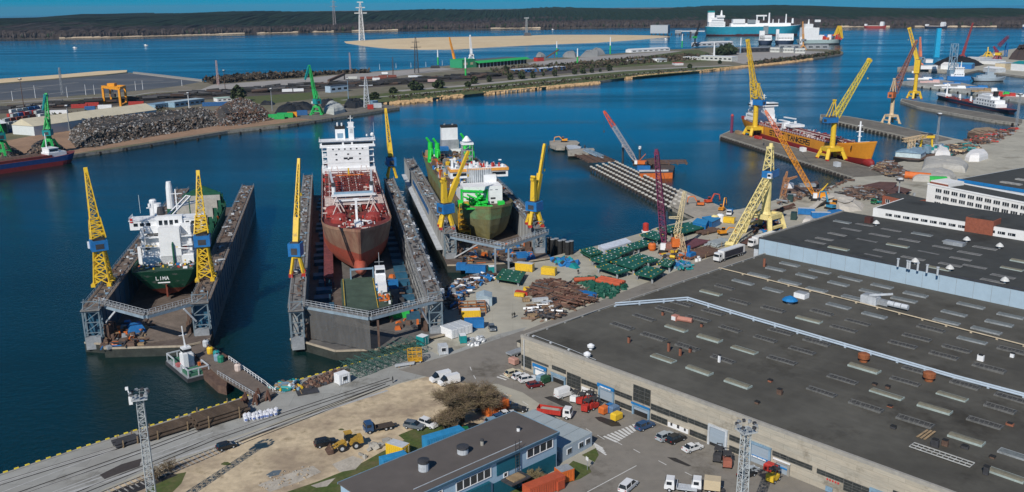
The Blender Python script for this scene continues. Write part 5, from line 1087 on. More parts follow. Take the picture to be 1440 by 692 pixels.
def truck(label, px, py, hd, cabc, bodyc, kind='dump', name='dump_truck', Lb=5.6, cat='truck', load=None, group=None):
    p = G(px, py, 0); t = thing(name, label, cat, (p.x, p.y, .04), R(hd), group); x0 = Lb/2+.3; t.scale = (.9,.9,.88)
    b = MB().m(cabc).box(x0+1.05, 0, .7, 2.1, 2.4, 1.0).box(x0+.95, 0, 1.7, 1.9, 2.35, 1.2, 0, .9, .93); b.obj('cab', t)
    MB().m(GLASS).box(x0+1.93, 0, 1.75, .08, 2.1, .85).box(x0+1.1, 0, 1.75, 1.1, 2.4, .75).obj('windows', t)
    MB().m(DARK).box(0, 0, .6, Lb+2.6, .9, .3).obj('chassis', t)
    if kind == 'dump':
        b = MB().m(bodyc); 
        for y in (-1.2, 1.2): b.box(-.2, y, 1., Lb, .1, 1.2)
        for x in (-Lb/2-.2, Lb/2-.25): b.box(x, 0, 1., .1, 2.4, 1.3)
        b.box(-.2, 0, .95, Lb, 2.4, .1)
        for i in range(7):
            for y in (-1.27,1.27): b.box(-Lb/2+.1+i*Lb/7, y, 1., .1, .08, 1.2)
        bo = b.obj('tipper_body', t); MB().m(load or CONC).box(-.2,0,1.06,Lb-.2,2.2,.9,0,.75,.6).obj('gravel_load', bo)
    elif kind == 'flat': MB().m(bodyc).box(-.3,0,.95,Lb+.2,2.4,.18).box(Lb/2-.2,0,1.1,.12,2.4,.9).obj('flatbed', t)
    elif kind == 'box': MB().m(bodyc).box(-.3,0,.95,Lb+.2,2.45,2.3).obj('box_body', t)
    for x in (x0+1., -Lb/2+.6, -Lb/2+1.8):
        for y in (-1.05, 1.05): wheel(t, x, y, .5, .32)
    for y in (-.9, .9): o = part(('hl', 0), None, 'headlight', t); o.location = (x0+2.1, y, .9)
    return t
def semi(label, px, py, hd):
    p = G(px, py, 0); t = thing('semi_trailer_truck', label, 'truck', (p.x, p.y, .04), R(hd), 'white semi trailers waiting beside the hall')
    MB().m(PAINTS['white']).box(7.2,0,.8,2.2,2.45,1.3).box(7.1,0,2.1,2.,2.4,1.4,0,.88,.95).obj('cab', t); MB().m(GLASS).box(8.14,0,2.15,.1,2.1,.9).box(7.4,0,2.15,.9,2.5,.8).obj('windows', t)
    MB().m(PAINTS['white']).box(-1.2,0,1.15,13.6,2.5,2.8).obj('trailer', t); MB().m(M('dark_curtain_side', (.035,.035,.05), .6, var=.2)).box(-1.,-1.27,1.3,11.5,.06,2.3).box(-1.,1.27,1.3,11.5,.06,2.3).m(BLUE).box(-6.2,-1.28,1.5,2,.06,1.8).obj('curtain', t)
    MB().m(DARK).box(0,0,.65,15,1,.4).obj('chassis', t)
    for x in (7.4, 4.6, -4, -5.3, -6.6):
        for y in (-1.05, 1.05): wheel(t, x, y, .5, .32)
    return t
def excavator(label, px, py, hd, col, name='excavator', s=1., arm=60, z=0.03, boomup=5.2):
    p = G(px, py, z); t = thing(name, label, 'excavator', tuple(p), R(hd)); t.scale = (s,)*3
    for y in (-1.2, 1.2): MB().m(BLK).box(0, y, 0, 4.2, .6, .9, 0, .85, 1).obj('track', t)
    MB().m(col).box(-.6,0,1.,3.6,2.6,1.1).box(-1.9,0,1.3,1.,2.5,.9).obj('body', t); MB().m(GLASS).box(.7,.8,1.9,1.5,1.,1.4,0,.9,.9).m(col).box(.6,.8,3.3,1.3,1.,.1).obj('cab', t)
    MB().m(col).beam((1.1,-.2,1.6),(3.2,-.2,boomup),.5).beam((3.2,-.2,boomup),(6.2,-.2,boomup-.6),.45).obj('boom', t)
    o = MB().m(col).beam((6.2,-.2,boomup-.6),(6.8,-.2,boomup-3.6),.38).obj('stick', t); MB().m(DARK).box(6.7,-.2,boomup-4.6,1.,1.1,1.1,0,.7,1).obj('bucket', t)
    return t
def loader(label, px, py, hd, col):
    p = G(px, py, 0); t = thing('wheel_loader', label, 'loader', (p.x, p.y, .04), R(hd))
    MB().m(col).box(-1.9,0,1.,2.9,1.9,1.5,0,.9,.9).box(1.,0,.9,1.6,1.3,.9).obj('body', t); MB().m(GLASS).box(-.3,0,2.1,1.5,1.6,1.5,0,.85,.85).m(col).box(-.3,0,3.6,1.6,1.7,.12).obj('cab', t)
    MB().m(col).beam((.6,-.6,1.9),(3.4,-.6,.8),.3).beam((.6,.6,1.9),(3.4,.6,.8),.3).obj('lift_arm', t)
    b = MB().m(RUST); b.add([(3.3,-1.4,.2),(3.3,1.4,.2),(4.5,1.4,.15),(4.5,-1.4,.15),(3.3,-1.4,1.3),(3.3,1.4,1.3)], [(0,3,2,1),(0,1,5,4),(0,4,3),(1,2,5)]); b.box(3.3,0,.2,.1,2.8,1.1); b.obj('bucket', t)
    for x in (-1.6, 1.4):
        for y in (-1.1, 1.1): wheel(t, x, y, .8, .55)
    return t
def forklift(label, px, py, hd, col, s=1., cat='forklift'):
    p = G(px, py, 0); t = thing('forklift', label, cat, (p.x, p.y, .04), R(hd)); t.scale = (s,)*3
    MB().m(col).box(-.4,0,.4,2.1,1.3,.8).box(-1.2,0,.5,.8,1.3,1.1).obj('body', t); b = MB().m(DARK)
    for x in (-.9,.5):
        for y in (-.55,.55): b.beam((x,y,1.1),(x*.8,y,2.2),.09)
    b.box(-.1,0,2.15,1.5,1.3,.1); b.obj('overhead_guard', t); b = MB().m(DARK)
    for y in (-.4,.4): b.beam((.85,y,.1),(.85,y,2.6),.14).beam((.9,y,.15),(2.1,y,.12),.12)
    b.beam((.85,-.4,2.5),(.85,.4,2.5),.12).beam((.9,-.5,.5),(.9,.5,.5),.3); b.obj('mast', t)
    for x in (-.95,.6):
        for y in (-.6,.6): wheel(t, x, y, .32, .25)
    return t
def person(label, x, y, z, hd, top=BLK, leg=DARK, group=None):
    t = thing('person', label, 'person', (x, y, z), R(hd), group); SK = M('skin', (.45,.28,.2), .6)
    b = MB().m(leg)
    el = lambda cx, cy, zz, a, c_: [(cx+a*math.cos(k*math.pi/4), cy+c_*math.sin(k*math.pi/4), zz) for k in range(8)]
    b.loft([el(0,0,.82,.13,.19), el(0,0,1.0,.14,.19), el(0,0,1.2,.13,.19), el(0,0,1.42,.12,.23), el(0,0,1.5,.06,.08), el(0,0,1.56,.06,.06), el(.01,0,1.6,.09,.08), el(.01,0,1.7,.1,.085), el(0,0,1.8,.05,.05)])
    for s_ in (-1,1):
        b.loft([el(.06*s_,s_*.1,.05,.06,.06), el(.05*s_,s_*.1,.45,.065,.065), el(0,s_*.1,.86,.1,.1)])
        b.loft([el(.1*s_,s_*.3,.8,.04,.04), el(.02,s_*.28,1.1,.05,.05), el(0,s_*.22,1.44,.06,.06)])
        b.box(.06*s_+.06, s_*.1, 0, .26, .1, .08)
    b.obj('body', t); j = MB().m(top); j.loft([el(0,0,.9,.16,.21), el(0,0,1.2,.155,.22), el(0,0,1.44,.14,.25), el(0,0,1.5,.08,.1)])
    for s_ in (-1,1): j.loft([el(.06,s_*.3,.95,.06,.06), el(.01,s_*.27,1.2,.07,.07), el(0,s_*.22,1.46,.08,.08)])
    j.obj('jacket', t); return t
def inpoly(x, y, P):
    c = False; n = len(P)
    for i in range(n):
        x1, y1 = P[i]; x2, y2 = P[(i+1)%n]
        if (y1 > y) != (y2 > y) and x < (x2-x1)*(y-y1)/(y2-y1)+x1: c = not c
    return c
def heap(name, label, pts, n, mats, hmax=2., style='mix', sz=(.3,1.2), seed=1, cat='scrap heap', peak=1., L_=(1.5,4), z=0., dirs=None, kind='stuff'):
    P = poly(pts); r = random.Random(seed); b = MB(); xs = [p[0] for p in P]; ys = [p[1] for p in P]; cx, cy = sum(xs)/len(P), sum(ys)/len(P)
    def edge(x, y):
        d = 1e9
        for i in range(len(P)):
            a, c = Vector(P[i]), Vector(P[(i+1)%len(P)]); q = Vector((x, y)); k = max(0, min(1, (q-a).dot(c-a)/(c-a).length_squared)); d = min(d, (q-a-(c-a)*k).length)
        return d
    k = 0
    while k < n:
        x, y = r.uniform(min(xs), max(xs)), r.uniform(min(ys), max(ys))
        if not inpoly(x, y, P): continue
        k += 1; h = min(hmax, edge(x, y)*peak)*r.uniform(.5 if style!='fine' else .85, 1); b.m(r.choice(mats)); s = r.uniform(*sz)
        if style == 'pipes' or (style == 'mix' and r.random() < .5):
            l = r.uniform(*L_); a = r.choice(dirs)+r.uniform(-.15,.15) if dirs else r.uniform(0, 3.14); e = Vector((math.cos(a), math.sin(a), r.uniform(-.12,.12)))*l/2; c = Vector((x, y, z+h+s*.3))
            b.tube(c-e, c+e, s*.35, n=6) if r.random() < .5 else b.beam(c-e, c+e, s*.4, s*.5)
        else:
            c = Vector((x, y, z+h*.8)); Q = Matrix.Rotation(r.uniform(0,3), 3, Vector((r.uniform(-1,1), r.uniform(-1,1), r.uniform(-1,1))).normalized()); a_, b_, c_ = s, s*r.uniform(.4,1), s*r.uniform(.3,.8)
            vs = [c+Q@Vector((i*a_/2, j*b_/2, l*c_/2)) for l in (-1,1) for i, j in ((-1,-1),(1,-1),(1,1),(-1,1))]; b.add(vs, [(3,2,1,0),(4,5,6,7),(0,1,5,4),(1,2,6,5),(2,3,7,6),(3,0,4,7)])
    o = b.obj(name); return tag(o, label, cat, kind=kind)
def mound(name, label, pts, h, mat, cat='mound', z=0., rough=.3, flat=.35):
    P = [Vector((*G(p[0], p[1], z)[:2], 0)) for p in pts]
    # resample outline
    Q = []; 
    for a, c in zip(P, P[1:]+P[:1]):
        n = max(1, int((c-a).length/2.5))
        for i in range(n): Q.append(a.lerp(c, i/n))
    c = sum(Q, Vector())/len(Q); rings = []; t = thing(name, label, cat, (c.x, c.y, z))
    for k, hh in (((1,-.05),(.86,.35),(.7,.68),(.5,.9),(flat,.98),(.12,1.)) if rough > .11 else ((1,-.05),(.96,.45),(.86,.78),(.7,.94),(.5,.99),(.15,1.))):
        rings.append([((q.x-c.x)*k, (q.y-c.y)*k, h*hh+(noise.noise(q*.15+Vector((0,0,k*3)))*rough*h if hh > 0 else 0)) for q in Q])
    MB().m(mat).loft(rings).obj('pile_surface', t, smooth=False); return t
# ---------------- cars around the yard ----------------
Z7 = lambda x, y: (560+x/3.263, 480+y/3.263)
Z8 = lambda x, y: (800+x/3.263, 480+y/3.263)
Z6 = lambda x, y: (300+x/3.263, 480+y/3.263)
for lab, (px, py), hd, k, c in [
    ('cream estate car first in the row beside the hall corner crossing', Z7(530,158), UD-8, 'suv', 'cream'), ('white hatchback second in the row by the hall corner', Z7(558,170), UD-8, 'hatch', 'white'),
    ('white estate car third in the row by the hall corner', Z7(595,185), UD-20, 'suv', 'white'), ('dark red hatchback parked before the hall dock door', Z7(627,210), UD-20, 'hatch', 'darkred'),
    ('white minibus parked in front of the tall factory glazing', Z7(766,252), UD-8, 'van', 'white'), ('dark blue estate car at the zebra crossing by the hall gate', Z8(348,400), UD-5, 'suv', 'blue'),
    ('silver suv parked left of a black car along the hall', Z8(444,450), UD-5, 'suv', 'silver'), ('black suv parked next to the silver suv along the hall', Z8(491,460), UD-5, 'suv', 'black'),
    ('white coupe parked alone beyond the black suv', Z8(567,500), UD-12, 'sedan', 'white'), ('white small van driving at the bottom edge of the yard', Z8(272,678), UD+12, 'minivan', 'white'),
    ('silver hatchback behind the floodlight mast by the forklifts', Z8(830,605), UD-8, 'hatch', 'silver'), ('black hatchback partly behind the floodlight mast', Z8(815,622), UD-8, 'hatch', 'black'),
    ('black suv on the sandy lot beside the yellow loader', Z6(515,478), 25, 'suv', 'black'), ('grey estate car on the sandy lot near the bare tree', Z6(922,400), -22, 'suv', 'grey'),
    ('white panel van left of its twin at the road bend', Z7(194,181), UD+168, 'van', 'white'), ('white panel van right of its twin at the road bend', Z7(233,196), UD+168, 'van', 'white'),
    ('silver car under the right side of the bare tree', Z7(405,285), UD-12, 'sedan', 'silver'), ('white car just left of the silver one beneath the tree', Z7(375,312), UD-12, 'hatch', 'white'),
    ('black sedan at the kerb right of the orange container', Z7(545,320), -8, 'sedan', 'black'), ('navy car left behind the black sedan by the orange container', Z7(512,307), -8, 'hatch', 'blue'),
    ('white car parked behind the blue building roof edge', Z7(495,345), UD-15, 'sedan', 'white'), ('dark blue car beside the white one behind the roof edge', Z7(470,360), UD-15, 'hatch', 'blue'),
    ('pale blue car last in the line behind the roof edge', Z7(438,378), UD-15, 'hatch', 'sky'), ('black car with white stripes parked between tree and long roof', Z7(345,408), UD-35, 'sedan', 'black'),
    ('dark green car parked next to the blue box behind the roof', Z7(315,425), UD-30, 'hatch', 'green'), ('pale blue hatchback tucked behind the cabins', Z7(672,378), -25, 'hatch', 'sky'),
    ('dark car tucked behind the cabins at the road', Z7(703,376), -25, 'hatch', 'black'), ('dark car with white stripes on the open quay slab', (692,464), -80, 'hatch', 'grey')]:
    car(lab, px, py, hd, k, c)
car('white crew cab pickup with open bed near the bare tree', *Z7(138,390), -38, 'suv', 'white', name='pickup_truck', cat='pickup')
truck('red tipper truck with white cab driving past the hall', *Z7(700,342), VD+28, PAINTS['white'], RED, load=M('pale_gravel', (.38,.35,.3), .95), Lb=6.2)
truck('dark flatbed truck standing on the sandy lot', *Z6(778,405), 205, PAINTS['blue'], M('dark_timber_bed', (.06,.045,.035), .9), 'flat', 'flatbed_truck', 4.6)
truck('white cab tipper truck at the bottom edge beside a cream truck', *Z8(535,690), 165, PAINTS['white'], LGREY, 'flat', 'flatbed_truck', 4.)
truck('cream box truck at the bottom edge of the yard', *Z8(650,690), 165, PAINTS['white'], paint('cream_box', (.55,.45,.3)), 'box', 'box_truck', 3.2)
loader('yellow wheel loader with rusty bucket on the sandy lot', *Z6(615,492), 205, M('loader_yellow', (.42,.25,.04), .6, var=.3))
for lab, (x, y), c, s in [('white and red compact loader left of the red forklifts', Z7(815,275), WHITE, 1.15), ('second white and red compact loader beside the first', Z7(845,285), RED, 1.15), ('red telescopic forklift behind the two compact loaders', Z7(878,280), RED, 1.2), ('red forklift nearest the blue sided gate', Z7(868,318), RED, 1.2), ('red forklift next to the gate post', Z7(900,308), RED, 1.2),
    ('black forklift before the roller gate', Z8(685,545), DARK, 1.25), ('faded red forklift beside the black one', Z8(725,570), M('faded_red', (.35,.12,.08), .7), 1.3), ('yellow forklift near the sign painted gate', Z8(940,640), YEL, 1.2)]: forklift(lab, x, y, 60+rnd.uniform(-20,20), c, s)
# small goods along the hall
for lab, (x, y), c, hd in [('orange skip bin beside blue bins at the hall', Z8(163,330), ORG, UD), ('first blue waste bin by the gate', Z8(185,322), BLUE, UD), ('second blue waste bin by the gate', Z8(205,328), M('bin_blue_grey',(.12,.2,.32),.5), UD), ('yellow machine housing in front of the blue bins', Z8(218,360), YEL, UD), ('flat red trailer at the right of the white gate', Z8(925,598), RED, VD), ('turquoise door box next to the dark red car', Z7(657,185), LBLUE, UD), ('dark green bin next to the turquoise box', Z7(672,190), M('bin_green',(.02,.08,.04),.6), UD), ('pink tank wagon beside the hall corner', Z7(530,105), M('pink_grey',(.45,.25,.2),.7), VD)]:
    p = G(x, y, 0); t = thing('storage_bin', lab, 'bin', (p.x, p.y, .04), R(hd)); MB().m(c).prism([(-1.2,-.8),(1.2,-.8),(1.2,.8),(-1.2,.8)],.25,1.5).add([(-1.2,-.8,1.5),(1.2,-.8,1.5),(1.2,.8,1.5),(-1.2,.8,1.5),(-.9,-.6,1.8),(.9,-.6,1.8),(.9,.6,1.8),(-.9,.6,1.8)],[(4,5,6,7),(0,1,5,4),(1,2,6,5),(2,3,7,6),(3,0,4,7)]).obj('bin_body', t); MB().m(DARK).box(-.9,0,0,.2,1.5,.25).box(.9,0,0,.2,1.5,.25).obj('skid', t)
p = G(*Z7(545,62)); t = thing('low_loader_trailer', 'grey trailer standing against the side wall of the hall', 'trailer', (p.x,p.y,.04), R(UD)); MB().m(GREY).box(0,0,.8,6,2.4,.4).m(LGREY).box(2.6,0,1.2,.2,2.4,1).obj('trailer_bed', t); [wheel(t, x, y, .45, .3) for x in (-2,-1) for y in (-1,1)]
# containers and boxes
container('yellow container with pale roof on the grass verge', *Z6(848,520), -32, YEL, 4.4, roof=LGREY); BRB = M('bright_blue_box', (.03,.25,.50), .5)
container('bright blue container beside the yellow one with white plate', *Z6(830,572), 30, BRB, 5.4, 2.3)
container('long blue container between the grass and the long roof', 624, 624, 33, BRB, 9., roof=BRB); container('orange container standing by the bare tree', *Z7(447,325), 42, ORG, 6.1)
RO3 = M('brick_orange_paint', (.45,.09,.04), .6, var=.15)
container('long brick orange container at the bottom beside the verge', 765, 692, UD-6, RO3, 8.5); container('bright orange generator box with grey roof on the verge', 793.5, 675, UD-12, ORG, 3., 2.6, 'generator_box', 'generator', roof=GREY); container('small orange box behind the generator box', 783, 686, UD, RO3, 1.8, 1.9, 'generator_box', 'generator')
container('small white and yellow site cabin on the quay', 481.5, 538, UD, WHITE, 3., 2.6, 'site_cabin', 'cabin', roof=WHITE, win=1)
MB().m(YEL).box(1.6,0,.2,.06,2.3,2.2).obj('wall_panel', bpy.data.objects['site_cabin'])
Zq = lambda x, y: (620+x/5.767, 360+y/5.767)
container('yellow container with white roof behind a blue one on the quay', *Zq(245,500), 4, YEL, 5.6, roof=WHITE); container('blue container in front of the yellow one on the quay', *Zq(270,578), 4, BLUE, 5.6)
for i, lab in enumerate(['left white container of the three at the middle dock', 'middle white container of the three at the middle dock', 'right white container of the three at the middle dock']):
    p = G(*Zq(70,650)); d_ = Vector((math.cos(R(42)), math.sin(R(42)), 0)); q = p+d_*(i*2.5); container(lab, 0, 0, -48, WHITE, 5.2, 2.7, pos=Vector((q.x, q.y, .04)), roof=LGREY, group='white containers joined by the middle dock')
p = G(*Zq(352,385)); t = thing('storage_shed', 'pale blue gabled storage shed standing on the quay slab', 'shed', (p.x,p.y,.03), R(2)); SH_ = M('shed_pale_blue', (.33,.42,.48), .6)
MB().m(SH_).box(0,0,0,4.8,5.6,2.7).obj('wall', t); MB().m(SH_).add([(-2.5,-2.9,2.7),(2.5,-2.9,2.7),(0,-2.9,3.5),(-2.5,2.9,2.7),(2.5,2.9,2.7),(0,2.9,3.5)],[(0,1,2),(5,4,3),(0,2,5,3),(1,4,5,2),(0,3,4,1)]).obj('roof', t); MB().m(LGREY).box(0,-2.83,0,3,.06,2.3).obj('door', t)
container('blue container at the edge of the right dock', *Zq(285,135), -8, BLUE, 7, 2.6); container('small blue container left of the longer blue one', *Zq(168,112), -8, BLUE, 3.4, 2.4); container('small white and teal kiosk beside the green hatch cover', *Zq(415,135), 10, TEAL, 2.4, 2.4, 'kiosk', 'kiosk', roof=WHITE)
container('large yellow container right of the green hatch cover', *Zq(680,118), -22, YEL, 6.4, 2.8, roof=LGREY); container('yellow container farther right on the open quay', 772, 386, -22, YEL, 5., 2.6, roof=M('yellow_roof',(.7,.5,.05),.6)); container('teal portable cabin at the quay near the middle dock', 594.5, 484, -35, TEAL, 2.6, 2.5, 'site_cabin', 'cabin', roof=WHITE); container('pale grey small hut at the quay edge road', 623, 497, 15, LGREY, 2.4, 2.5, 'site_cabin', 'cabin', win=1); container('white and teal portable toilet by the bagged goods', 651, 481, 10, TEAL, 1.8, 2.2, 'portable_toilet', 'toilet', roof=WHITE)
container('blue container among the rusty pipe piles', 825, 420, -40, BLUE, 6., 2.2)
# rusty frames
p = G(*Zq(255,445)); t = thing('steel_frame_rack', 'rusty open steel frames behind the yellow and blue containers', 'frames', (p.x,p.y,.03), R(4)); b = MB().m(M('orange_rust', (.30,.12,.04), .85, var=.3))
for x in (-4,-1.3,1.3,4):
    for y in (-3,0,3): b.beam((x,y,0),(x,y,2.2),.25)
for z in (.9,2.1):
    for y in (-3,0,3): b.beam((-4,y,z),(4,y,z),.25)
    for x in (-4,-1.3,1.3,4): b.beam((x,-3,z),(x,3,z),.25)
b.obj('frame', t)
# hatch covers
HG = M('hatch_cover_green', (.012,.085,.05), .55, var=.25, scale=.25, col2=(.02,.12,.08), mix=.5, detail=8)
def hatch(label, pts, z=1.5, stack=1, group='dark green hatch covers laid out on the quay'):
    P = [G(x, y, z+.3) for x, y in pts]; c = sum(P, Vector())/4; t = thing('hatch_cover', label, 'hatch cover', (c.x, c.y, 0), 0, group); Q = [(p.x-c.x, p.y-c.y) for p in P]
    for s_ in range(stack):
        z0 = z+.9*s_-(stack-1)*.9; b = MB().m(HG).prism(Q, z0, z0+.42); 
        for k in (.25,.5,.75):
            a_ = Vector(Q[0]).lerp(Vector(Q[1]), k); e_ = Vector(Q[3]).lerp(Vector(Q[2]), k); b.m(HG).beam((*a_, z0-.15), (*e_, z0-.15), .25, .3)
        b.obj('panel', t)
    b = MB(); r = random.Random(len(label)*7+int(c.x))
    for k in range(12):
        u_, v_ = (k % 4+.5)/4+r.uniform(-.05,.05), (k//4+.5)/3; a_ = Vector(Q[0]).lerp(Vector(Q[1]), u_); e_ = Vector(Q[3]).lerp(Vector(Q[2]), u_); q = a_.lerp(e_, v_); b.m(r.choice([WHITE, LGREY, M('pale_mint',(.25,.45,.35),.6), YEL])).box(q.x, q.y, z+.42, r.uniform(.25,.6), r.uniform(.2,.4), .12)
    b.obj('lashing_sockets', t)
    for k in range(4): q = Vector(Q[k])*.82; MB().m(GREY).box(q.x, q.y, 0, .6, .6, max(.2, z-(stack-1)*.9-.2)).obj('trestle', t)
    e = Vector(Q[0])*.97; MB().m(YEL).box(e.x, e.y, z-.05, .5, .5, .4).obj('lifting_lug', t)
Zh = lambda *a: [(800+a[i]/5.767, 280+a[i+1]/5.767) for i in range(0, 8, 2)]
hatch('green hatch cover on its own beside the yellow container', [Zq(440,180), Zq(500,103), Zq(690,128), Zq(640,212)])
for lab, pts, st in [('stacked pair of green hatch covers at the left end by the water', Zh(90,410,185,385,280,430,180,455), 2), ('green hatch cover just below the stacked pair', Zh(170,490,310,440,420,465,270,520), 1), ('green hatch cover touching the end of the long white shelter', Zh(300,420,430,385,545,400,420,455), 1), ('green hatch cover along the water behind the orange buoy', Zh(470,370,600,330,715,350,560,400), 1), ('green hatch cover near the red and white bollard drum', Zh(575,290,680,255,790,290,720,335), 1), ('green hatch cover crossed by the purple crane boom', Zh(710,240,790,208,915,250,840,275), 1), ('largest green hatch cover at the centre of the group', Zh(340,505,495,460,630,512,530,570), 1), ('green hatch cover at the lower left of the group on white legs', Zh(215,545,300,515,500,575,400,605), 1), ('long green hatch cover behind the central one', Zh(510,462,570,440,740,490,650,512), 1), ('green hatch cover at the lower right of the group', Zh(530,605,630,540,785,575,680,640), 1), ('small green hatch cover left of the blue generator', Zh(715,525,770,480,865,500,820,550), 1)]: hatch(lab, pts, stack=st, z=1.9 if st == 1 else 1.9)
hatch('green hatch cover under the pale tower crane', [(930,319.8),(970,312),(994,319),(956,329.4)])
P = [G(x, y, 2.4) for x, y in Zh(240,375,460,315,510,345,290,410)]; c = sum(P, Vector())/4; t = thing('long_shelter', 'long white box shelter lying between hatch covers and the water', 'shelter', (c.x,c.y,0)); MB().m(M('pale_lilac_white', (.60,.64,.72), .6)).prism([(p.x-c.x,p.y-c.y) for p in P], .02, 2.4).obj('shelter_body', t)
e = (P[1]-P[0]).normalized(); b = MB().m(LGREY)
for k in range(10): q = P[0].lerp(P[1], k/9)-c; b.box(q.x, q.y, .02, .2, .2, 2.44)
b.obj('rib', t)
# heaps
RU2 = M('red_brown_rust', (.14,.07,.05), .9, var=.35); RU3 = M('pale_rust', (.22,.145,.105), .9, var=.3); DG3 = M('dark_green_valves', (.01,.09,.06), .6, var=.3); BRN = M('brown_wood', (.2,.13,.08), .9, var=.3)
Zs = lambda l: [(700+x/2.768, 350+y/2.768) for x, y in l]
heap('rusty_pipe_heap', 'large heap of rusty pipes and beams on the open quay', Zs([(115,165),(170,133),(230,130),(300,148),(360,190),(375,208),(275,237),(200,205),(130,190)]), 760, [RUST, RU2, RU3, RU2, DARK, RUST, RU2], 1.9, 'mix', (.4,1.1), 2, L_=(2,7), dirs=[R(-47),R(-30),R(43)])
heap('green_valve_heap', 'heap of dark green valve castings beside the rusty pipes', Zs([(290,118),(360,118),(440,118),(515,152),(480,165),(440,195),(350,190),(345,150)]), 260, [DG3], 1.5, 'box', (.8,1.9), 3)
for lab, (x, y), L_, hd in [('brick orange steel tube among green valves, left one', (337,135), 7, -12+20), ('brick orange steel tube bundle at the right of the valves', (430,148), 9, -35)]:
    p = G(700+x/2.768, 350+y/2.768); t = thing('steel_tube', lab, 'pipe', (p.x,p.y,.6), R(hd)); b = MB().m(RO3)
    for k in range(3 if L_ > 8 else 1): b.tube((-L_/2,k*1.5,.9+.1*k),(L_/2,k*1.5,.9),.75,n=12)
    b.obj('tube', t)
heap('timber_and_scrap_heap', 'low dark scrap and timber pieces near the hall side wall', Zs([(120,225),(200,212),(265,240),(262,262),(180,285),(120,275),(105,262)]), 160, [DARK, BRN, DARK, RU3, WHITE, RUST], .8, 'mix', (.4,1.2), 4, L_=(1.5,5))
for k, (x, y, c, l) in enumerate([(95,178,RED,4.5),(85,186,YEL,3.2),(118,163,YEL,3),(135,268,WOOD,3),(110,205,WOOD,2.4),(165,205,LGREY,5),(190,218,LGREY,3.4)]):
    p = G(700+x/2.768, 350+y/2.768); t = thing('steel_crate', ['red crate', 'yellow crate', 'small yellow crate', 'wooden crate', 'small wooden crate', 'long white crate', 'short white crate'][k]+[' at the left end of the rusty heap', ' just under the red one at the rusty heap', ' above the red one at the rusty heap', ' on the ground below the heap', ' between the heap and the lane', ' lying along the foot of the rusty heap', ' lying nearest the camera by the rusty heap'][k], 'crate', (p.x,p.y,.03), R(-30+k*9))
    b = MB().m(c).box(0,0,.15,l,1.4,1.0).m(DARK).box(-l*.3,0,0,.2,1.4,.15).box(l*.3,0,0,.2,1.4,.15); b.m(c)
    for i in range(4): b.box(-l/2+.1+i*(l-.2)/3,-.74,.15,.12,.08,1.02)
    b.obj('crate_body', t)
heap('quay_clutter', 'jumbled blue, dark and rusty gear along the narrow inlet', [(632,405),(652,394),(664,392),(690,387),(700,391),(680,400),(668,402),(655,420),(640,436),(630,436)], 380, [RUST, RU2, DARK, BLUE, GREY, WHITE, DARK, RU3], 1.6, 'mix', (.4,1.6), 6, L_=(1.,5))
heap('blue_pontoon_parts', 'blue flat steel pontoon parts lying near the water', [(770,368),(790,364),(812,372),(808,377),(790,375)], 40, [BLUE, TEAL, BLUE, DARK], .8, 'box', (1.5,3.2), 7, cat='pontoon parts')
heap('white_sacks', 'grey and white sacks scattered by the road bend', [(660,477),(678,474),(684,480),(668,487),(655,486)], 50, [LGREY, WHITE, GREY], .5, 'box', (.6,1.2), 8, cat='sacks')
for i in range(7):
    p = G(772+i*5.2, 352+2*(i%2)+i*.9, 0); t = thing('black_dock_fender', 'black upright cylindrical dock fender by the right dock', 'fender', (p.x,p.y,-1.5), 0, 'black upright fenders at the right dock'); MB().m(BLK).lathe([(.9,0),(.9,6.5)],n=12).obj('fender_body', t); MB().m(GREY).lathe([(.95,6.5),(.95,6.7),(.5,6.75)],n=12).obj('cap', t)
p = G(726+182, 326); t = thing('mooring_drum', 'red drum with white foot at the water edge behind hatch covers', 'drum', (p.x,p.y,0)); MB().m(RED).lathe([(1.2,.5),(1.2,3.4),(.6,3.8)],n=14).obj('drum', t); MB().m(WHITE).box(0,0,0,3.2,2.6,.5).obj('foot', t)
p = G(917,352.5); t = thing('orange_buoy', 'orange drum standing between the green hatch covers', 'buoy', (p.x,p.y,0)); MB().m(ORG).lathe([(1.1,.2),(1.5,1),(1.5,2.4),(1,3)],n=14).obj('float', t); MB().m(DARK).lathe([(.3,3),(.2,3.8)]).obj('lifting_eye', t)
for i, (x, y, l) in enumerate([(720.4,447.5,'left'), (723.4,446.5,'right')]): p = G(x, y); person('person in dark clothes standing on the open quay slab, %s one of two' % l, p.x, p.y, .03, 200+i*60, BLK, DARK, 'two people on the quay slab')
p = G(552.5, 538.5); person('person in dark clothes walking on the quay road', p.x, p.y, .03, 30)
p = G(813, 385.5); person('person in dark clothes near the yellow container', p.x, p.y, .03, 80)
# ---------------- quay goods ----------------
def pipestack(label, px, py, L_, n, layers, mat, hd=UD-1.5, dia=.62, name='pipe_stack'):
    p = G(px, py); t = thing(name, label, 'pipe stack', (p.x,p.y,.03), R(hd)); r = random.Random(int(px))
    for j in range(layers):
        for i in range(n-j):
            y = (i-(n-j-1)/2)*dia*1.03; dx = r.uniform(-.6,.6); o = part(('pip', L_, dia, mat.name), lambda: MB().m(mat).tube((-L_/2,0,0),(L_/2,0,0),dia/2,n=8), 'pipe', t); o.location = (dx, y, dia/2+.2+j*dia*.88)
    for x in (-L_*.3, L_*.3): MB().m(WOOD).box(x, 0, 0, .3, n*dia, .2).box(x, (n/2)*dia+.1, 0, .2, .15, layers*dia+.6).box(x, -(n/2)*dia-.1, 0, .2, .15, layers*dia+.6).obj('timber_bearer', t)
PB1 = M('pipe_dark_brown', (.085,.06,.042), .8, var=.4)
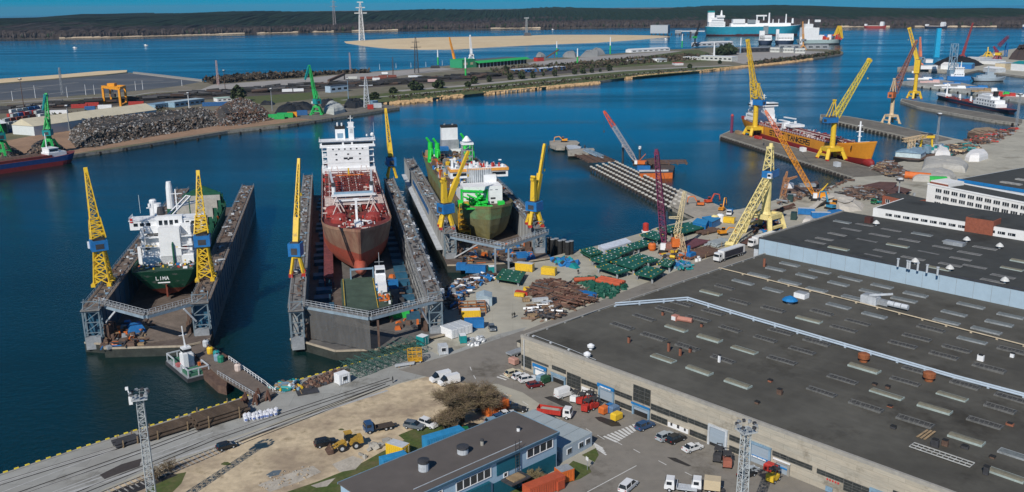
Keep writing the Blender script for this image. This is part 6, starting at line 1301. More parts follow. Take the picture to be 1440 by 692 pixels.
pipestack('small stack of dark pipes at the left of the quay pipe stacks', 180, 623, 5, 6, 2, DARK, dia=.55); pipestack('long stack of brown pipes in the middle of the quay', 238, 607, 11, 6, 2, PB1, dia=.75); pipestack('big stack of brown pipes nearest the steel trestles', 308, 589, 12, 8, 3, PB1, dia=.75)
p = G(354, 567); t = thing('steel_trestles', 'group of rusty brown steel trestles at the foot of the gangway', 'trestles', (p.x,p.y,.03), R(UD)); b = MB().m(RU2)
for i in range(7):
    x, y = -3+i*1.1, (i%3-1)*1.3; b.beam((x-.7,y,0),(x,y,2.6),.3).beam((x+.7,y,0),(x,y,2.6),.3).beam((x,y-.8,0),(x,y,2.6),.3)
b.obj('trestle', t)
r = random.Random(4)
for i in range(18):
    x, y = 150+(i%9)*17+r.uniform(-4,4), 355-(i%9)*3.4+(12 if i>8 else 0)+r.uniform(-3,3); p = G(*Z6(x, y)); t = thing('bulk_bag', 'white bulk bag with blue print in the double row on the quay', 'bag', (p.x,p.y,.03), r.uniform(0,1), 'white bulk bags in two rows on the quay')
    def bag():
        n = 8; rr = [(.42,0),(.55,.3),(.56,.8),(.45,1.05),(.2,1.12)]; return MB().m(M('woven_white', (.66,.67,.72), .9)).lathe(rr, n=8)
    part(('bag',0), bag, 'sack', t); part(('bagp',0), lambda: MB().m(M('bag_blue_print', (.12,.18,.42), .9)).box(0,-.53,.35,.5,.08,.4), 'printed_panel', t); part(('bags',0), lambda: MB().m(WHITE).beam((-.3,0,1.),(0,0,1.35),.08).beam((.3,0,1.),(0,0,1.35),.08), 'loop', t)
heap('quay_edge_clutter', 'blue and yellow fishing gear and rusty parts on the quay edge', [Z6(262,222),Z6(330,195),(402,541),(420,536),Z6(405,228),Z6(330,232)], 90, [TEAL, LBLUE, WOOD, YEL, RUST, WHITE], 1., 'mix', (.4,1.3), 11, L_=(1,3), cat='gear')
heap('rusty_block_rows', 'rows of rusty blocks stored along the quay edge', [Z6(400,210),Z6(440,185),Z6(560,140),Z6(625,132),Z6(600,160),Z6(540,190),Z6(450,222)], 420, [RU2, RUST, DARK, RU3], 1.4, 'box', (.5,1.1), 12, cat='steel blocks')
p = G(*Z6(430,232)); t = thing('steel_plate', 'dark flat steel plate lying on the quay', 'plate', (p.x,p.y,.03), R(UD-20)); MB().m(DARK).box(0,0,0,5,3.5,.3).obj('plate_body', t); MB().m(WOOD).box(-1.5,0,.3,.2,3,.1).obj('batten', t)
GFR = M('dark_green_frames', (.05,.12,.10), .7, var=.3)
for i in range(9):
    k = i/8; p = G(497+k*88, 523-k*33, 0)+Vector((rnd.uniform(-.5,.5),0,0)); t = thing('lattice_girder', 'dark green lattice frame stored in the row along the quay', 'frame', (p.x,p.y,.03), R(UD-90+rnd.uniform(-6,6)), 'green lattice frames stored by the middle dock')
    part(('latf',0), lambda: MB().m(GFR).truss((-4.5,0,1.1),(4.5,0,1.1),2.2,2.2,5,.11,.07,h0=2.,h1=2.), 'frame_truss', t)
p = G(583.5, 509); t = thing('access_platform', 'yellow orange wheeled access platform by the green frames', 'platform', (p.x,p.y,.03), R(10)); b = MB().m(M('amber_paint', (.65,.36,.03), .5))
for z in (.6,1.5,2.6): railing([(-1.8,-1.2,0),(1.8,-1.2,0),(1.8,1.2,0),(-1.8,1.2,0),(-1.8,-1.2,0)], .8, M('amber_paint'), .12, .9, b, z)
b.box(0,0,.5,3.6,2.4,.3); b.obj('platform_frame', t); [wheel(t, x, y, .35, .25) for x in (-1.3,1.3) for y in (-1,1)]
t = thing('steel_bench', 'grey steel beams on blocks beside the quay road', 'beams', tuple(G(569,515.5,.03)), R(20)); MB().m(LGREY).beam((-2.5,0,.6),(2.5,0,.6),.5).m(GREY).beam((-2,1,.5),(3,1,.5),.4).obj('beam', t); MB().m(WOOD).box(-1.5,.5,0,.3,1.6,.35).box(1.5,.5,0,.3,1.6,.35).obj('block', t)
# gangway from the quay to dock 1
t = thing('pontoon_gangway', 'brown decked gangway on a rusty pontoon leading from quay to left dock', 'gangway', tuple(G(330,520,0))); o = G(330,520,0); rel = lambda l, z: [((G(x,y,z)-o).x, (G(x,y,z)-o).y) for x, y in l]
GD = M('gangway_brown_deck', (.15,.12,.10), .9, var=.2)
MB().m(RUST).prism(rel([(264,489),(283,483),(325,508),(318,544),(306,541),(287,524)], .2), -3, .1).obj('pontoon', t)
MB().m(GD).prism(rel([(265,489),(284,482),(324,507),(388,553),(366,563),(311,530)], .8), .35, .8).obj('deck', t)
b = MB(); railing([G(322,506,.8)-o, G(372,541,.8)-o, G(384,551,.8)-o], 1.1, WHITE, .1, 1.6, b); railing([G(306,527,.8)-o, G(365,562,.8)-o], 1.1, LGREY, .08, 1.6, b); b.obj('railing', t)
b = MB().m(RUST); A_, B_ = G(284,483,.8)-o, G(322,506,.8)-o; b.beam(A_+Vector((0,0,.4)), B_+Vector((0,0,.4)), .5, .7); b.obj('kerb', t)
for lab, x, y, c in [('blue drum on the gangway', 305, 502, TEAL), ('bright blue tank on the gangway beside green one', 306, 507, LBLUE), ('green tank on the gangway', 311, 509, M('tank_green',(.02,.2,.12),.5)), ('small orange box on the gangway', 296, 497, YEL), ('pale pink tank at the lower rail', 335, 521, M('tank_pale',(.6,.5,.45),.6)), ('grey cabinet where gangway meets dock', 290, 487, LGREY)]:
    p = G(x, y, .8); t = thing('storage_tank', lab, 'tank', tuple(p)); MB().m(c).lathe([(.8,0),(.9,.3),(.9,1.5),(.5,1.9)], n=10).obj('tank_body', t); MB().m(DARK).lathe([(.25,1.9),(.25,2.1)]).obj('lid', t)
# work barge
c0, c1, c2 = G(233,513,-2), G(264,539,-2), G(292,528,-2); dx = (c1-c0); dy = (c2-c1); t = thing('work_barge', 'small green decked work barge with white wheelhouse and grey hoop rails by the gangway', 'barge', tuple(c1), math.atan2(-dx.y, -dx.x))
Lx, Ly = dx.length, dy.length*1.05
b = MB().m(DARK).prism([(0,0),(Lx,0),(Lx,-Ly),(0,-Ly)], -.8, 1.).m(GREY).prism([(.2,-.2),(Lx-.2,-.2),(Lx-.2,-Ly+.2),(.2,-Ly+.2)], 1.003, 1.25); b.obj('hull', t)
MB().m(M('barge_green_deck', (.05,.16,.10), .8)).box(Lx*.18,-Ly/2,1.26,Lx*.3,Ly*.8,.7).box(Lx*.82,-Ly/2,1.26,Lx*.25,Ly*.6,.5).obj('deck_box', t)
b = MB().m(LGREY)
for x in (.4, Lx*.33, Lx*.66, Lx-.4):
    for y in (-.5, -Ly+.5): b.beam((x,y,1.2),(x,y,3.2),.28)
for y in (-.5, -Ly+.5): b.beam((.4,y,3.2),(Lx*.33,y,3.2),.28).beam((Lx*.66,y,3.2),(Lx-.4,y,3.2),.28)
for x in (.4, Lx-.4): b.beam((x,-.5,3.2),(x,-Ly+.5,3.2),.28).beam((x,-Ly/2,1.2),(x,-Ly/2,3.2),.25)
b.obj('fender_hoop', t)
w_ = MB().m(WHITE).box(Lx*.52,-Ly*.5,1.25,2.6,2.8,3.6).box(Lx*.52,-Ly*.5,4.85,2.,2.2,1.8).box(Lx*.42,-Ly*.35,1.25,1.2,1.2,4.2).obj('wheelhouse', t); MB().m(GLASS).box(Lx*.52,-Ly*.5,5.5,2.1,2.3,.7).obj('window', w_); MB().m(WHITE).beam((Lx*.55,-Ly*.5,6),(Lx*.6,-Ly*.5,12),.22).beam((Lx*.6,-Ly*.5-1,9.5),(Lx*.6,-Ly*.5+1,9.5),.15).beam((Lx*.5,-Ly*.5,6.4),(Lx*.6,-Ly*.5,11),.12).obj('mast', w_)
MB().m(M('deck_goods_red',(.4,.12,.12),.7)).box(Lx*.6,-Ly*.2,1.26,1.6,1.,.8).m(ORG).box(Lx*.3,-Ly*.8,1.26,.6,.6,1.6).obj('deck_goods', t)
# floodlight masts
def mast(label, px, py, ztop, w=1.25, group='lattice floodlight masts in the foreground'):
    p = G(px, py, ztop); t = thing('floodlight_mast', label, 'floodlight mast', (p.x,p.y,0), R(20), group); AL = M('galvanised_lattice', (.42,.45,.46), .5, var=.2)
    MB().m(AL).truss((0,0,0),(0,0,ztop-1.5),w*1.25,w*.9,22,.13,.08).obj('lattice_tower', t)
    MB().m(AL).box(0,0,ztop-1.5,2.6,2.6,.12).obj('platform', t); railing([(-1.3,-1.3,0),(1.3,-1.3,0),(1.3,1.3,0),(-1.3,1.3,0),(-1.3,-1.3,0)], 1, AL, .06, 1, z=ztop-1.35).obj('railing', t)
    for k in range(10):
        a = k*.628; o = MB().m(GREY if k%2 else DARK).box(math.cos(a)*1.5, math.sin(a)*1.5, ztop-.6, .5, .45, .42, a).obj('floodlight', t)
    b = MB().m(AL).beam((0,0,0),(0,0,ztop-1),.1)
    for k in range(60): b.beam((-.25,-w*.45,k*.38),(.25,-w*.45,k*.38),.05)
    b.obj('ladder', t); return t
mast('lattice floodlight mast on the near quay at the lower left', 195, 549, 25); mast('lattice floodlight mast before the hall front at the lower right', 1050, 594, 25)
MB().m(WHITE).box(-1.5,0,22.6,.6,.5,1.4).beam((-1.5,0,24),(-1.8,0,25.6),.18).box(-1.9,0,25.4,.5,.4,.5).obj('radar_box', bpy.data.objects['floodlight_mast'])
# bare trees: trunk, limbs and a haze of thin twigs
TW = M('bare_twigs', (.19,.14,.09), .95, var=.3, scale=1.5); TW2 = M('bare_twigs_olive', (.21,.17,.09), .95, var=.3, scale=1.5); BARK = M('bark', (.09,.07,.05), .95, var=.3)
def baretree(label, px, py, h, rad, n=900, seed=1, name='bare_tree', tw=TW, group=None, th=.05, trunks=5, pos=None):
    p = pos or G(px, py); t = thing(name, label, 'tree' if h > 4 else 'bush', (p.x,p.y,.0), 0, group); r = random.Random(seed); b = MB().m(BARK); br = []
    for k in range(trunks):
        a = r.uniform(0,6.28); base = Vector((math.cos(a)*.4, math.sin(a)*.4, 0)); tip = Vector((math.cos(a)*rad*.5*r.uniform(.2,1), math.sin(a)*rad*.5*r.uniform(.2,1), h*r.uniform(.5,.75))); b.tube(base, tip, h*.02+.06, h*.008+.02, n=6); br.append((base.lerp(tip,.35), tip))
        for j in range(4):
            s = base.lerp(tip, r.uniform(.3,.9)); a2 = r.uniform(0,6.28); e = s+Vector((math.cos(a2)*rad*.5, math.sin(a2)*rad*.5, h*r.uniform(.1,.35))); b.tube(s, e, h*.009+.02, .03, n=5); br.append((s, e))
    b.obj('trunk', t); b = MB(); 
    for k in range(n):
        b.m(tw if r.random() < .75 else TW2); s, e = r.choice(br); o = s.lerp(e, r.uniform(.2,1)); d = Vector((r.gauss(0,1), r.gauss(0,1), r.uniform(-.1,1.4))).normalized()*r.uniform(.25,.6)*rad*.6; q = o+d; q.z = min(q.z, h*r.uniform(.9,1.05)); b.beam(o, q, th*.8, th)
        for j in range(3): f = o.lerp(q, r.uniform(.4,1)); g = f+Vector((r.gauss(0,1), r.gauss(0,1), r.uniform(-.3,1))).normalized()*rad*.14; b.beam(f, g, th*.6)
    b.obj('crown', t); return t
baretree('big bare brown tree standing at the edge of the sandy lot', 652, 594, 8.4, 7.4, 3000, 3, th=.04); baretree('smaller bare tree to the right behind the big one', 682, 580, 7, 6.5, 1500, 4, group=None); baretree('bare bush at the foot of the big tree on the left', 628, 604, 5, 4.6, 900, 5)
baretree('bare olive bush beside the turquoise wall', 748, 682, 3.8, 2.8, 700, 6, 'bare_bush', TW2, trunks=4); baretree('leafless shrub by the floodlight mast foot', 225, 675, 3.6, 3, 160, 7, 'bare_bush', TW, th=.035); baretree('thin leafless shrub at the lower edge of the tracks', 238, 664, 3, 2.6, 120, 9, 'bare_bush', TW, th=.035)
# signs and bits
p = G(826,661); t = thing('street_sign', 'white square road sign on a post in the grass verge', 'sign', (p.x,p.y,0), R(-60)); MB().m(GREY).lathe([(.06,0),(.06,2.6)],n=6).obj('post', t); MB().m(WHITE).box(0,-.1,2.1,.8,.06,.8).obj('sign_plate', t)
heap('concrete_blocks', 'pale concrete slabs and rings stacked beside the loader', [Z6(655,520),Z6(690,500),Z6(740,460),Z6(830,440),Z6(825,465),Z6(760,500),Z6(700,540)], 12, [CONC, CONC], .3, 'box', (1.,2.), 15, cat='concrete blocks'); heap('demolition_rubble', 'broken concrete and rubble in the sandy lot', [Z6(170,640),Z6(300,600),Z6(440,570),Z6(500,610),Z6(380,660),Z6(230,692)], 60, [CONC, DIRT, DIRT], .1, 'box', (.15,.5), 16, cat='rubble')
car('dark teal hatchback parked beside the rail tracks', *Z6(60,492), 35, 'hatch', 'black')
# ================= harbour centre and right =================
def Zc(ox, oy, s): return lambda x, y: (ox+x/s, oy+y/s)
ZA = Zc(760,150,3.147); ZB = Zc(980,40,3.147); ZD = Zc(1060,220,6.288); ZE = Zc(1180,180,5.767); ZF = Zc(1290,200,6.92); ZG = Zc(1290,110,6.92); ZH = Zc(1290,20,6.92); ZI = Zc(930,260,5.767); ZJ = Zc(1140,110,6.92); ZK = Zc(1080,0,2.883)
OLD = M('old_concrete_deck', (.40,.36,.30), .9, var=.22, scale=.1, col2=(.28,.26,.22), detail=9); BEIGE = M('beige_crane_paint', (.60,.45,.28), .6, var=.15); BRC = M('faded_red_brown_paint', (.26,.12,.09), .7, var=.25); PURP = M('purple_red_mesh', (.17,.03,.08), .6, var=.2); OYL = M('orange_yellow_paint', (.75,.30,.02), .5, var=.15)
def slab(name, label, cat, pts, z0, z1, mat, side=None, partname='deck'):
    P = [G(x, y, z1) for x, y in pts]; c = sum(P, Vector())/len(P); t = thing(name, label, cat, (c.x, c.y, 0)); MB().m(mat).prism([(p.x-c.x, p.y-c.y) for p in P], z0, z1, side=side, top=mat).obj(partname, t); return t, c
# jetty under reconstruction
t, c = slab('concrete_platform', 'round cornered concrete dolphin at the outer end of the unfinished jetty', 'platform', [ZA(40,152),ZA(75,148),ZA(160,150),ZA(175,160),ZA(165,168),ZA(118,168),ZA(108,178),ZA(70,178),ZA(42,168)], -1, 1.2, OLD, QUAYW)
b = MB().m(DARK)
for k in range(9): b.tube((-14+k*3.4,-3.4,-4),(-14+k*3.4,-3.4,.4),.5,n=8)
b.obj('pile', t)
t, c = slab('concrete_platform', 'second concrete platform on the unfinished jetty with open edge', 'platform', [ZA(120,196),ZA(150,186),ZA(235,183),ZA(241,192),ZA(225,204),ZA(122,205)], -.6, 1.4, OLD, QUAYW)
t, c = slab('concrete_platform', 'narrow pale link slab between the two jetty platforms', 'platform', [ZA(108,168),ZA(135,163),ZA(182,178),ZA(175,186),ZA(150,187),ZA(125,190)], -.6, 1., LGREY, QUAYW)
a_, e_ = G(*ZA(195,188), 2.5), G(*ZA(272,222), 1.5); t = thing('footbridge', 'pale blue lattice footbridge leading to the outer platforms', 'footbridge', tuple(a_)); MB().m(LBLUE).truss((0,0,0), e_-a_, 2.2, 2.2, 8, .25, h0=1.6, h1=1.6).obj('truss', t); MB().m(LGREY).beam((0,0,-.6), e_-a_-Vector((0,0,.6)), 2, .2).obj('deck', t)
excavator('yellow excavator parked on the outermost jetty platform', *ZA(104,156), 170, OYL, z=1.25, boomup=3.6)
A0, A1 = G(*ZA(225,262), 1), G(*ZA(552,428), 1); B0, B1 = G(*ZA(330,238), 1), G(*ZA(640,384), 1); cap = M('pale_pile_cap', (.55,.53,.48), .85, var=.15); src = None
for i in range(25):
    for j in range(5):
        p = A0.lerp(A1, i/23).lerp(B0.lerp(B1, i/23), j/4); 
        if src is None:
            src = thing('capped_pile', 'white capped dark pile in the long unfinished jetty rows', 'pile', (p.x, p.y, 0), 0, 'white capped piles of the unfinished jetty')
            MB().m(DARK).lathe([(.45,-5),(.45,.3)], n=8).obj('shaft', src); MB().m(cap).box(0,0,.3,1.9,1.25,.6,0,.9,.8).obj('cap', src); src.rotation_euler.z = ang(A0, A1)
        else: dup(src, (p.x+rnd.uniform(-.1,.1), p.y, 0), ang(A0, A1)+rnd.uniform(-.05,.05))
BRD = M('dark_brown_timber', (.07,.05,.04), .9, var=.3)
for j, nm in enumerate(('first','second','third','fourth','last')):
    p, q = A0.lerp(B0, j/4), A1.lerp(B1, j/4); t = thing('jetty_beam', '%s long dark beam row of the unfinished jetty counted from the near side' % nm, 'beam', (p.x,p.y,0)); MB().m(BRD).beam((0,0,-.3), Vector((q.x-p.x, q.y-p.y, -.3)), .7, .8).obj('beam_body', t)
p = G(*ZA(250,235)); t = thing('beam_grid', 'open grid of rusty beams at the seaward start of the pile rows', 'beams', (p.x,p.y,0), ang(A0,A1)); b = MB().m(RUST)
for i in range(6): b.beam((-16+i*5,-9,.4),(-14+i*5,9,.4),.7)
for j in range(4): b.beam((-18,-8+j*5,.9),(12,-8+j*5,.9),.6)
b.obj('grid', t)
t, c = slab('jetty_deck', 'finished pale concrete root of the jetty where excavators work', 'jetty', [(941,288),(956,265.5),(1027,296.5),(1010,302),(978,306)], .02, .35, OLD)
excavator('orange excavator with folded arm, leftmost on the jetty root', *ZA(705,440), 160, ORG, s=.85); excavator('bright red orange excavator with raised arm, middle of three', *ZA(745,428), 20, M('red_orange',(.65,.09,.03),.5), s=.85); excavator('orange excavator nearest the white tipper cab', *ZA(803,462), 60, OYL, s=.85, boomup=6.5)
truck('white cab blue tipper truck beside the jetty root', *ZA(838,476), 250, PAINTS['white'], BLUE, Lb=4)
# crane barge at the jetty
t, c = slab('crane_barge', 'orange sided crane barge moored alongside the unfinished jetty', 'barge', [ZA(435,283),ZA(450,275),ZA(590,280),ZA(585,292),ZA(440,296)], -2.2, 1.2, DARK, ORG, 'hull'); MB().m(BLUE).box(-5,3,1.2,7,3,2.4).m(RUST).box(4,2,1.2,6,3,1).m(LGREY).box(0,-1,1.2,16,1,.8).obj('deck_house', t)
t, c = slab('material_barge', 'dark steel barge with crossed beams behind the crane barge', 'barge', [ZA(458,232),ZA(500,226),ZA(595,262),ZA(590,276),ZA(540,274),ZA(455,240)], -2.2, 1.4, M('barge_deck_brown', (.08,.06,.05), .9, var=.3), DARK, 'hull'); b = MB().m(RUST)
for k in range(7): b.beam((-15+k*5,-6,1.8),(-13+k*5,8,1.8),.8)
for k in range(3): b.beam((-15,-5+k*5,2.3),(16,-5+k*5,2.3),.6)
b.obj('beam_cargo', t)
def crawler(label, px, py, tip, dy, col, boomcol, bw=1.8, tipcol=None, z=0, tip2=None, name='crawler_crane', bt=.2, n=16, hs=1., bodycol=None):
    p = G(px, py, z); T = AT(tip[0], tip[1], p.y+dy); az = math.atan2(T.y-p.y, T.x-p.x); t = thing(name, label, 'crane', tuple(p), az); L_ = Vector((math.hypot(T.x-p.x, T.y-p.y), 0, T.z-p.z)); P0 = Vector((1.5,0,1.8))*hs
    for y in (-1.9*hs, 1.9*hs): MB().m(BLK).box(0,y,0,6.5*hs,.9*hs,1.1*hs,0,.85,1).obj('track', t)
    MB().m(bodycol or col).box(-1.2*hs,0,1.2*hs,6*hs,3*hs,1.9*hs).m(DARK).box(-4*hs,0,1.3*hs,1.2*hs,3.2*hs,1.6*hs).obj('body', t); MB().m(WHITE).box(1.6*hs,1.6*hs,1.2*hs,1.6*hs,1.2*hs,2*hs).m(GLASS).box(2.42*hs,1.6*hs,2*hs,.1,1.*hs,1.*hs).obj('cab', t)
    d = (L_-P0).normalized(); up = Vector((-d.z,0,d.x)); b = MB().m(boomcol); b.beam(P0, P0.lerp(L_,.04), bw*.5); b.truss(P0.lerp(L_,.03), P0.lerp(L_,.16), bw*.5, bw, 2, bt*1.3, up=up)
    if tipcol: b.truss(P0.lerp(L_,.16), P0.lerp(L_,.72), bw, bw, n, bt, up=up).m(tipcol).truss(P0.lerp(L_,.72), L_, bw, bw*.5, n//3, bt*1.3, up=up)
    else: b.truss(P0.lerp(L_,.16), L_, bw, bw*.6, n, bt, up=up)
    b.beam(L_-d, L_+d, bw*.5); b.obj('boom', t)
    a = Vector((-3.5*hs,0,7*hs)); MB().m(col).beam((0,-1,3),a,.3).beam((0,1,3),a,.3).m(DARK).beam(a, L_, .1).beam(a,(-4*hs,0,2.6*hs),.15).beam(L_+d*.5, L_+d*.5-Vector((0,0,L_.z*.35)), .08).box(L_.x+d.x*.5,0,L_.z*.65-1,.7,.5,1.2).obj('gantry_and_cables', t); return t
crawler('barge crane with grey lattice boom and bright orange tip leaning left', *ZA(437,262), (850.5,158), 6, ORG, M('grey_white_lattice', (.42,.38,.38), .6), 2.2, tipcol=M('red_orange'), z=1.2, n=18)
p = G(*ZA(368,246), 1); 
for (x, y, x2, y2, lab) in ((364,246,366,165,'left'),(438,270,440,172,'right')):
    p = G(*ZA(x,y)); T = AT(*ZA(x2,y2), p.y); t = thing('spud_pole', 'tall dark spud pole with white top, %s one on the crane barge' % lab, 'pole', (p.x,p.y,-2)); MB().m(DARK).lathe([(.6,0),(.6,T.z)],n=8).obj('shaft', t); MB().m(WHITE).lathe([(.8,T.z),(.8,T.z+1.6)],n=8).obj('top', t)
# near yard cranes
crawler('tall purple lattice boom crane rising among the green hatch covers', 941, 355, (923.3,213.5), 2, ORG, PURP, 2.3, n=28, bt=.22, hs=1.2, bodycol=BRC)
def tan_tower():
    p = G(957, 357); t = thing('tower_crane', 'pale tan lattice tower crane with short side arm beside the purple boom', 'crane', (p.x,p.y,0)); a = AT(952,329,p.y)-p; e = AT(963,269,p.y+2)-p; f = AT(941,306,p.y)-p; g_ = AT(954.5,306,p.y)-p; TN = M('pale_tan_paint', (.62,.52,.32), .6, var=.2)
    MB().m(TN).truss((0,0,1), a, 1.7, 1.7, 5, .22).truss(a, e, 1.7, .8, 11, .22, .16).obj('mast', t); MB().m(TN).truss(g_, f, .8, .5, 4, .16).obj('arm', t); q = AT(963.5,364,p.y-4)-p; MB().m(BEIGE).truss(a+Vector((1,0,0)), q, 1.5, 1.5, 7, .18).obj('back_mast', t)
    MB().m(ORG).box(-2,0,3,3,3,3).box(-2.5,0,.4,4,4,1).m(YEL).box(-1,1.6,6,2.5,1.5,1.5).m(DARK).box(0,0,0,6,4,.6).obj('cab', t)
tan_tower()
# portal cranes
def portal(label, px, py, zp_y, c0y, c1y, tip, dy, prz, z=0.03, col=YEL, af=None, **k):
    base = G(px, py, z); zz = lambda y_: zat(0, base.y, px, y_)
    return harbour_crane('portal_crane', label, base, AT(tip[0], tip[1], base.y+dy), zz(zp_y), zz(c0y), zz(c1y), prz=prz, col=col, pt=.68, aframe=(zz(af)-zz(c1y)) if af else 0, **k)
PD = ang(G(1012,191), G(1201,250))
portal('yellow portal crane nearest the stern of the tanker with upright lattice boom', 1061, 190.5, 180, 147.5, 139.5, (1051.5,57), 8, PD, af=118, pw=11, pl=11, legw=1.9, cr=1.7, boom='dense', bw=2.4, bw1=1.4, bt=.42, cab_s=(8,4.5), feet=ORG, cabx=-2.5, tipcol=YEL)
portal('yellow portal crane nearest the tanker bow with boom leaning right', 1169, 223.5, 209, 172, 164.5, (1222.5,85), 10, PD, af=141, pw=12, pl=11, legw=1.9, cr=1.5, boom='lattice', bw=3., bw1=1.5, bt=.4, cab_s=(8,4.5), feet=RED, cabx=-3, tipcol=YEL, bcol=M('olive_yellow_paint', (.62,.50,.06), .55, var=.2))
portal('beige portal crane with orange cabin and brown lattice boom on the middle pier', 1252.5, 173.5, 162.5, 137, 129, (1289,58), 30, PD, col=BEIGE, af=111, pw=9, pl=9, legw=1.4, cr=1.4, boom='dense', bw=2.6, bw1=1.1, bt=.35, cab=M('orange_cab',(.55,.15,.05),.6), cab_s=(7,4), cabx=-3, bcol=BRC)
t = portal('tall golden yellow portal crane with steep boom on the third pier', 1285.5, 139, 129.5, 103, 84, (1279,40), 6, PD, pw=9, pl=9, legw=1.8, cr=1.7, boom='mix', bw=3.2, bw1=2., bt=.5, cab=YEL, cab_s=(5,5), cabx=0, feet=RED)
base = G(1075, 327.5); zz = lambda y_: zat(0, base.y, 1074, y_)
t = harbour_crane('portal_crane', 'pale yellow portal crane with blue house and boom lowered to the ground', base, G(1027,346.5,1.2), zz(302), zz(250), zz(240), pw=12, pl=11.5, legw=1.6, cr=1.7, col=CYEL, pt=.72, boom='lattice', bw=2.7, bw1=2.2, bt=.38, cab=BLUE, cab_s=(8,4), cabx=-2.5, aframe=0, prz=R(UD), pivz=zz(254), nb=13, hook=False)
h0 = zz(240)-base.z; h1_ = zz(204)-base.z; az = t.rotation_euler.z
b = MB().m(CYEL).truss((0,0,h0),(-.6,0,h1_-1.5),3.2,1.8,4,.32,.25).box(-.6,0,h1_-1.5,2.4,2.4,.8).lathe([(.9,h1_-.7),(.7,h1_+.6)],-1.2,0); b.obj('a_frame', t)
crawler('orange crawler crane with long orange lattice boom near the basin corner', 1150, 281.5, (1077.5,158), 3, YEL, OYL, 2.2, tipcol=M('pink_red_lattice', (.70,.22,.12), .6), n=26, bt=.2, bodycol=OYL, hs=1.15)
p = G(1100,279); t = thing('lattice_gantry', 'rusty orange leaning lattice mast with side arm at the basin edge', 'lattice mast', (p.x,p.y,0)); e = AT(1107,241,p.y)-p; f = AT(1121,248,p.y)-p; g_ = AT(1096,290,p.y-8)-p; MB().m(BEIGE).truss(g_, Vector((0,0,.5)), 1.6,1.6,4,.2).m(M('rust_orange_lattice', (.42,.20,.09), .7)).truss((0,0,.5), e-Vector((0,0,3)), 1.8,2.2,7,.25,.18).truss(e-Vector((1,0,5)), e, 1.2,.5,3,.2).truss(e-Vector((0,0,4)), f-Vector((0,0,0)), 1.,.5,4,.18).obj('lattice', t)
# Stolt tanker
OYH = M('golden_hull_paint', (.64,.26,.025), .5, var=.1, scale=.1); REDB = M('deep_red_boot', (.25,.02,.02), .6, var=.15, scale=.1); STDK = M('maroon_deck', (.16,.03,.03), .8, var=.25)
S0_ = G(1036,187,-2); az = PD; dd = Vector((math.cos(PD), math.sin(PD), 0)); nrm = Vector((-dd.y, dd.x, 0)); BS = 18.5; LS = 154.
o_ = S0_+nrm*(BS/2+3.)-dd*2; t = thing('chemical_tanker', 'golden hulled chemical tanker with maroon deck moored at the pier under yellow cranes', 'ship', (o_.x, o_.y, -3.2), az)
DS = 10.2; hb, rg = hull(LS, BS, DS, 4.7, OYH, REDB, bl=.17, rake=7, sheer=4.6, deck=STDK, blunt=2.2, sw=.9, sr=4); hb.obj('hull', t); bulwark(rg, OYH, 1.1, 20).obj('bulwark', t)
MB().m(REDB).loft([[(LS-13+x, math.cos(k*math.pi/5)*r_, 2.4+math.sin(k*math.pi/5)*r_*1.2) for k in range(10)] for x, r_ in ((0,1.5),(5,2.5),(9,2.4),(11,1.6),(12.,.4))]).obj('bulbous_bow', t, smooth=True)
b = MB().m(WHITE).box(13,0,DS,18,BS-2.5,3).box(13,0,DS+3,13,16,3).box(14,0,DS+6,11,15,3).box(15,0,DS+9,9,14,2.6).box(17,0,DS+11.6,7,19,2.4).box(17,0,DS+14.,4,6,.5).box(8,-3,DS+6,4,4,9).box(5,2,DS,6,14,4); b.obj('superstructure', t)
for z in (1,4.2,7.2): 
    for sgn in (-1,): 
        for k in range(6): MB().m(GLASS).box(9+k*1.8, -8.04 if z > 3 else -(BS-1.5)/2-.04, DS+z, .8, .1, .9).obj('window', t)
MB().m(GLASS).box(20.55,0,DS+12.6,.12,19,1).box(17,-11.05,DS+12.6,5,.12,1).obj('window', t)
MB().m(RED).box(12,-5,DS+15,1.6,1.2,1.2).box(2,-7,DS+1,5,2,2).obj('lifeboat', t); MB().m(WHITE).beam((17,0,DS+14.8),(17,0,DS+20),.5).beam((17,-2,DS+17.5),(17,2,DS+17.5),.25).box(17,0,DS+19,.4,2.6,.3).obj('mast', t)
q = MB(); clutter(q, 24, LS-26, -BS/2+1.2, BS/2-1.2, DS, 380, [STDK, STDK, STDK, REDB, REDB, LGREY, PIPW], (.4,2.), (.4,1.8), 81, .55); q.m(STDK).beam((24,0,DS+1.6),(LS-24,0,DS+1.6),3,.5); q.m(PIPW)
for k in range(6): q.beam((26,-3+k*1.1,DS+1.6),(LS-30,-3+k*1.1,DS+1.6),.35)
q.obj('cargo_pipework', t)
b = MB().m(WHITE).box(44,2,DS+4.,12,2.4,.6).box(50,-1,DS+3.5,1,13,.5).lathe([(1.1,DS),(.9,DS+5)],52,6).lathe([(1.1,DS),(.9,DS+5)],40,-5).beam((38,5,DS+6),(54,5,DS+6.6),.8).box(62,0,DS+2.6,8,10,1.6).box(57,-4,DS+1,3,4,4); b.obj('manifold_gantry', t)
railing([(24,-BS/2+.4,0),(LS-24,-BS/2+.4,0)],1.1,WHITE,.12,3,z=DS).obj('railing', t)
b = MB().m(WHITE).lathe([(.7,DS+1),(.5,DS+15)],LS-17,0).beam((LS-17,-2.2,DS+9),(LS-17,2.2,DS+9),.4).beam((LS-17,-1.6,DS+12.5),(LS-17,1.6,DS+12.5),.4).box(LS-17,0,DS+6,1.6,2,.4).box(LS-9,0,DS+2.4,6,7,1.4).m(DARK).beam((LS-9,0,DS+3),(LS-4,0,DS+6),.2); b.obj('foremast', t)
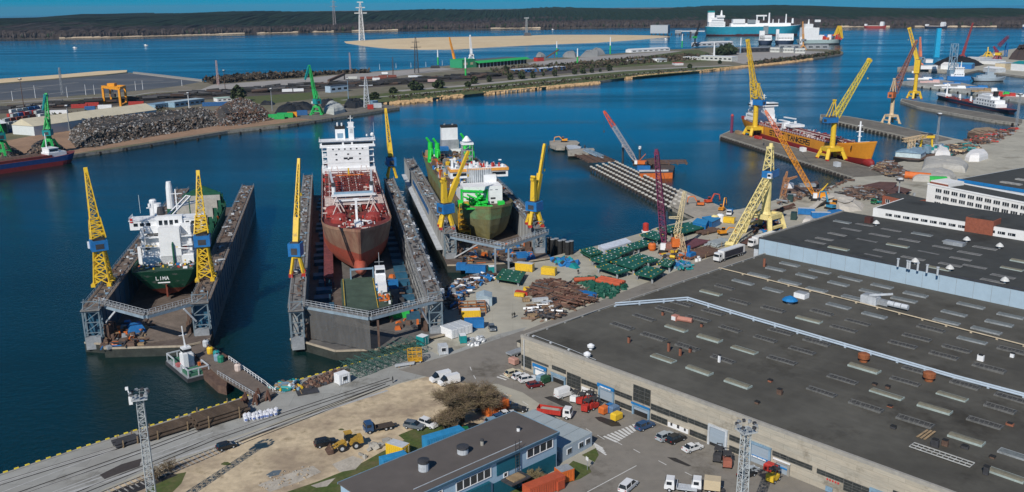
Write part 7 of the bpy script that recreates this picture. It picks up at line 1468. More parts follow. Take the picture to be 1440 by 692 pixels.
for w_, x_ in (('STOLT', 46), ('TANKERS', 46+6*4.05)): b = MB().m(BLK); letters(b, w_, Vector((x_, -BS/2-.1, 5.9)), Vector((1,0,0)), Vector((0,0,1)), 2.9, 1.1, .2, .14); b.obj('ship_lettering', t)
b = MB().m(BLK).lathe([(1.5,0),(1.2,.3)],n=10); o = b.obj('anchor', t, (LS-13.5, -BS/2+2.2, 10.4)); o.rotation_euler = (R(80),0,R(-28))
# pier 1 objects
for lab, x, y, c in [('white square cabin on the tanker pier', 469+0, 545, WHITE), ('pale blue box cabin at the pier root by the crane foot', 620, 612, LGREY)]:
    px, py = ZB(x, y); container(lab, px, py, math.degrees(PD), c, 4, 2.6, 'pier_cabin', 'cabin')
container('tan crate at the outer end of the tanker pier', *ZB(185,468), math.degrees(PD), WOOD, 7, 2.4, 'cargo_crate', 'crate'); container('red boat like tender cradle between the crane legs', *ZB(270,488), math.degrees(PD), RED, 7, 1.8, 'red_tender_crate', 'crate')
p = G(*ZB(153,462)); t = thing('pier_beacon', 'slim purple beacon column on the end of the tanker pier', 'beacon', (p.x,p.y,0)); MB().m(PURP).lathe([(1.,0),(1.,12)],n=8).obj('column', t); MB().m(RED).lathe([(1.3,12),(.3,13.5)],n=8).obj('cap', t)
# fender rows on the piers
FND = M('dark_timber_fender', (.035,.03,.028), .9, var=.4)
def fenders(label, a, b_, n, grp):
    A, B = G(*a), G(*b_); d = ang(A, B); base = None
    for i in range(n):
        p = A.lerp(B, (i+.5)/n)
        if base is None: base = thing('pier_fender', label, 'fender', (p.x,p.y,0), d, grp); part(('fend',0), lambda: MB().m(FND).box(0,-.4,-2.6,1.5,.9,2.3).box(-.4,-.9,-2.2,.5,.4,1.6).box(.4,-.9,-2.2,.5,.4,1.6), 'rubber_pad', base)
        else: dup(base, (p.x,p.y,0), d)
fenders('dark fender on the near face of the tanker pier', (1014,191.5), (1199,250), 44, 'fenders along the tanker pier'); fenders('dark fender on the near face of the middle pier', (1156,166.5), (1300,199), 26, 'fenders along the middle pier'); fenders('dark fender on the near face of the third pier', (1269,142.5), (1436,174.5), 28, 'fenders along the third pier')
fenders('dark fender below the scrap heap quay', (121,215.5), (500,161.5), 13, 'fenders along the scrap quay'); 
A, B = G(1270,118.5), G(1452,143); t = None
# quay 4
QP = poly([(1268,114.5),(1290,112),(1330,113),(1356,117),(1400,126),(1452,134),(1452,143),(1400,133.5),(1340,124.5),(1290,118.5)], 1)
mb = MB(); mb.prism(QP, -7, .9, side=M('pale_quay_face', (.50,.50,.46), .85, var=.25, scale=.1), top=CONC); setting(mb, 'far_quay_ground')
fenders('black fender on the pale concrete far quay face', (1280,118.5), (1445,142), 12, 'fenders along the pale far quay')
QP2 = poly([(1306,97),(1313,91),(1345,86),(1372,82),(1380,78),(1400,73),(1440,66),(1520,66),(1520,118),(1440,107),(1395,102),(1376,98.5),(1356,103),(1330,101),(1306,100)])
mb = MB(); mb.prism(QP2, -7, 0., side=QUAYW, top=GROUND); setting(mb, 'coal_terminal_ground')
QP3 = poly([(1262,95),(1290,92.5),(1330,93),(1330,97),(1262,98.5)]); mb = MB(); mb.prism(QP3, -7, .5, side=QUAYW, top=CONC); setting(mb, 'outer_mole_ground')
def B2(name, label, pxL, pxR, depth, h, wall, roof, z=0., cat='building', par=None, ridge=0, win=None, wmat=GLASS):
    a, c = G(*pxL, z), G(*pxR, z); d = (c-a).normalized(); n = Vector((-d.y, d.x, 0)); n = n if n.y > 0 else -n; L_ = (c-a).length; t = thing(name, label, cat, tuple(a), math.atan2(d.y, d.x)); b = MB().m(wall).box(L_/2, depth/2, 0, L_, depth, h); b.obj('wall', t)
    if ridge: MB().m(roof).add([(-.4,-.4,h),(L_+.4,-.4,h),(L_+.4,depth+.4,h),(-.4,depth+.4,h),(-.4,depth/2,h+ridge),(L_+.4,depth/2,h+ridge)],[(0,1,5,4),(2,3,4,5),(0,4,3),(1,2,5),(3,2,1,0)]).obj('roof', t)
    else: MB().m(roof).box(L_/2, depth/2, h+.003, L_+.6, depth+.6, .3).obj('roof', t)
    if win:
        for k in range(win): MB().m(wmat).box(L_*(k+.5)/win, -.04, h*.35, L_/win*.55, .1, h*.3).obj('window', t)
    return t
MEMB = M('grey_membrane', (.40,.39,.36), .8, var=.15, scale=.15, detail=8); TENT = M('white_tent_fabric', (.72,.71,.70), .6, var=.06)
# right hand yard
mound('membrane_mound', 'large grey sheeted mound with rounded ridge, farther of the two', [ZF(30,300),ZF(60,190),ZF(250,165),ZF(420,190),ZF(500,240),ZF(470,300),ZF(250,275)], 4, MEMB, flat=.6, rough=.1); mound('membrane_mound', 'grey sheeted mound directly behind orange tank and green boxes', [ZF(-60,350),ZF(60,300),ZF(250,290),ZF(350,320),ZF(385,360),ZF(330,395),ZF(60,385),ZF(-50,380)], 3.6, MEMB, flat=.6, rough=.1)
mound('inflated_dome', 'pale domed tent with white scalloped rim near the hall', [ZF(458,175),ZF(490,140),ZF(560,115),ZF(660,125),ZF(690,160),ZF(600,190),ZF(500,190)], 4.5, TENT, 'tent', flat=.5, rough=.05); mound('inflated_dome', 'small white tent with red emblem behind the grey mounds', [ZF(165,160),ZF(190,105),ZF(285,100),ZF(320,165),ZF(240,172)], 5, TENT, 'tent', flat=.45, rough=.05)
p = G(*ZF(240,150)); t = thing('tent_emblem', 'small red emblem board on the white tent', 'emblem', (p.x,p.y,3.2)); MB().m(RED).box(0,0,0,2,.3,1.4).m(WHITE).box(0,-.2,.5,1,.1,.4).obj('board', t)
t = B2('storage_tent', 'pale wedge roofed shed beside the small white tent', ZF(28,180), ZF(80,150), 14, 4, M('pale_aqua_wall',(.5,.62,.66),.6), LBLUE, ridge=2, cat='shed')
p = G(*ZE(632,418)); t = thing('tank_container', 'orange cylindrical tank lying in front of the grey mound', 'tank', (p.x,p.y,0), R(-30)); MB().m(ORG).tube((-6,0,2),(6,0,2),1.9,n=14).tube((6,0,2),(7,0,2),1.9,1,n=14).obj('tank_body', t); MB().m(DARK).box(-4,0,0,.6,3,.8).box(4,0,0,.6,3,.8).obj('saddle', t)
container('green container left of the yellow one before the mound', *ZE(712,425), -15, GRN, 6, 2.8, roof=GRN); container('yellow container squeezed between green ones', *ZE(748,428), -15, YEL, 4, 2.8); container('green container right of the yellow one before the mound', *ZE(800,438), -15, GRN, 8, 2.8)
RP = M('rusty_deck_plate', (.11,.055,.045), .9, var=.3, scale=.3)
for lab, pts in [('large rust brown deck panel on supports, upper one', [ZE(190,465),ZE(330,435),ZE(470,440),ZE(440,490),ZE(380,510),ZE(320,485)]), ('rust brown deck panel on supports, lower right one', [ZE(380,515),ZE(470,470),ZE(590,500),ZE(480,545)])]:
    t, c = slab('steel_deck_section', lab, 'steel panel', pts, 1.4, 1.9, RP, partname='plate')
    for k in range(4): MB().m(GREY).box((-1)**k*6, -4 if k<2 else 4, 0, 1, 1, 1.4).obj('support', t)
heap('steel_section_heap', 'jumbled rusty sections and orange machinery around the brown deck panels', [ZE(0,545),ZE(100,490),ZE(200,480),ZE(330,520),ZE(560,545),ZE(420,570),ZE(250,590),ZE(60,580)], 420, [RUST, RU2, RU3, RUST, DARK, GREY, DARK], 1., 'mix', (.4,1.5), 91, L_=(2,8)); heap('quay_gear', 'mixed nets, orange gear and pallets at the pier root', [ZE(240,330),ZE(330,290),ZE(430,270),ZE(500,330),ZE(590,380),ZE(560,410),ZE(400,400),ZE(320,360)], 420, [RUST, RU3, RU2, RUST, DARK, DARK, GREY, WOOD], 1.2, 'mix', (.4,1.5), 92, L_=(2,6), cat='gear')
heap('slipway_scrap', 'rusty hull pieces and red tanks around the pontoon at the right', [ZG(490,610),ZG(600,560),ZG(850,520),ZG(940,490),ZG(960,520),ZG(830,590),ZG(700,640),ZG(560,650)], 320, [RUST, RU2, RED, RU3, DARK, GREY, RU3], 1.8, 'mix', (.5,2), 93, L_=(2,8)); heap('yard_scrap', 'beige and dark scrap beyond the grey mounds', [ZF(180,60),ZF(400,30),ZF(520,40),ZF(620,60),ZF(480,110),ZF(330,140),ZF(300,90)], 260, [WOOD, RU3, DARK, RU3, BEIGE, DARK, RUST, TEAL], 1.5, 'mix', (.5,2), 94, L_=(2,8))
t, c = slab('rusty_pontoon', 'flat rusty pontoon floating beside the third pier root', 'pontoon', [ZG(490,525),ZG(560,485),ZG(690,475),ZG(870,520),ZG(800,545),ZG(720,560)], -2.2, .8, M('pontoon_tan', (.30,.22,.14), .9, var=.3, scale=.1), RUST); b = MB().m(RUST)
for k in range(6): b.beam((-12+k*5,-6,.9),(-12+k*5,6,.9),.6,.3)
b.obj('deck_rib', t)
# floating crane barge right
t, c = slab('floating_crane', 'black barge carrying beige lattice derrick and turquoise machinery in the basin', 'floating crane', [ZE(440,235),ZE(480,212),ZE(640,222),ZE(790,205),ZE(760,238),ZE(650,262),ZE(560,258)], -2.4, 1.2, RUST, BLK, 'hull')
f = lambda x, y, z_=1.2: G(*ZE(x, y), z_)-c; zt = lambda x, y0, y1: zat(0, G(*ZE(x,y0),1.2).y, *ZE(x,y1))
b = MB().m(BEIGE); x0 = f(565,225); x1 = f(590,215); H_ = zt(570,225,100)
for q in (x0, x1): b.truss(Vector((q.x,q.y,1.2)), Vector((q.x,q.y,H_)), 1.8,1.8,6,.3)
x2 = f(700,200); b.truss(Vector((x0.x-4,x0.y,H_)), Vector((x2.x,x2.y,H_+1)), 2,2,10,.3); b.obj('derrick', t)
b = MB().m(YEL); H2 = zt(710,205,72)
for dx in (-4,4): b.beam(Vector((x2.x+dx,x2.y,1.2)), Vector((x2.x+dx*.7,x2.y,H2)), 1.)
b.box(x2.x,x2.y,H2-1,8,3,1.6).m(DARK).box(x2.x,x2.y,H2+.6,6,3,1); b.obj('a_frame', t)
b = MB().m(TEAL).m(LBLUE); q = f(660,195); clutter(b, q.x-6, q.x+14, q.y-5, q.y+5, 1.2, 60, [LBLUE, TEAL, LBLUE, LGREY], (1,4), (1,5), 95, .3); b.obj('machinery', t)
# small things centre-right quay
container('blue container at the front of the basin quay', *ZD(463,512), -18, BLUE, 7, 2.8, roof=LGREY); container('long blue and white container right of the shorter one', *ZD(590,545), -8, BLUE, 8, 2.6, roof=LGREY); container('blue tarpaulin covered block by the blue excavator', *ZD(715,515), 20, BLUE, 6, 2., roof=BLUE)
GBX = M('dark_green_box', (.02,.05,.05), .6, var=.2)
container('dark green box nearest the quay lane', *ZD(352,555), 70, GBX, 4, 3., roof=GBX); container('dark green box at the basin edge', *ZD(320,398), 70, GBX, 4, 3., roof=GBX)
excavator('blue excavator with raised arm beside the pale gravel bank', *ZD(672,465), 120, M('excavator_blue', (.04,.25,.42), .5), s=1., boomup=7.5); loader('small yellow orange loader on the basin quay', *ZD(716,452), 30, OYL)
mound('gravel_bank', 'curved pale gravel bank beside the hall roof corner', [ZD(480,450),ZD(580,385),ZD(700,355),ZD(850,380),ZD(985,430),ZD(960,480),ZD(850,492),ZD(760,480),ZD(700,450),ZD(600,430),ZD(520,470)], 3.2, M('pale_gravel_bank', (.46,.43,.38), .95, var=.12), flat=.6); mound('white_dome_tent', 'small pale dome tent by the hall side wall', [ZD(425,610),ZD(450,575),ZD(500,562),ZD(530,590),ZD(500,612)], 2.6, M('pale_dome', (.5,.48,.45), .8), 'tent', flat=.4, rough=.02)
heap('basin_quay_gear', 'dark rusty beams and boat parts along the basin edge', [ZD(230,400),ZD(420,320),ZD(620,300),ZD(700,270),ZD(870,195),ZD(880,205),ZD(740,260),ZD(620,310),ZD(480,345),ZD(330,400),ZD(220,440)], 220, [RUST, RU2, DARK, GREY, RU3], 1.4, 'mix', (.5,1.8), 96, L_=(2,7)); heap('beam_rows', 'long rusty beams lying on the quay beside the hall', [ZD(200,490),ZD(320,440),ZD(320,460),ZD(230,500),ZD(180,520)], 24, [RUST, RU2], .8, 'pipes', (.8,1.4), 97, L_=(8,14), dirs=[R(UD)])
t, c = slab('moored_barge', 'rusty barge with white rail moored inside the basin', 'barge', [ZD(290,300),ZD(310,265),ZD(560,215),ZD(580,240),ZD(430,315)], -2.3, .8, RUST, DARK, 'hull'); MB().m(WHITE).box(-8,-3,.8,4,3,2.4).m(GREY).box(2,0,.8,8,3,1.5).obj('deck_house', t)
# blue depot near yellow container, steel stock
for lab, pts, h, m_ in [('blue roofed depot box at the jetty root, left part', [ZI(255,300),ZI(290,268),ZI(380,285),ZI(360,325)], 3, BLUE), ('blue roofed depot box at the jetty root, right part', [ZI(330,260),ZI(400,250),ZI(480,268),ZI(410,300)], 3, BLUE)]:
    P = [G(x,y,h) for x, y in pts]; c = sum(P, Vector())/4; t = thing('depot_box', lab, 'depot', (c.x,c.y,0)); MB().m(m_).prism([(q.x-c.x,q.y-c.y) for q in P], 0, h-.25).obj('wall', t); MB().m(M('blue_sheet_roof', (.03,.22,.46), .6, var=.15)).prism([((q.x-c.x)*1.04,(q.y-c.y)*1.04) for q in P], h-.248, h).obj('roof', t)
for lab, x, y, m_ in [('yellow upright tank at the depot', 432, 312, CYEL), ('white upright tank at the depot', 476, 302, WHITE)]:
    p = G(*ZI(x,y)); t = thing('upright_tank', lab, 'tank', (p.x,p.y,0)); MB().m(m_).lathe([(1.6,0),(1.6,3),(.9,3.6)],n=14).obj('tank_body', t); MB().m(GREY).lathe([(.3,3.6),(.3,4)]).obj('cap', t)
container('bright yellow skip container near the depot tanks', *ZI(532,305), -30, YEL, 6.5, 2.4, roof=YEL)
t, c = slab('steel_deck_section', 'purple brown flat steel panel with pale rim beside the purple crane', 'steel panel', [ZI(150,470),ZI(260,430),ZI(400,450),ZI(250,505)], .6, 1.1, M('purple_brown', (.14,.05,.06), .85, var=.2), partname='plate'); MB().m(GREY).box(-4,0,0,1,4,.6).box(4,0,0,1,4,.6).obj('support', t)
t, c = slab('steel_deck_section', 'brown steel plate behind the semi trailers', 'steel panel', [ZI(640,465),ZI(720,415),ZI(840,430),ZI(760,480)], .6, 1., RP, partname='plate'); MB().m(GREY).box(-3,0,0,1,3,.6).box(3,0,0,1,3,.6).obj('support', t)
pipestack('rows of long rusty tubes left of the front semi trailer', *ZI(340,560), 14, 9, 1, RUST, dia=1., hd=UD-4); pipestack('rusty tubes behind the blue generator', *ZI(270,580), 12, 6, 1, RU2, dia=1., hd=UD-4); pipestack('grey beams beside the lowered boom end', *ZI(470,485), 9, 7, 2, M('galv_beam', (.30,.34,.36), .6), dia=.8, hd=UD); pipestack('rusty tubes in front of the depot', *ZI(380,385), 11, 6, 1, RUST, dia=.9, hd=UD-6)
excavator('teal and orange excavator between the steel stocks', *ZI(500,405), 20, OYL, s=.85, boomup=3.4)
p = G(*ZI(240,600)); t = thing('generator_set', 'blue wheeled generator with white drums at the corner of the lane', 'generator', (p.x,p.y,0), R(UD)); MB().m(BLUE).box(0,0,.6,3.4,2,1.8).box(-.8,.5,2.4,.8,.8,2.6).obj('body', t); [wheel(t, x, y, .4, .25) for x in (-1,1) for y in (-.9,.9)]
for k, (x, y) in enumerate([(285,620),(310,615),(300,600)]): p = G(*ZI(x,y)); t = thing('small_white_drum', 'white drum beside the blue generator', 'drum', (p.x,p.y,0), 0, 'white drums beside the blue generator'); MB().m(WHITE).lathe([(.6,0),(.6,1.1)],n=10).obj('drum_body', t); MB().m(GREY).lathe([(.62,1.1),(.2,1.2)],n=10).obj('lid', t)
heap('pontoon_straps', 'light blue and teal hoses heaped near the hatch covers', [ZI(80,660),ZI(130,630),ZI(230,650),ZI(260,690),ZI(150,700)], 60, [LBLUE, TEAL, BLUE, DG3], 1., 'mix', (.5,1.4), 98, L_=(1,4), cat='hoses'); heap('crane_base_gear', 'orange and rusty gear piled around the crane bases', [ZI(0,600),ZI(60,520),ZI(150,520),ZI(200,600),ZI(120,640),ZI(20,640)], 150, [RUST, ORG, YEL, DARK, GREY, RU3], 1.6, 'mix', (.6,1.8), 99, L_=(1,5), cat='gear'); heap('portal_base_gear', 'dark gear and beams under the pale yellow portal crane', [ZD(0,560),ZD(60,520),ZD(220,620),ZD(300,620),ZD(240,660),ZD(0,690)], 120, [RUST, DARK, RU2, RED, GREY, BLUE], 1.2, 'mix', (.6,1.8), 100, L_=(1,6), cat='gear')
semi('white semi trailer with dark curtain, nearer of the two', 1025.5, 363.5, UD+180); semi('white semi trailer partly hidden by the raised hall, farther one', 1072, 344, UD+180)
truck('green cab truck beside the brick hut', *ZE(318,615), 200, PAINTS['green'], TEAL, 'flat', 'flatbed_truck', 3.5)
# thin masts
def thinmast(label, px, py, top, col=GREY, name='lighting_mast', z=0, r=.35, head=True, lat=0, two=None, group=None):
    p = G(px, py, z); T = AT(px, top, p.y); t = thing(name, label, 'mast', (p.x,p.y,z), 0, group); H_ = T.z-z; b = MB()
    if lat: b.m(col).truss((0,0,0),(0,0,H_),lat,lat*.6,max(6,int(H_/lat/1.2)),lat*.12)
    else:
        b.m(col).lathe([(r*1.3,0),(r,H_*.5)],n=6).m(two or col).lathe([(r,H_*.5),(r*.7,H_)],n=6)
    b.obj('pole', t)
    if head: MB().m(DARK).box(0,0,H_,2.6,2.6,.8).m(WHITE).box(0,0,H_+.8,1.8,1.8,.5).obj('lamp_head', t)
    return t
thinmast('grey lighting mast in front of the brown deck panels', *ZE(478,585), 180+430/5.767); thinmast('slim lattice mast standing on the middle pier root', 1316, 212, 162, lat=1.2); thinmast('tall lattice mast at the third pier root', *ZG(960,490), 134, lat=1.3)
# ================= small ships right =================
def ship(name, label, pA, pB, B, D, top, bot, deck, zw=None, z=-3., bl=.25, sheer=1.5, side=1, **k):
    a, c = G(*pA, -2), G(*pB, -2); d = c-a; L_ = d.length; n = Vector((-d.y, d.x, 0)).normalized(); n = n if n.y > 0 else -n; o = a+n*B/2*side; t = thing(name, label, 'ship', (o.x,o.y,z), math.atan2(d.y, d.x)); hb, rg = hull(L_, B, D, zw or D*.35, top, bot, bl=bl, rake=k.get('rake',4), sheer=sheer, deck=deck); hb.obj('hull', t); return t, L_
NAV = M('navy_hull', (.02,.035,.07), .5)
t, L_ = ship('coastal_tanker', 'small dark hulled tanker with white stern house alongside the third pier', ZG(815,345), ZG(93,190), 9, 3.6, NAV, REDB, STDK, sheer=1.2, side=2.2); D = 3.6
b = MB().m(WHITE).box(L_*.28,0,D,L_*.28,9.5,3).box(L_*.28,0,D+3,L_*.24,9,3).box(L_*.3,0,D+6,L_*.16,8,2.6).box(L_*.3,0,D+8.6,L_*.1,6,1.5); b.obj('superstructure', t)
for z in (1,4): 
    for k in range(7): 
        for y in (-4.8,4.8): MB().m(GLASS).box(L_*(.17+k*.033),y,D+z,1.2,.12,1.1).obj('window', t)
MB().m(WHITE).box(L_*.9,0,D+.5,L_*.13,6,2.2).lathe([(.9,D),(.7,D+13)],L_*.86,0).lathe([(1.3,D),(.8,D+5)],L_*.52,0).lathe([(1.3,D),(.8,D+5)],L_*.67,0).obj('mast', t); MB().m(BLK).box(L_*.22,0,D+9,3,3,4).obj('funnel', t); q = MB(); clutter(q, L_*.45, L_*.84, -4.5, 4.5, D, 90, [STDK, RUST, DARK, RED], (.6,2), (.4,1.6), 101, .6); q.obj('deck_fittings', t)
NG = M('naval_grey', (.33,.40,.46), .6, var=.1)
t, L_ = ship('naval_vessel', 'long pale grey naval vessel beyond the pale quay', ZH(545,655), ZH(880,655), 11, 5, NG, DARK, NG, sheer=2, bl=.4); MB().m(NG).box(L_*.45,0,5,L_*.4,8,3.5).box(L_*.5,0,8.5,L_*.2,7,3).lathe([(1.2,8.5),(.6,18)],L_*.45,0).box(L_*.25,0,5,8,6,2.5).obj('superstructure', t); MB().m(GLASS).box(L_*.6+.1,0,9.6,.2,6,1).obj('window', t)
t, L_ = ship('naval_vessel', 'grey naval vessel cut off by the right frame edge', (1437,128), (1470,131), 10, 5, NG, DARK, NG, sheer=3, bl=.4); MB().m(NG).box(L_*.4,0,5,L_*.4,8,3.5).obj('superstructure', t)
t = thing('harbour_ship', 'white multi deck ship house with blue base behind the pale quay', 'ship', tuple(G(*ZH(400,640), -2)), R(-20)); t.scale = (.75,.75,.8); MB().m(BLUE).box(0,0,-1,34,13,6.5).obj('hull', t); b = MB().m(WHITE).box(0,3,5.5,15,11,5).box(0,3,10.5,13,11,5).box(0,3,15.5,14,12,3).lathe([(1,18),(.5,27)],2,3).box(-9,2,5.5,6,9,3); b.obj('superstructure', t)
for k in range(5): MB().m(GLASS).box(-6+k*3,-3,16.3,2,.2,1.2).box(-5.5+k*2.6,-2.7,7.5,1.3,.3,1.2).obj('window', t)
# quay 4 goods
r = random.Random(12)
for i, (x, y, L_, c, lab) in enumerate([(60,0,40,WHITE,'white shed stack'),(205,5,22,BLUE,'bright blue stack'),(150,30,30,M('pink_white',(.6,.4,.38),.7),'pinkish white stack'),(265,62,24,WHITE,'white low shed'),(360,40,26,BLUE,'blue silo block'),(390,85,34,WHITE,'white tented stack'),(590,80,40,BLUE,'blue net stack'),(650,120,26,WOOD,'tan crate row'),(720,115,22,WHITE,'white box'),(790,150,14,RED,'small red container'),(845,150,18,GRN,'green box'),(900,165,20,RED,'red brown container'),(985,165,34,WHITE,'white long shed')]):
    p = G(*ZG(x, y+14), .9); t = thing('quay_cargo', '%s standing on the pale far quay' % lab, 'cargo', tuple(p), R(-18)); h = r.uniform(2,4.2); b = MB().m(c); b.box(0,0,0,L_*.45,5,h*.6).box(L_*.1,0,h*.6,L_*.22,4.5,h*.4).box(-L_*.3,.5,0,L_*.3,4,h*.45); b.obj('cargo_body', t); MB().m(LGREY).box(0,-2.6,.3,L_*.4,.2,.3).obj('rail', t)
# coal terminal
COAL = M('coal', (.012,.012,.014), .9, var=.3); mound('coal_heap', 'long black coal heap on the far right terminal', [ZH(150,490),ZH(280,450),ZH(420,440),ZH(560,470),ZH(660,495),ZH(560,510),ZH(350,510),ZH(200,505)], 8, COAL, 'coal heap', flat=.5); mound('coal_heap', 'brown grey ore heap at the right edge terminal', [ZH(880,440),ZH(930,400),ZH(1100,350),ZH(1200,380),ZH(1200,450),ZH(1000,450)], 16, M('ore_brown', (.07,.05,.045), .95, var=.3), 'ore heap', flat=.6)
B2('terminal_shed', 'white roofed shed left of the coal heap', ZH(225,535), ZH(335,540), 20, 6, WHITE, TENT, ridge=3); B2('terminal_shed', 'bright blue and white shed in front of the coal heap', ZH(365,530), ZH(525,535), 18, 6, BLUE, M('sky_blue_roof',(.08,.30,.5),.6), ridge=2); B2('terminal_shed', 'cream walled block in the middle of the terminal', ZH(752,535), ZH(850,540), 26, 8, M('cream_wall',(.6,.5,.34),.8), LGREY); B2('terminal_shed', 'teal roofed white shed at the terminal right end', ZH(905,545), ZH(1030,555), 26, 9, WHITE, TEAL, ridge=3); B2('terminal_shed', 'long white shed behind the cream block', ZH(600,480), ZH(760,490), 20, 5, WHITE, LGREY, ridge=2); B2('terminal_shed', 'pale long shed far behind the coal heap', ZH(440,445), ZH(640,455), 20, 4, LGREY, TENT)
B2('terminal_shed', 'pale grey sheds in front of the naval vessel quay', ZH(640,560), ZH(760,570), 16, 5, LGREY, WHITE, ridge=2); B2('terminal_shed', 'white shed on the outer mole', ZH(80,500-25), ZH(150,500-25), 16, 5, WHITE, TENT, z=.5); B2('terminal_shed', 'long white shed on the outer mole left end', (1293,97.5), (1318,97.5), 12, 5, WHITE, LGREY, z=.5)
def bc(label, px, py, tip, col, cabc, pz, bw=2, dy=5, mast=True, z=0):
    base = G(px, py, z); T = AT(*tip, base.y+dy); z1 = zat(0, base.y, px, pz); return harbour_crane('harbour_crane', label, base, T, base.z+7, z1-4, z1, pw=10, pl=10, legw=1.4, col=col, cab=cabc, boom='mix', bw=bw, bw1=bw*.4, bt=.5, cab_s=(8,6), cabx=-1, cr=1.6)
bc('dark red harbour crane with blue cabin and pink boom beyond the coal heap', 1352, 84, (1368,33), M('dull_crane_red', (.30,.05,.05), .6, var=.2), BLUE, 79, 2.8); bc('small yellow crane at the terminal back edge', 1389, 79.5, (1389.5,67), YEL, YEL, 77, 2)
t = bc('dark red double jib crane with blue column near the ore heap', 1402, 85, (1398,66), M('maroon_crane',(.25,.03,.06),.5), YEL, 74, 4); p = G(1414, 80)-t.location; q = Matrix.Rotation(-t.rotation_euler.z, 3, 'Z') @ Vector((p.x,p.y,0)); MB().m(BLUE).truss((q.x,q.y,0),(q.x,q.y,22),4,3,5,.6).obj('blue_column', t); MB().m(M('maroon_crane')).truss((0,0,22),(q.x,q.y,32),4,3,6,.6).obj('rear_jib', t)
bc('small faded red and blue crane behind the golden portal crane', 1293, 97, (1294,53), M('pink_red_lattice'), LBLUE, 80, 3, z=.5)
p = G(1314, 103, 0); H1 = AT(1314,40,p.y).z; t = thing('tower_column', 'very tall bright blue box column with pale lower tower on the far quay', 'tower', (p.x,p.y,0)); MB().m(M('bright_cyan_blue', (.02,.36,.62), .5)).box(0,0,20,6.5,4.5,H1-20,0,.75,.75).obj('upper_column', t); MB().m(LBLUE).truss((8,-30,0),(8,-30,38),7,6,5,.8,.5).box(8,-30,0,9,8,6).obj('lower_tower', t)
Zfar = Zc(1140,20,6.92)
for lab, a, c, m_ in [('red hulled coaster anchored under the far forest', Zfar(512,134), Zfar(730,136), M('far_red_hull',(.35,.05,.04),.6)), ('dark blue and white coaster anchored far right of the red one', Zfar(1100,138), Zfar(1318,142), NAV), ('blue stern of a ship at the right frame edge', (1436,41), (1450,41.5), BLUE)]:
    t, L_ = ship('coaster_ship', lab, a, c, 14, 8, m_, m_, STDK, bl=.2, sheer=3); MB().m(WHITE).box(L_*.8,0,8,L_*.16,12,12).box(L_*.8,0,20,L_*.12,12,3).box(L_*.08,0,8,L_*.1,10,7).obj('superstructure', t); MB().m(M('hatch_buff',(.5,.45,.4),.7)).box(L_*.42,0,8,L_*.5,9,2).obj('hatch', t)
# ================= far left scrap terminal and peninsula =================
LG = Zc(120,100,5.767); LH = Zc(300,80,5.767); LJ = Zc(470,60,5.767); LK = Zc(640,40,5.767); LM = Zc(830,30,5.767); LN = Zc(980,10,6.545); L0 = Zc(0,80,4.07)
HGR = M('harbour_crane_green', (.03,.42,.10), .5, var=.2)
heap('scrap_metal_heap', 'long high heap of grey shredded scrap metal along the far left quay', [(98,197),(100,180),(140,175),(200,170),(260,162),(300,157),(310,176),(240,188),(180,198),(130,208),(108,208)], 9000, [M('scrap_dark',(.06,.055,.05),.8,var=.4), M('scrap_grey',(.13,.115,.10),.6,.3,var=.5), M('scrap_brown',(.14,.10,.075),.8,var=.4), M('scrap_light',(.27,.265,.26),.5,var=.3), M('scrap_dark')], 9.5, 'box', (.6,1.9), 111, peak=.8)
heap('scrap_metal_heap', 'rust brown end of the scrap heap nearest the green boxes', [(300,157),(320,148),(345,145),(368,150),(388,168),(340,176),(308,178)], 4200, [M('scrap_rust',(.12,.07,.045),.85,var=.4), RU2, M('scrap_dark'), M('scrap_light'), M('scrap_brown')], 9.5, 'box', (.6,1.8), 112, peak=.8)
for nm, pts, h in (('grey', [(98,197),(102,182),(140,177),(200,172),(260,164),(300,160),(308,174),(240,186),(180,196),(130,205),(108,206)], 7.5), ('brown', [(300,160),(320,152),(345,148),(366,153),(382,166),(340,174),(308,176)], 7)): mound('scrap_heap_core', '%s inner body of the scrap metal heap on the quay' % nm, pts, h, M('scrap_dark'), 'scrap heap', flat=.7, rough=.15)
for lab, pts in [('dark scrap mound between the two green cranes at the left', [L0(150,570),L0(200,500),L0(330,500),L0(380,540),L0(300,570)]), ('black scrap mound at the left frame edge', [L0(10,590),L0(0,520),L0(60,520),L0(130,555),L0(90,585)])]: heap('scrap_mound', lab, pts, 900, [M('scrap_dark'), DARK, M('scrap_brown')], 5, 'box', (.8,2.2), 113+len(lab), cat='scrap heap')
t = B2('warehouse', 'long white gabled warehouse with cream roof behind the scrap heap', (49,191), (221,166), 24, 7, M('warehouse_white', (.62,.66,.66), .7, var=.05), M('cream_roof_sheet', (.60,.54,.40), .7, var=.1, scale=.1), ridge=5)
B2('warehouse', 'green fronted canopy shed at the left frame edge', (-20,192), (11,188), 20, 8, M('dark_green_wall',(.01,.06,.04),.7), WHITE, ridge=3)
def lcrane(label, px, py, ptop, cabt, cabb, tip, dy, jibend, s=1.):
    base = G(px, py); z = lambda y_: zat(0, base.y, px, y_); T = AT(*tip, base.y+dy); J = AT(*jibend, base.y+dy-3)
    t = harbour_crane('green_harbour_crane', label, base, T, z(ptop), z(cabb), z(cabt), pw=9, pl=9, legw=1.2, col=HGR, cab=TEAL, boom='mix', bw=2.6, bw1=1., bt=.45, cab_s=(6,5), cabx=-1, cr=1.5, aframe=z(cabt)*.45, hook=False, group='green harbour cranes at the scrap terminal')
    rz = Matrix.Rotation(-t.rotation_euler.z, 3, 'Z'); a, b_ = rz@(T-base), rz@(J-base); MB().m(TEAL).truss(a, b_, 1.8, .8, 6, .5).m(DARK).beam(b_, b_-Vector((0,0,8)), .15).obj('jib', t); return t
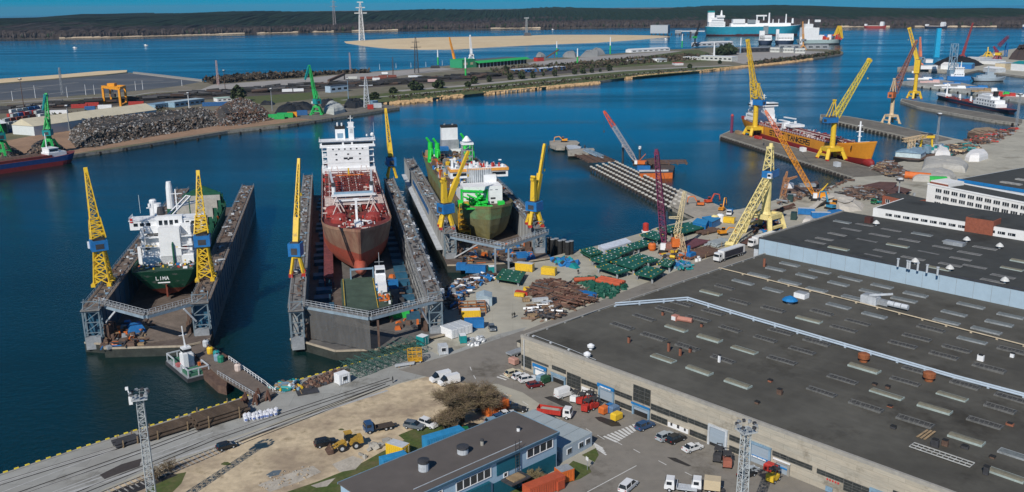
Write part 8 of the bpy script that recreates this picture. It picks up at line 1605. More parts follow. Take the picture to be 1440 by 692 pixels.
lcrane('green harbour crane standing behind the blue and red coaster', 72, 215, 197, 182, 190, (65,133), 6, (61,155)); lcrane('green harbour crane beside green and orange boxes at the quay end', 446, 161, 150, 139, 146, (435,93), 6, (429,112)); lcrane('green harbour crane cut by the left frame edge', 4, 222, 200, 186, 196, (-12,150), 5, (-16,165))
# gantry
p0, p1, p2, p3 = G(147,146), G(170,149.5), G(157,145), G(178,145.5); t = thing('gantry_crane', 'orange yellow rail gantry crane over the container track', 'gantry crane', tuple(p0)); b = MB().m(M('gantry_orange', (.78,.32,.02), .5)); H_ = AT(145,122,p0.y).z
for p in (p0,p1,p2,p3):
    o = MB().m(M('gantry_orange')).beam(p-p0, p-p0+Vector((0,0,H_)), 1.8).obj('leg', t)
for a_, e_ in ((p0,p1),(p2,p3),(p0,p2),(p1,p3)): b.beam(a_-p0+Vector((0,0,H_)), e_-p0+Vector((0,0,H_)), 2.,2.4)
b.box((p1-p0).x*.5,(p1-p0).y*.5+4,H_+1,7,6,3).beam(p0-p0+Vector((0,0,.8)), p2-p0+Vector((0,0,.8)),1.5).beam(p1-p0+Vector((0,0,.8)), p3-p0+Vector((0,0,.8)),1.5); b.obj('bridge', t); q = (p1-p0)*.5; MB().m(DARK).box(q.x,q.y+4,H_*.45,4,4,3).beam((q.x,q.y+4,H_*.5),(q.x,q.y+4,H_),.6).obj('trolley', t)
# container stacks
r = random.Random(33); CC = [('red', M('cont_red',(.40,.04,.03),.6)), ('white', M('cont_white',(.60,.62,.62),.6)), ('blue', M('cont_blue',(.03,.12,.30),.6)), ('grey', M('cont_grey',(.35,.38,.38),.6)), ('brown', M('cont_brown',(.22,.07,.05),.7))]
k = 0
for row in range(5):
    for i in range(7):
        x, y = 8+i*8.2+row*2.6, 187-row*6.2-i*1.2
        if x > 62: continue
        for lv in range(r.choice([2,3,3]) if row < 3 else 2):
            nm, c = CC[r.choice([0,1,1,2,3,3,4])]; k += 1; p = G(x, y); container('%s container, tier %d, row %d back, column %d across in the stack yard' % (nm, lv+1, row+1, i+1), 0, 0, 80, c, 6.1, pos=Vector((p.x,p.y,.02+lv*2.65)), group='container stacks beside the warehouse')
for lab, x, y, hd, c, L_ in [('red container row left of the gantry', 112, 152, 12, CC[0][1], 14), ('second red container row under the gantry', 130, 149.5, 12, CC[0][1], 12), ('white tank wagon row behind the warehouse roof', 75, 161, 12, WHITE, 24), ('brown wagon behind the warehouse roof', 50, 162, 12, CC[4][1], 10), ('blue box behind the warehouse', 127, 155, 12, CC[2][1], 9), ('dark blue long container right of the warehouse', 305, 149, 14, CC[2][1], 26), ('white container at the track end', 148, 153, 12, WHITE, 12), ('brick red container beside the gantry leg', 192, 148, 12, CC[0][1], 14)]: container(lab, x, y, hd, c, L_, 3.6, w=3)
for lab, a, c_, d_, h, w_, rf in [('pale blue glazed hall right of the warehouse, left part', (219,153.5), (243,150), 12, 4, M('glass_hall_blue',(.25,.38,.48),.4), LBLUE), ('pale blue glazed hall right of the warehouse, right part', (246,151.5), (288,146), 12, 5, M('glass_hall_blue'), M('hall_roof_pale',(.4,.5,.55),.6)), ('white low shed beside a round tree', (306,143.5), (326,142), 10, 3.4, WHITE, M('mint_roof',(.45,.6,.52),.7)), ('pale blue box building by the road', (465,130.5), (490,128), 9, 7, M('box_pale_blue',(.36,.46,.56),.7), DARK)]:
    t = B2('depot_hall', lab, a, c_, d_, h, w_, rf, win=6 if 'glazed' in lab else 3)
thinmast_list = [('striped lattice chimney mast left of the scrap heap', 88, 133, 95, GREY, 2.2), ('slim mast behind the container stacks', 34, 154, 112, RUST, 0), ('red and white mast on the gravel strip', 307, 120, 85, M('mast_pink',(.5,.35,.33),.7), 2.2), ('dark mast right of the red and white one', 317, 128, 100, RUST, 0), ('mast at the gravel strip beside the pylons', 493, 103, 74, M('mast_pink'), 2), ('slim brown mast left of the green warehouse', 553, 108, 80, RUST, 1.6), ('slim grey mast standing before the scrap heap', 98, 184, 150, GREY, 0), ('slim mast in front of green boxes', 383, 156, 126, GREY, 0), ('slim teal mast by the pale blue box building', 490, 140, 112, LBLUE, 0), ('mast behind the grass by the gantry', 266, 152, 132, WHITE, 0)]
for lab, x, y, tp, c, la in thinmast_list: thinmast(lab, x, y, tp, c, lat=la, head=la == 0)
for i, (x, y, tp) in enumerate([(18,142,128),(50,138,120),(95,137,122),(121,134,119),(133,133,119),(191,127,114),(201,126,113),(256,121,112),(347,113,105),(376,112,104),(404,109,103),(534,98,90),(557,96,89),(578,95,88),(599,94,87),(622,92,85)]): thinmast('thin white lamp post in the row along the peninsula road', x, y, tp, WHITE, 'street_lamp', r=.25, head=False, group='lamp posts along the peninsula road')
for i, (x, y, tp, c2) in enumerate([(616,91,70,GRN),(655,111,81,GRN),(783,77,58,GRN),(812,92,68,GRN),(858,76,52,GRN),(959,67,48,GRN),(1041,75,53,LBLUE),(1004,75,59,WHITE)]):
    p = G(x, y); T = AT(x, tp, p.y); t = thing('wind_mast', 'slim white topped column %s' % (['above the open water left of the green warehouse','in front of the green warehouse wall','behind the gravel heaps left','among the gravel heaps by the road','beside the last gravel cone','left of the green and yellow crane','by the dark tree near the ferry hall','behind the ferry building'][i],), 'mast', (p.x,p.y,0)); MB().m(c2).lathe([(1.3,0),(1.1,T.z*.5)],n=8).obj('lower_column', t); MB().m(WHITE).lathe([(1.1,T.z*.5),(.8,T.z)],n=8).obj('upper_column', t)
# quay end pylon
def pylon(label, px, py, top, w, col=LGREY, n=9, arms=2, z=0, t_=.5):
    p = G(px, py, z); T = AT(px, top, p.y); H_ = T.z-z; t = thing('transmission_pylon', label, 'pylon', (p.x,p.y,z), R(15)); MB().m(col).truss((0,0,0),(0,0,H_*.8),w,w*.45,n,t_,t_*.6).truss((0,0,H_*.8),(0,0,H_),w*.45,w*.15,2,t_*.7).obj('lattice_tower', t)
    for k in range(arms): MB().m(col).beam((-w*(1.2-k*.3),0,H_*(.72+k*.14)),(w*(1.2-k*.3),0,H_*(.72+k*.14)),t_*1.6).obj('cross_arm', t)
    return t
pylon('pale grey lattice pylon at the corner of the far quay', 516, 151, 108, 5.2, n=8, arms=1, t_=.42); pylon('tall white lattice pylon on the sandbank tip', 509, 57.5, 3, 14, n=10, arms=3, z=-1, t_=1.6, col=M('pylon_white',(.62,.62,.62),.6)); pylon('thin dark pylon standing by the far shore forest', 471, 43, -4, 12, n=9, arms=2, z=-1.5, t_=.9, col=M('pylon_grey',(.35,.30,.30),.7)); pylon('twin legged dark pylon behind the rail yard', 586, 103, 52, 6, n=9, arms=2, t_=.4, col=DARK)
# boxes etc by green crane mid
for lab, x, y, hd, c, L_ in [('long green container, left of the pair near the green crane', 389, 167.5, 12, HGR, 13), ('second green container behind the first near the green crane', 401, 165.5, 12, HGR, 13), ('orange frame box beside the green containers', 411, 164.5, 12, M('gantry_orange'), 8), ('blue container at the foot of the green crane', 425, 162, 12, CC[2][1], 9), ('grey box at the foot of the quay pylon', 531, 151.5, 15, LGREY, 7), ('small red box beside the quay pylon', 521, 153.5, 15, CC[0][1], 5), ('grey blue box right of the quay pylon foot', 526, 147.5, 15, LBLUE, 7)]: container(lab, x, y, hd, c, L_, 4., w=5)
BK = M('black_coal_wrap', (.02,.022,.025), .7, var=.3)
for lab, pts, h in [('black sheeted pile left behind the green boxes', [(385,160),(390,152),(410,148),(440,147),(440,155),(415,158)], 4.5), ('black sheeted pile right of the green crane', [(452,152),(450,143),(468,141),(475,148),(466,152)], 4), ('black sheeted pile left of the quay pylon', [(482,152),(486,144),(500,142),(515,145),(512,150),(500,153)], 5), ('small black pile on the gravel', [(364,148),(368,144),(388,145),(386,148)], 2.5)]: mound('sheeted_pile', lab, pts, h, BK, 'pile', flat=.5, rough=.4)
mound('sand_pile', 'pale grey conical sand pile between green crane and pylon', [(455,159),(461,150),(468,148),(480,153),(486,158),(470,162)], 6, M('pale_sand_grey',(.40,.42,.40),.9), flat=.15, rough=.1); 
# coaster at left
t, L_ = ship('coaster_ship', 'blue and red coaster with white house moored at the far left quay', (-60,254), (114,228.5), 12, 7, M('coaster_blue',(.02,.06,.20),.5), M('coaster_red',(.25,.03,.03),.6), M('hold_dark_red',(.14,.03,.03),.8), zw=4.2, z=-3.5, bl=.08, sheer=1.5)
MB().m(WHITE).box(L_-13,0,7,11,9,2.6).box(L_-15,0,9.6,6,8,2.4).box(L_-15,0,12,6.4,8.6,.3).lathe([(.4,12),(.25,21)],L_-17,0).obj('superstructure', t); MB().m(GLASS).box(L_-15,-4.05,10.4,5,.1,1).obj('window', t); MB().m(M('maroon_deck')).box(L_*.42,0,7,L_*.7,9.5,1.4).m(RUST).box(L_*.5,0,8.4,L_*.4,6,1.2,0,.9,.6).obj('hatch', t)
p = G(122,245,-2); t = thing('yellow_buoy', 'small yellow buoy on the dark water below the coaster', 'buoy', tuple(p)); MB().m(YEL).lathe([(1.2,-.5),(1.2,1.2),(.5,1.6),(.4,3)],n=10).obj('float', t); MB().m(DARK).lathe([(.6,3),(.2,3.6)],n=8).obj('top_mark', t)
# peninsula middle
t = B2('transit_shed', 'long green roofed transit shed with dark loading bays on the peninsula', (670,95), (737,89), 34, 9, M('shed_dark_green',(.02,.10,.06),.7), M('shed_roof_grey',(.10,.11,.12),.8), win=0)
q0, q1 = G(670,95), G(737,89); LQ = (q1-q0).length
for k in range(14): MB().m(BLK).box(LQ*(k+.5)/14, -5.5, 0, LQ/14*.7, .5, 6).m(LGREY).box(LQ*(k)/14, -5.8, 0, 1., 1., 6.5).obj('loading_bay', t)
MB().m(HGR).add([(-4,-8,6.5),(LQ+6,-8,6.5),(LQ+6,0,9.3),(-4,0,9.3),(-4,-8,6.9),(LQ+6,-8,6.9),(LQ+6,0,9.7),(-4,0,9.7)],[(3,2,1,0),(4,5,6,7),(0,1,5,4),(1,2,6,5),(2,3,7,6),(3,0,4,7)]).obj('canopy_roof', t)
B2('transit_shed', 'green and cream gable block at the left end of the transit shed', (650,96), (669,94.5), 26, 12, M('shed_green_bright',(.03,.30,.14),.7), HGR, win=2, wmat=M('cream_wall')); B2('transit_shed', 'small teal and white kiosk left of the transit shed', (643,92.5), (651,91.8), 10, 8, TEAL, WHITE, win=2)
bc('yellow orange mobile crane left of the green transit shed', 640, 90, (632,53), OYL, OYL, 84, 3.); bc('white quay crane behind the green transit shed', 663, 84, (661,50), WHITE, WHITE, 76, 3.5); bc('green and yellow crane with leaning yellow boom near the gas ship', 977, 66, (984,33), BLK, HGR, 51, 4.)
# trains, buses
for lab, a, c_, m_, r_, h in [('long blue and white roofed hall by the road, left', (726,102.5), (758,100.5), M('awning_blue',(.05,.2,.5),.6), M('white_roof',(.62,.66,.72),.6), 4), ('long blue and white roofed hall by the road, right', (761,101), (795,97.5), M('awning_blue'), M('white_roof'), 4), ('white covered storage tents along the north quay', (888,74.2), (942,71.3), WHITE, TENT, 5), ('long white membrane roof near the ferry berth', (979,65.5), (1031,63.5), LGREY, TENT, 7), ('long white ferry terminal building', (985,84.5), (1029,86.5), M('terminal_white',(.55,.56,.53),.8), WHITE, 7), ('white low wing of the ferry terminal', (960,83.5), (984,84.5), M('terminal_white'), WHITE, 4), ('small red and white kiosk on the peninsula road', (949,91.8), (961,91.6), WHITE, M('kiosk_red',(.5,.1,.08),.6), 3), ('pale office row at the peninsula tip, left', (1083,73.5), (1096,73.8), M('terminal_white'), GREY, 9), ('pale office row at the peninsula tip, middle', (1101,74), (1116,74.2), M('terminal_white'), GREY, 9), ('pale office row at the peninsula tip, right', (1118,75), (1132,75), M('terminal_white'), GREY, 9), ('dark long canopy behind the pale offices', (1032,74.5), (1082,73), DARK, GREY, 8), ('long grey canopy behind the pale offices right', (1095,69), (1165,69), GREY, GREY, 8), ('white boxes by the parking strip', (927,87.5), (938,86.7), WHITE, LGREY, 5), ('white low store left of the boxes', (891,87.5), (915,86), M('terminal_white'), LGREY, 3), ('grey white van park hall on the rail yard', (584,112), (594,111.3), WHITE, WHITE, 4)]:
    B2('terminal_building', lab, a, c_, 16, h, m_, r_, win=7, ridge=2 if 'tent' in lab or 'membrane' in lab else 0)
p = G(1000,84); thinmast('slim white tower beside the ferry terminal', 1004, 83, 64, WHITE, 'signal_tower', r=1.4, head=False)
for i, (x, y, L_, c, lab) in enumerate([(412,130,24,WHITE,'white tank wagons coupled in the yard'),(525,112,34,CC[4][1],'red brown goods wagons, first group'),(545,110,24,CC[4][1],'red brown goods wagons, second group'),(529,114,10,WHITE,'white box behind the quay pylon'),(496,112,12,M('terminal_white'),'cream hut beside the rail ramp'),(541,105.5,9,WHITE,'white cabin on the gravel strip'),(587,112,16,WHITE,'white trailer on the rail yard'),(608,116,12,M('pink_white'),'pink white lorry on the peninsula road'),(612,96,14,DARK,'dark machine on the gravel strip')]):
    p = G(x, y); t = thing('rail_wagon', lab, 'wagon', (p.x,p.y,0), R(14)); n = max(1, int(L_/12)); 
    for k in range(n): MB().m(c).box(-L_/2+(k+.5)*L_/n, 0, 1, L_/n-1, 3, 3).obj('wagon_body', t)
    MB().m(DARK).box(0,0,.3,L_,2,.7).obj('underframe', t)
t = thing('conveyor', 'brown inclined conveyor gantry by the rail yard', 'conveyor', tuple(G(462,115)), R(0)); e = AT(484,104,G(484,112).y)-G(462,115); MB().m(RUST).beam((0,0,1), e, 3, 3).beam(e-Vector((0,0,0)), Vector((e.x,e.y,0)), 1.2).obj('conveyor_bridge', t)
for i, (pts, h, lab) in enumerate([([LK(880,235),LK(870,220),LK(960,195),LK(985,215),LK(980,240)], 11, 'grey gravel heap left of the tall column'), ([LK(1010,235),LK(1040,205),LK(1150,190),LK(1160,230)], 12, 'grey gravel heap right of the tall column'), ([LM(-10,270),LM(20,245),LM(60,238),LM(110,255),LM(125,268),LM(60,280)], 14, 'sharp conical grey gravel heap'), ([LK(650,240),LK(660,215),LK(700,208),LK(740,235),LK(700,248)], 10, 'pale gravel heap right of the transit shed')]): mound('gravel_heap', lab, pts, h*.65, M('gravel_grey',(.27,.275,.27),.95,var=.12), flat=.15, rough=.12)
B2('terminal_shed', 'small red loading shed beside the gravel heap', LK(668,268), LK(720,265), 10, 6, RED, RUST); t = thing('loader_conveyor', 'dark inclined stacker conveyor by the gravel heap', 'conveyor', tuple(G(*LK(740,240)))); MB().m(RUST).beam((0,0,1),(22,4,14),2.5).beam((14,3,0),(14,3,9),1.2).obj('conveyor_arm', t)
# sandbank bits, jetty, LNG ship
p = G(742,51,0); t = thing('survey_tower', 'thin tower with dark hut base on the sandbank edge', 'tower', (p.x,p.y,-1)); MB().m(DARK).box(0,0,1,26,16,10,0,.6,.6).obj('base', t); MB().m(GREY).truss((-3,0,9),(-3,0,55),5,3,8,1.2).box(-3,0,52,14,6,3).obj('lattice_tower', t)
t = B2('jetty_building', 'grey boxy building on piles at the gas jetty', LM(487,98), LM(628,98), 40, 24, M('jetty_grey',(.40,.44,.48),.7), GREY, z=3); 
for k in range(10): MB().m(DARK).box(k*12+4, 2, -9, 3, 3, 9).obj('pile', t)
for lab, x0, x1, y in [('small jetty dolphin with white hut', 688, 738, 98), ('flat jetty dolphin near the green and yellow crane', 812, 870, 98)]: B2('mooring_dolphin', lab, LM(x0,y), LM(x1,y), 20, 9, GREY, WHITE, z=-1)
t = thing('jetty_bridge', 'thin walkway bridge linking the jetty dolphins', 'bridge', tuple(G(*LM(738,80), 12))); e = G(*LM(930,80), 12)-G(*LM(738,80), 12); MB().m(LGREY).beam((0,0,0), e, 4, 3).obj('deck', t); MB().m(DARK).box(e.x*.4,e.y*.4,-14,5,5,13).obj('pier_leg', t)
TQH = M('turquoise_hull', (.01,.22,.32), .5, var=.15, scale=.02)
t, L_ = ship('gas_carrier', 'huge gas carrier with turquoise hull and white stern house in the far lagoon', (993,50.5), (1128,49.5), 46, 26, TQH, M('carrier_dark_red',(.16,.03,.03),.6), WHITE, zw=4, z=-3, bl=.12, rake=10, sheer=4)
D = 26; MB().m(WHITE).box(30,0,D,46,40,14).box(32,0,D+14,34,38,12).box(40,0,D+26,22,46,6).box(14,0,D+14,18,22,26).lathe([(4,D+30),(1.5,D+46)],44,0).obj('superstructure', t); MB().m(TEAL).box(14,0,D+40,18.5,22.5,5).obj('funnel', t)
for k in range(4): MB().m(LGREY).box(30,-20.1,D+3+k*5,36,.4,1.2).obj('window', t)
b = MB().m(WHITE).box(L_*.57,0,D,L_*.62,38,9,0,1,.8).box(L_*.34,-4,D+9,34,30,12).box(L_*.5,0,D+9,30,30,8).beam((L_*.53,-10,D+17),(L_*.53,-10,D+30),3).beam((L_*.6,-10,D+17),(L_*.6,-10,D+30),3).beam((L_*.52,-10,D+30),(L_*.63,-10,D+30),4).lathe([(3,D+8),(2,D+38)],L_*.66,-6).lathe([(2.4,D+8),(1.6,D+34)],L_*.84,0).lathe([(3.4,D+8),(2.4,D+22)],L_*.91,0)
for x in (.4,.44,.7,.76): b.lathe([(1.5,D+9),(1.2,D+20)],L_*x,-8)
b.obj('regas_modules', t); MB().m(M('manifold_grey',(.22,.26,.28),.7)).box(L_*.62,-23.2,4,14,1.2,24).box(L_*.47,-12,D+9,22,14,10).obj('manifold', t)
# ferries and ships at the tip
for lab, a, c_, B_, D_, top, sup in [('white ferry with dark blue band at the peninsula tip, left', LN(560,345), LN(700,345), 22, 10, NAV, [(.5,.8,14),(.25,.35,26)]), ('white ferry with dark hull at the peninsula tip, middle', LN(715,345), LN(900,345), 24, 10, NAV, [(.5,.85,18),(.12,.15,30)])]:
    t, L_ = ship('ferry', lab, a, c_, B_, D_, top, top, WHITE, bl=.3, sheer=2); b = MB().m(WHITE)
    for x, l, h in sup: b.box(L_*x,0,D_,L_*l,B_*.85,h*.8)
    b.obj('superstructure', t)
    for k in range(10): MB().m(GLASS).box(L_*(.15+k*.075),-B_*.43,D_+4,L_*.04,.3,2).obj('window', t)
t, L_ = ship('offshore_vessel', 'tall white offshore vessel with twin dark masts at the peninsula tip', LN(945,350), LN(1350,345), 26, 12, M('vessel_teal_white',(.35,.45,.45),.6), DARK, GREY, sheer=3); MB().m(WHITE).box(L_*.25,0,12,L_*.36,22,26).box(L_*.2,0,38,L_*.18,20,8).lathe([(2,46),(1,56)],L_*.22,0).box(L_*.5,0,12,L_*.12,18,10).obj('superstructure', t)
for x in (.37,.41): MB().m(DARK).box(L_*x,-8,12,4,4,38).m(WHITE).box(L_*x,-8,50,8,4,5).obj('leg', t)
MB().m(YEL).truss((L_*.83,0,12),(L_*.93,0,40),6,5,5,2.2).truss((L_*.93,0,40),(L_*1.0,0,14),5,3,5,2).obj('a_frame', t); q = MB(); clutter(q, L_*.55, L_*.95, -10, 10, 12, 60, [RED, ORG, TEAL, WHITE, DARK, BLUE], (3,9), (3,12), 140, .3); q.obj('deck_fittings', t)
B2('terminal_building', 'white block building in front of the offshore vessel', LN(945,365), LN(980,365), 14, 20, WHITE, WHITE, win=2)
bc('slim orange crane beside the offshore vessel', 1129, 70, (1129,31), M('crane_tan_orange',(.6,.3,.1),.6), GREY, 55, 3)
# small boats
for lab, x, y in [('tiny white boat on the open lagoon, left one', 102, 68), ('tiny white boat on the open lagoon, right one', 202, 64.5), ('tiny white boat off the sandbank', 775, 42), ('tiny white boat beside the sandbank tip', 933, 56)]:
    p = G(x, y, -2); t = thing('motor_boat', lab, 'boat', tuple(p)); hb, rg = hull(12, 4, 2, .6, WHITE, WHITE, bl=.4, rake=1, sheer=.5); hb.obj('hull', t); MB().m(WHITE).box(5,0,2,4,2.6,1.8).m(GLASS).box(7.02,0,2.8,.1,2.2,.8).obj('wheelhouse', t)
# evergreen bushes and trees on the peninsula
EG = M('evergreen_foliage', (.022,.04,.014), .95, var=.5, scale=1.5); EG2 = M('evergreen_light', (.045,.06,.022), .95, var=.5); BRB2 = M('brown_scrub', (.10,.075,.05), .95, var=.5)
def bush(label, px, py, w, h, mats=(EG,EG2), seed=0, name='evergreen_tree', grp='round dark evergreens along the peninsula road'):
    p = G(px, py); t = thing(name, label, 'tree', (p.x,p.y,0), 0, grp); r = random.Random(seed); MB().m(BARK).tube((0,0,0),(0,0,h*.5),.4,.2,n=6).obj('trunk', t); b = MB()
    for k in range(170):
        a, e = r.uniform(0,6.28), r.uniform(0,1); rr = w/2*math.sin(math.pi*min(1,.12+e*.88))**.6*r.uniform(.55,1.08); c = Vector((math.cos(a)*rr, math.sin(a)*rr, .6+e*h)); s = r.uniform(.5,1.2)*w/7; b.m(r.choice(mats)); d1 = Vector((r.gauss(0,1),r.gauss(0,1),r.gauss(0,1))).normalized(); d2 = d1.cross(Vector((r.gauss(0,1),r.gauss(0,1),1))).normalized(); b.add([c-d1*s, c+d2*s, c+d1*s, c-d2*s], [(0,1,2,3)])
    b.obj('crown', t); return t
for i, (x, y, w, h) in enumerate([(667,118,9,8),(688,115.5,7,7),(658,122,8,5),(717.5,112.5,8,7),(733.5,111.5,10,9),(749.5,110.2,7,8),(764,107,4,5),(780,107.5,7,8),(808,104.8,7,7),(819.5,103.8,8,7),(832,102.5,6,6),(857,100,8,9),(844,101.5,4,4),(711,99.5,6,7),(583,127,13,9),(592,126,7,6),(617,124,14,8),(553,131,9,5),(527,139,9,6),(970,95.5,7,5),(1012,90,6,5),(520,143,8,6)]): bush('round dark evergreen in the row along the peninsula road', x, y, w, h, seed=i)
bush('single dark round tree near the white low shed', 336, 143, 14, 15, seed=50, grp=None); bush('large dark clump of trees beside the ferry hall', 1022, 77, 36, 16, seed=51, grp=None); bush('second dark clump left of the larger one', 1014, 78, 24, 12, seed=52, grp=None)
# scrub bands (uncountable)
def scrub(label, pts, n, h, mats, s=(1.5,4), seed=1):
    P = poly(pts); r = random.Random(seed); xs = [p[0] for p in P]; ys = [p[1] for p in P]; b = MB(); k = 0
    while k < n:
        x, y = r.uniform(min(xs),max(xs)), r.uniform(min(ys),max(ys))
        if not inpoly(x, y, P): continue
        k += 1; c = Vector((x, y, r.uniform(0,h))); s_ = r.uniform(*s); b.m(r.choice(mats)); d1 = Vector((r.gauss(0,1),r.gauss(0,1),r.gauss(0,1))).normalized(); d2 = d1.cross(Vector((r.gauss(0,1),r.gauss(0,1),1))).normalized(); b.add([c-d1*s_, c+d2*s_*.6, c+d1*s_, c-d2*s_*.6], [(0,1,2,3)])
    return tag(b.obj('scrub_band'), label, 'scrub', kind='stuff')
DKB = M('scrub_dark', (.05,.042,.032), .95, var=.4); SCR = [BRB2, DKB, BRB2, EG2]
scrub('dark leafless scrub band along the north shore left', [(286,116),(305,113),(340,109),(404,106.5),(440,105),(440,108),(404,110.5),(340,115),(300,119)], 1800, 6, [DKB, DKB, BRB2], seed=2); scrub('brown scrub and thickets along the rail line', [(690,100),(780,92),(880,84),(960,78),(1000,79),(1000,83),(900,90),(800,99),(700,107)], 2600, 4, SCR, seed=3); scrub('dark scrub along the shore near the peninsula tip', [(1050,90),(1110,83),(1150,78),(1180,73.5),(1182,76),(1120,85),(1060,91.5)], 1100, 3.5, [DKB, BRB2, EG], seed=4); scrub('low scrub on the grass bank by the reeds', [(545,138),(620,130),(760,116),(870,106),(980,97),(980,99),(870,109),(770,120),(640,131),(560,141)], 900, 2.2, [EG2, DKB, BRB2], (1,2.4), 5); scrub('thickets beside the far road', [(440,105.5),(480,103),(520,101.5),(520,102.8),(480,104.5),(440,107)], 400, 4, [DKB, BRB2], seed=6); scrub('brown weeds behind the container yard', [(0,168),(60,160),(110,158),(230,150),(240,156),(110,166),(60,170)], 500, 1.6, SCR, (.8,2), 7)
heap('rail_yard_clutter', 'dark wagons and freight scattered over the rail yard', [(0,158),(200,143),(420,127),(600,116),(700,108),(700,105),(560,114),(400,123),(200,139),(0,154)], 300, [DARK, BLK, BLK, M('wagon_dark_brown',(.07,.045,.035),.8), DARK], 2.2, 'pipes', (3,6), 150, peak=.6, L_=(8,18), dirs=[R(14)], cat='wagons')
# ================= far shore forest =================
SHORE = [(-300,57),(0,55),(90,54.5),(150,53),(250,50.5),(360,47.5),(500,44),(600,42),(720,40.3),(900,38.6),(1080,38.2),(1250,38.2),(1440,38.2),(1700,38)]
SP = [G(x, y, -2) for x, y in SHORE]
def shore_y(x):
    for a, c in zip(SP, SP[1:]):
        if a.x <= x <= c.x: return a.y+(c.y-a.y)*(x-a.x)/(c.x-a.x)
    return SP[0].y if x < SP[0].x else SP[-1].y
X0, X1 = SP[0].x+5, SP[-1].x-5
mb = MB().m(M('forest_floor', (.10,.085,.06), .95, var=.3, scale=.01)); xs = [X0+(X1-X0)*i/120 for i in range(121)]
vs = []; rows_ = [(-8,-4),(2,-1.4),(40,1.5),(400,6),(1200,38),(3000,40),(9000,40)]
for dy, z in rows_: vs += [(x, shore_y(x)+dy+(rnd.uniform(-9,9) if dy < 50 else 0), z) for x in xs]
mb.add(vs, [(r_*121+i, r_*121+i+1, (r_+1)*121+i+1, (r_+1)*121+i) for r_ in range(len(rows_)-1) for i in range(120)]); setting(mb, 'far_shore_ground')
mb = MB().m(M('beach_sand_pale', (.52,.42,.30), .95, var=.15, scale=.01))
for a, c in ((85,345),(362,420),(495,560),(690,760),(1180,1250),(1285,1345),(1350,1400),(440,470)):
    n = 12; A, B = AT(a, 50, 3500).x, AT(c, 50, 3500).x; k_ = [G(a+(c-a)*i/n, 50, -2) for i in range(n+1)]
    L1, L2_ = [], []
    for i in range(n+1):
        px = a+(c-a)*i/n; py = next((p0[1]+(p1[1]-p0[1])*(px-p0[0])/(p1[0]-p0[0]) for p0, p1 in zip(SHORE, SHORE[1:]) if p0[0] <= px <= p1[0]), 40); q = G(px, py, -2); w_ = 26*math.sin(math.pi*(i+.3)/(n+.6))*(1+.3*math.sin(i*2.1)); L1.append((q.x, q.y-9, -1.2)); L2_.append((q.x, q.y-9+w_, 3.2))
    mb.add(L1+L2_, [(i, i+1, n+2+i, n+1+i) for i in range(n)])
setting(mb, 'beach')
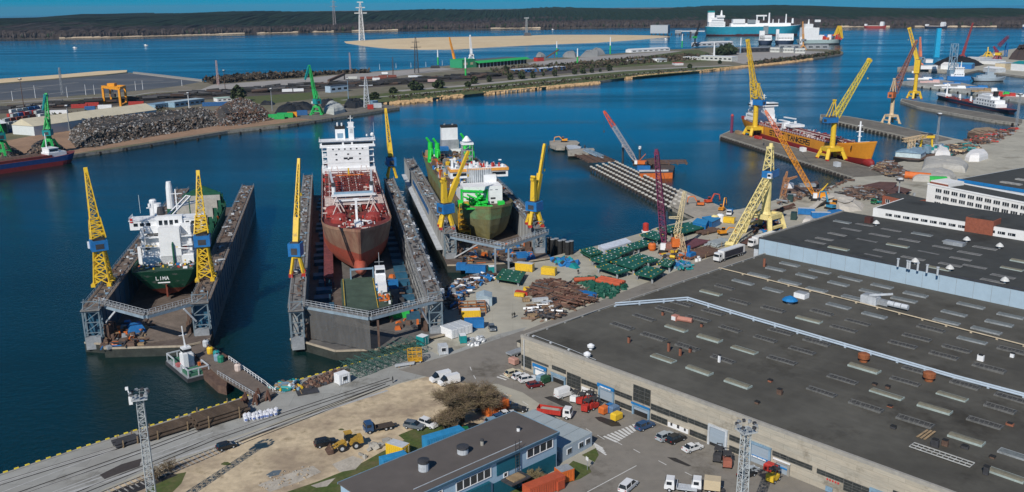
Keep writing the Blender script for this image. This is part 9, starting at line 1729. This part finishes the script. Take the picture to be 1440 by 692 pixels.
def forest():
    r = random.Random(9); m = bpy.data.materials.new('mixed_forest'); m.use_nodes = True; nt = m.node_tree; N = nt.nodes; L = nt.links; b = N['Principled BSDF']; b.inputs['Roughness'].default_value = 1; b.inputs['Specular IOR Level'].default_value = .1
    at = N.new('ShaderNodeAttribute'); at.attribute_name = 'tree_kind'; tc = N.new('ShaderNodeTexCoord'); no = N.new('ShaderNodeTexNoise'); no.inputs['Scale'].default_value = .06; no.inputs['Detail'].default_value = 5; L.new(tc.outputs['Object'], no.inputs['Vector'])
    mx = N.new('ShaderNodeMix'); mx.data_type = 'RGBA'; L.new(at.outputs['Fac'], mx.inputs[0]); mx.inputs[6].default_value = (.050,.040,.036,1); mx.inputs[7].default_value = (.012,.028,.014,1)
    mr = N.new('ShaderNodeMapRange'); mr.inputs[1].default_value = .3; mr.inputs[2].default_value = .7; mr.inputs[3].default_value = .55; mr.inputs[4].default_value = 1.5; L.new(no.outputs['Fac'], mr.inputs[0]); sc_ = N.new('ShaderNodeVectorMath'); sc_.operation = 'SCALE'; L.new(mx.outputs[2], sc_.inputs[0]); L.new(mr.outputs[0], sc_.inputs['Scale']); L.new(sc_.outputs[0], b.inputs['Base Color'])
    vs = []; fs = []; kd = []; NX = 620; D_ = [2,10,22,34,48,64,84,110,145,190,240,300,370,450,550,660,800,950,1150,1400,1700,2200,3200]; 
    for j, dy in enumerate(D_):
        for i in range(NX+1):
            x = X0+(X1-X0)*i/NX+r.uniform(-3,3); g = noise.noise(Vector((x*.002, dy*.003, 1))); edge_ = min(1, dy/30)
            base = 1+38*min(1, max(0, (dy-300)/900))+20*noise.noise(Vector((x*.0016, dy*.001, 5)))*min(1,dy/500); tree = (10+9*edge_)*(.8+.5*r.random()) if j else -2
            vs.append((x, shore_y(x)+dy+r.uniform(-2,2), base*(dy > 20)+tree)); kd.append(1. if (noise.noise(Vector((x*.003, dy*.006, 3)))*1.3+(dy-400)/300+r.uniform(-.5,.5)) > 0 else 0.)
    for j in range(len(D_)-1):
        for i in range(NX): a = j*(NX+1)+i; fs.append((a, a+1, a+NX+2, a+NX+1))
    me = bpy.data.meshes.new('forest'); me.from_pydata(vs, [], fs); me.materials.append(m); at_ = me.attributes.new('tree_kind', 'FLOAT', 'POINT'); at_.data.foreach_set('value', kd); o = bpy.data.objects.new('forest', me); COL.objects.link(o)
    # crowns of the front rows as separate spikes standing out of the mass
    b = MB(); b.m(M('bare_forest_edge', (.07,.056,.05), 1., var=.4, scale=.05)); 
    for k in range(5200):
        x = r.uniform(X0, X1); dy = r.uniform(0, 60); h = r.uniform(13,23); w_ = r.uniform(3,7); y = shore_y(x)+dy; b.m(MATS['bare_forest_edge'] if r.random() < .86 else EG); a = r.uniform(0,3); q = [(x+math.cos(a+t_*2.1)*w_, y+math.sin(a+t_*2.1)*w_, h*.45) for t_ in range(3)]; b.add([(x,y,-1)]+q+[(x+r.uniform(-1,1),y,h)], [(0,2,1),(0,3,2),(0,1,3),(1,2,4),(2,3,4),(3,1,4)])
    tag(b.obj('forest_edge'), 'brownish bare trees along the edge of the far shore forest', 'forest', kind='stuff')
    tag(o, 'dark green and brown forest covering the whole far shore', 'forest', kind='stuff')
forest()
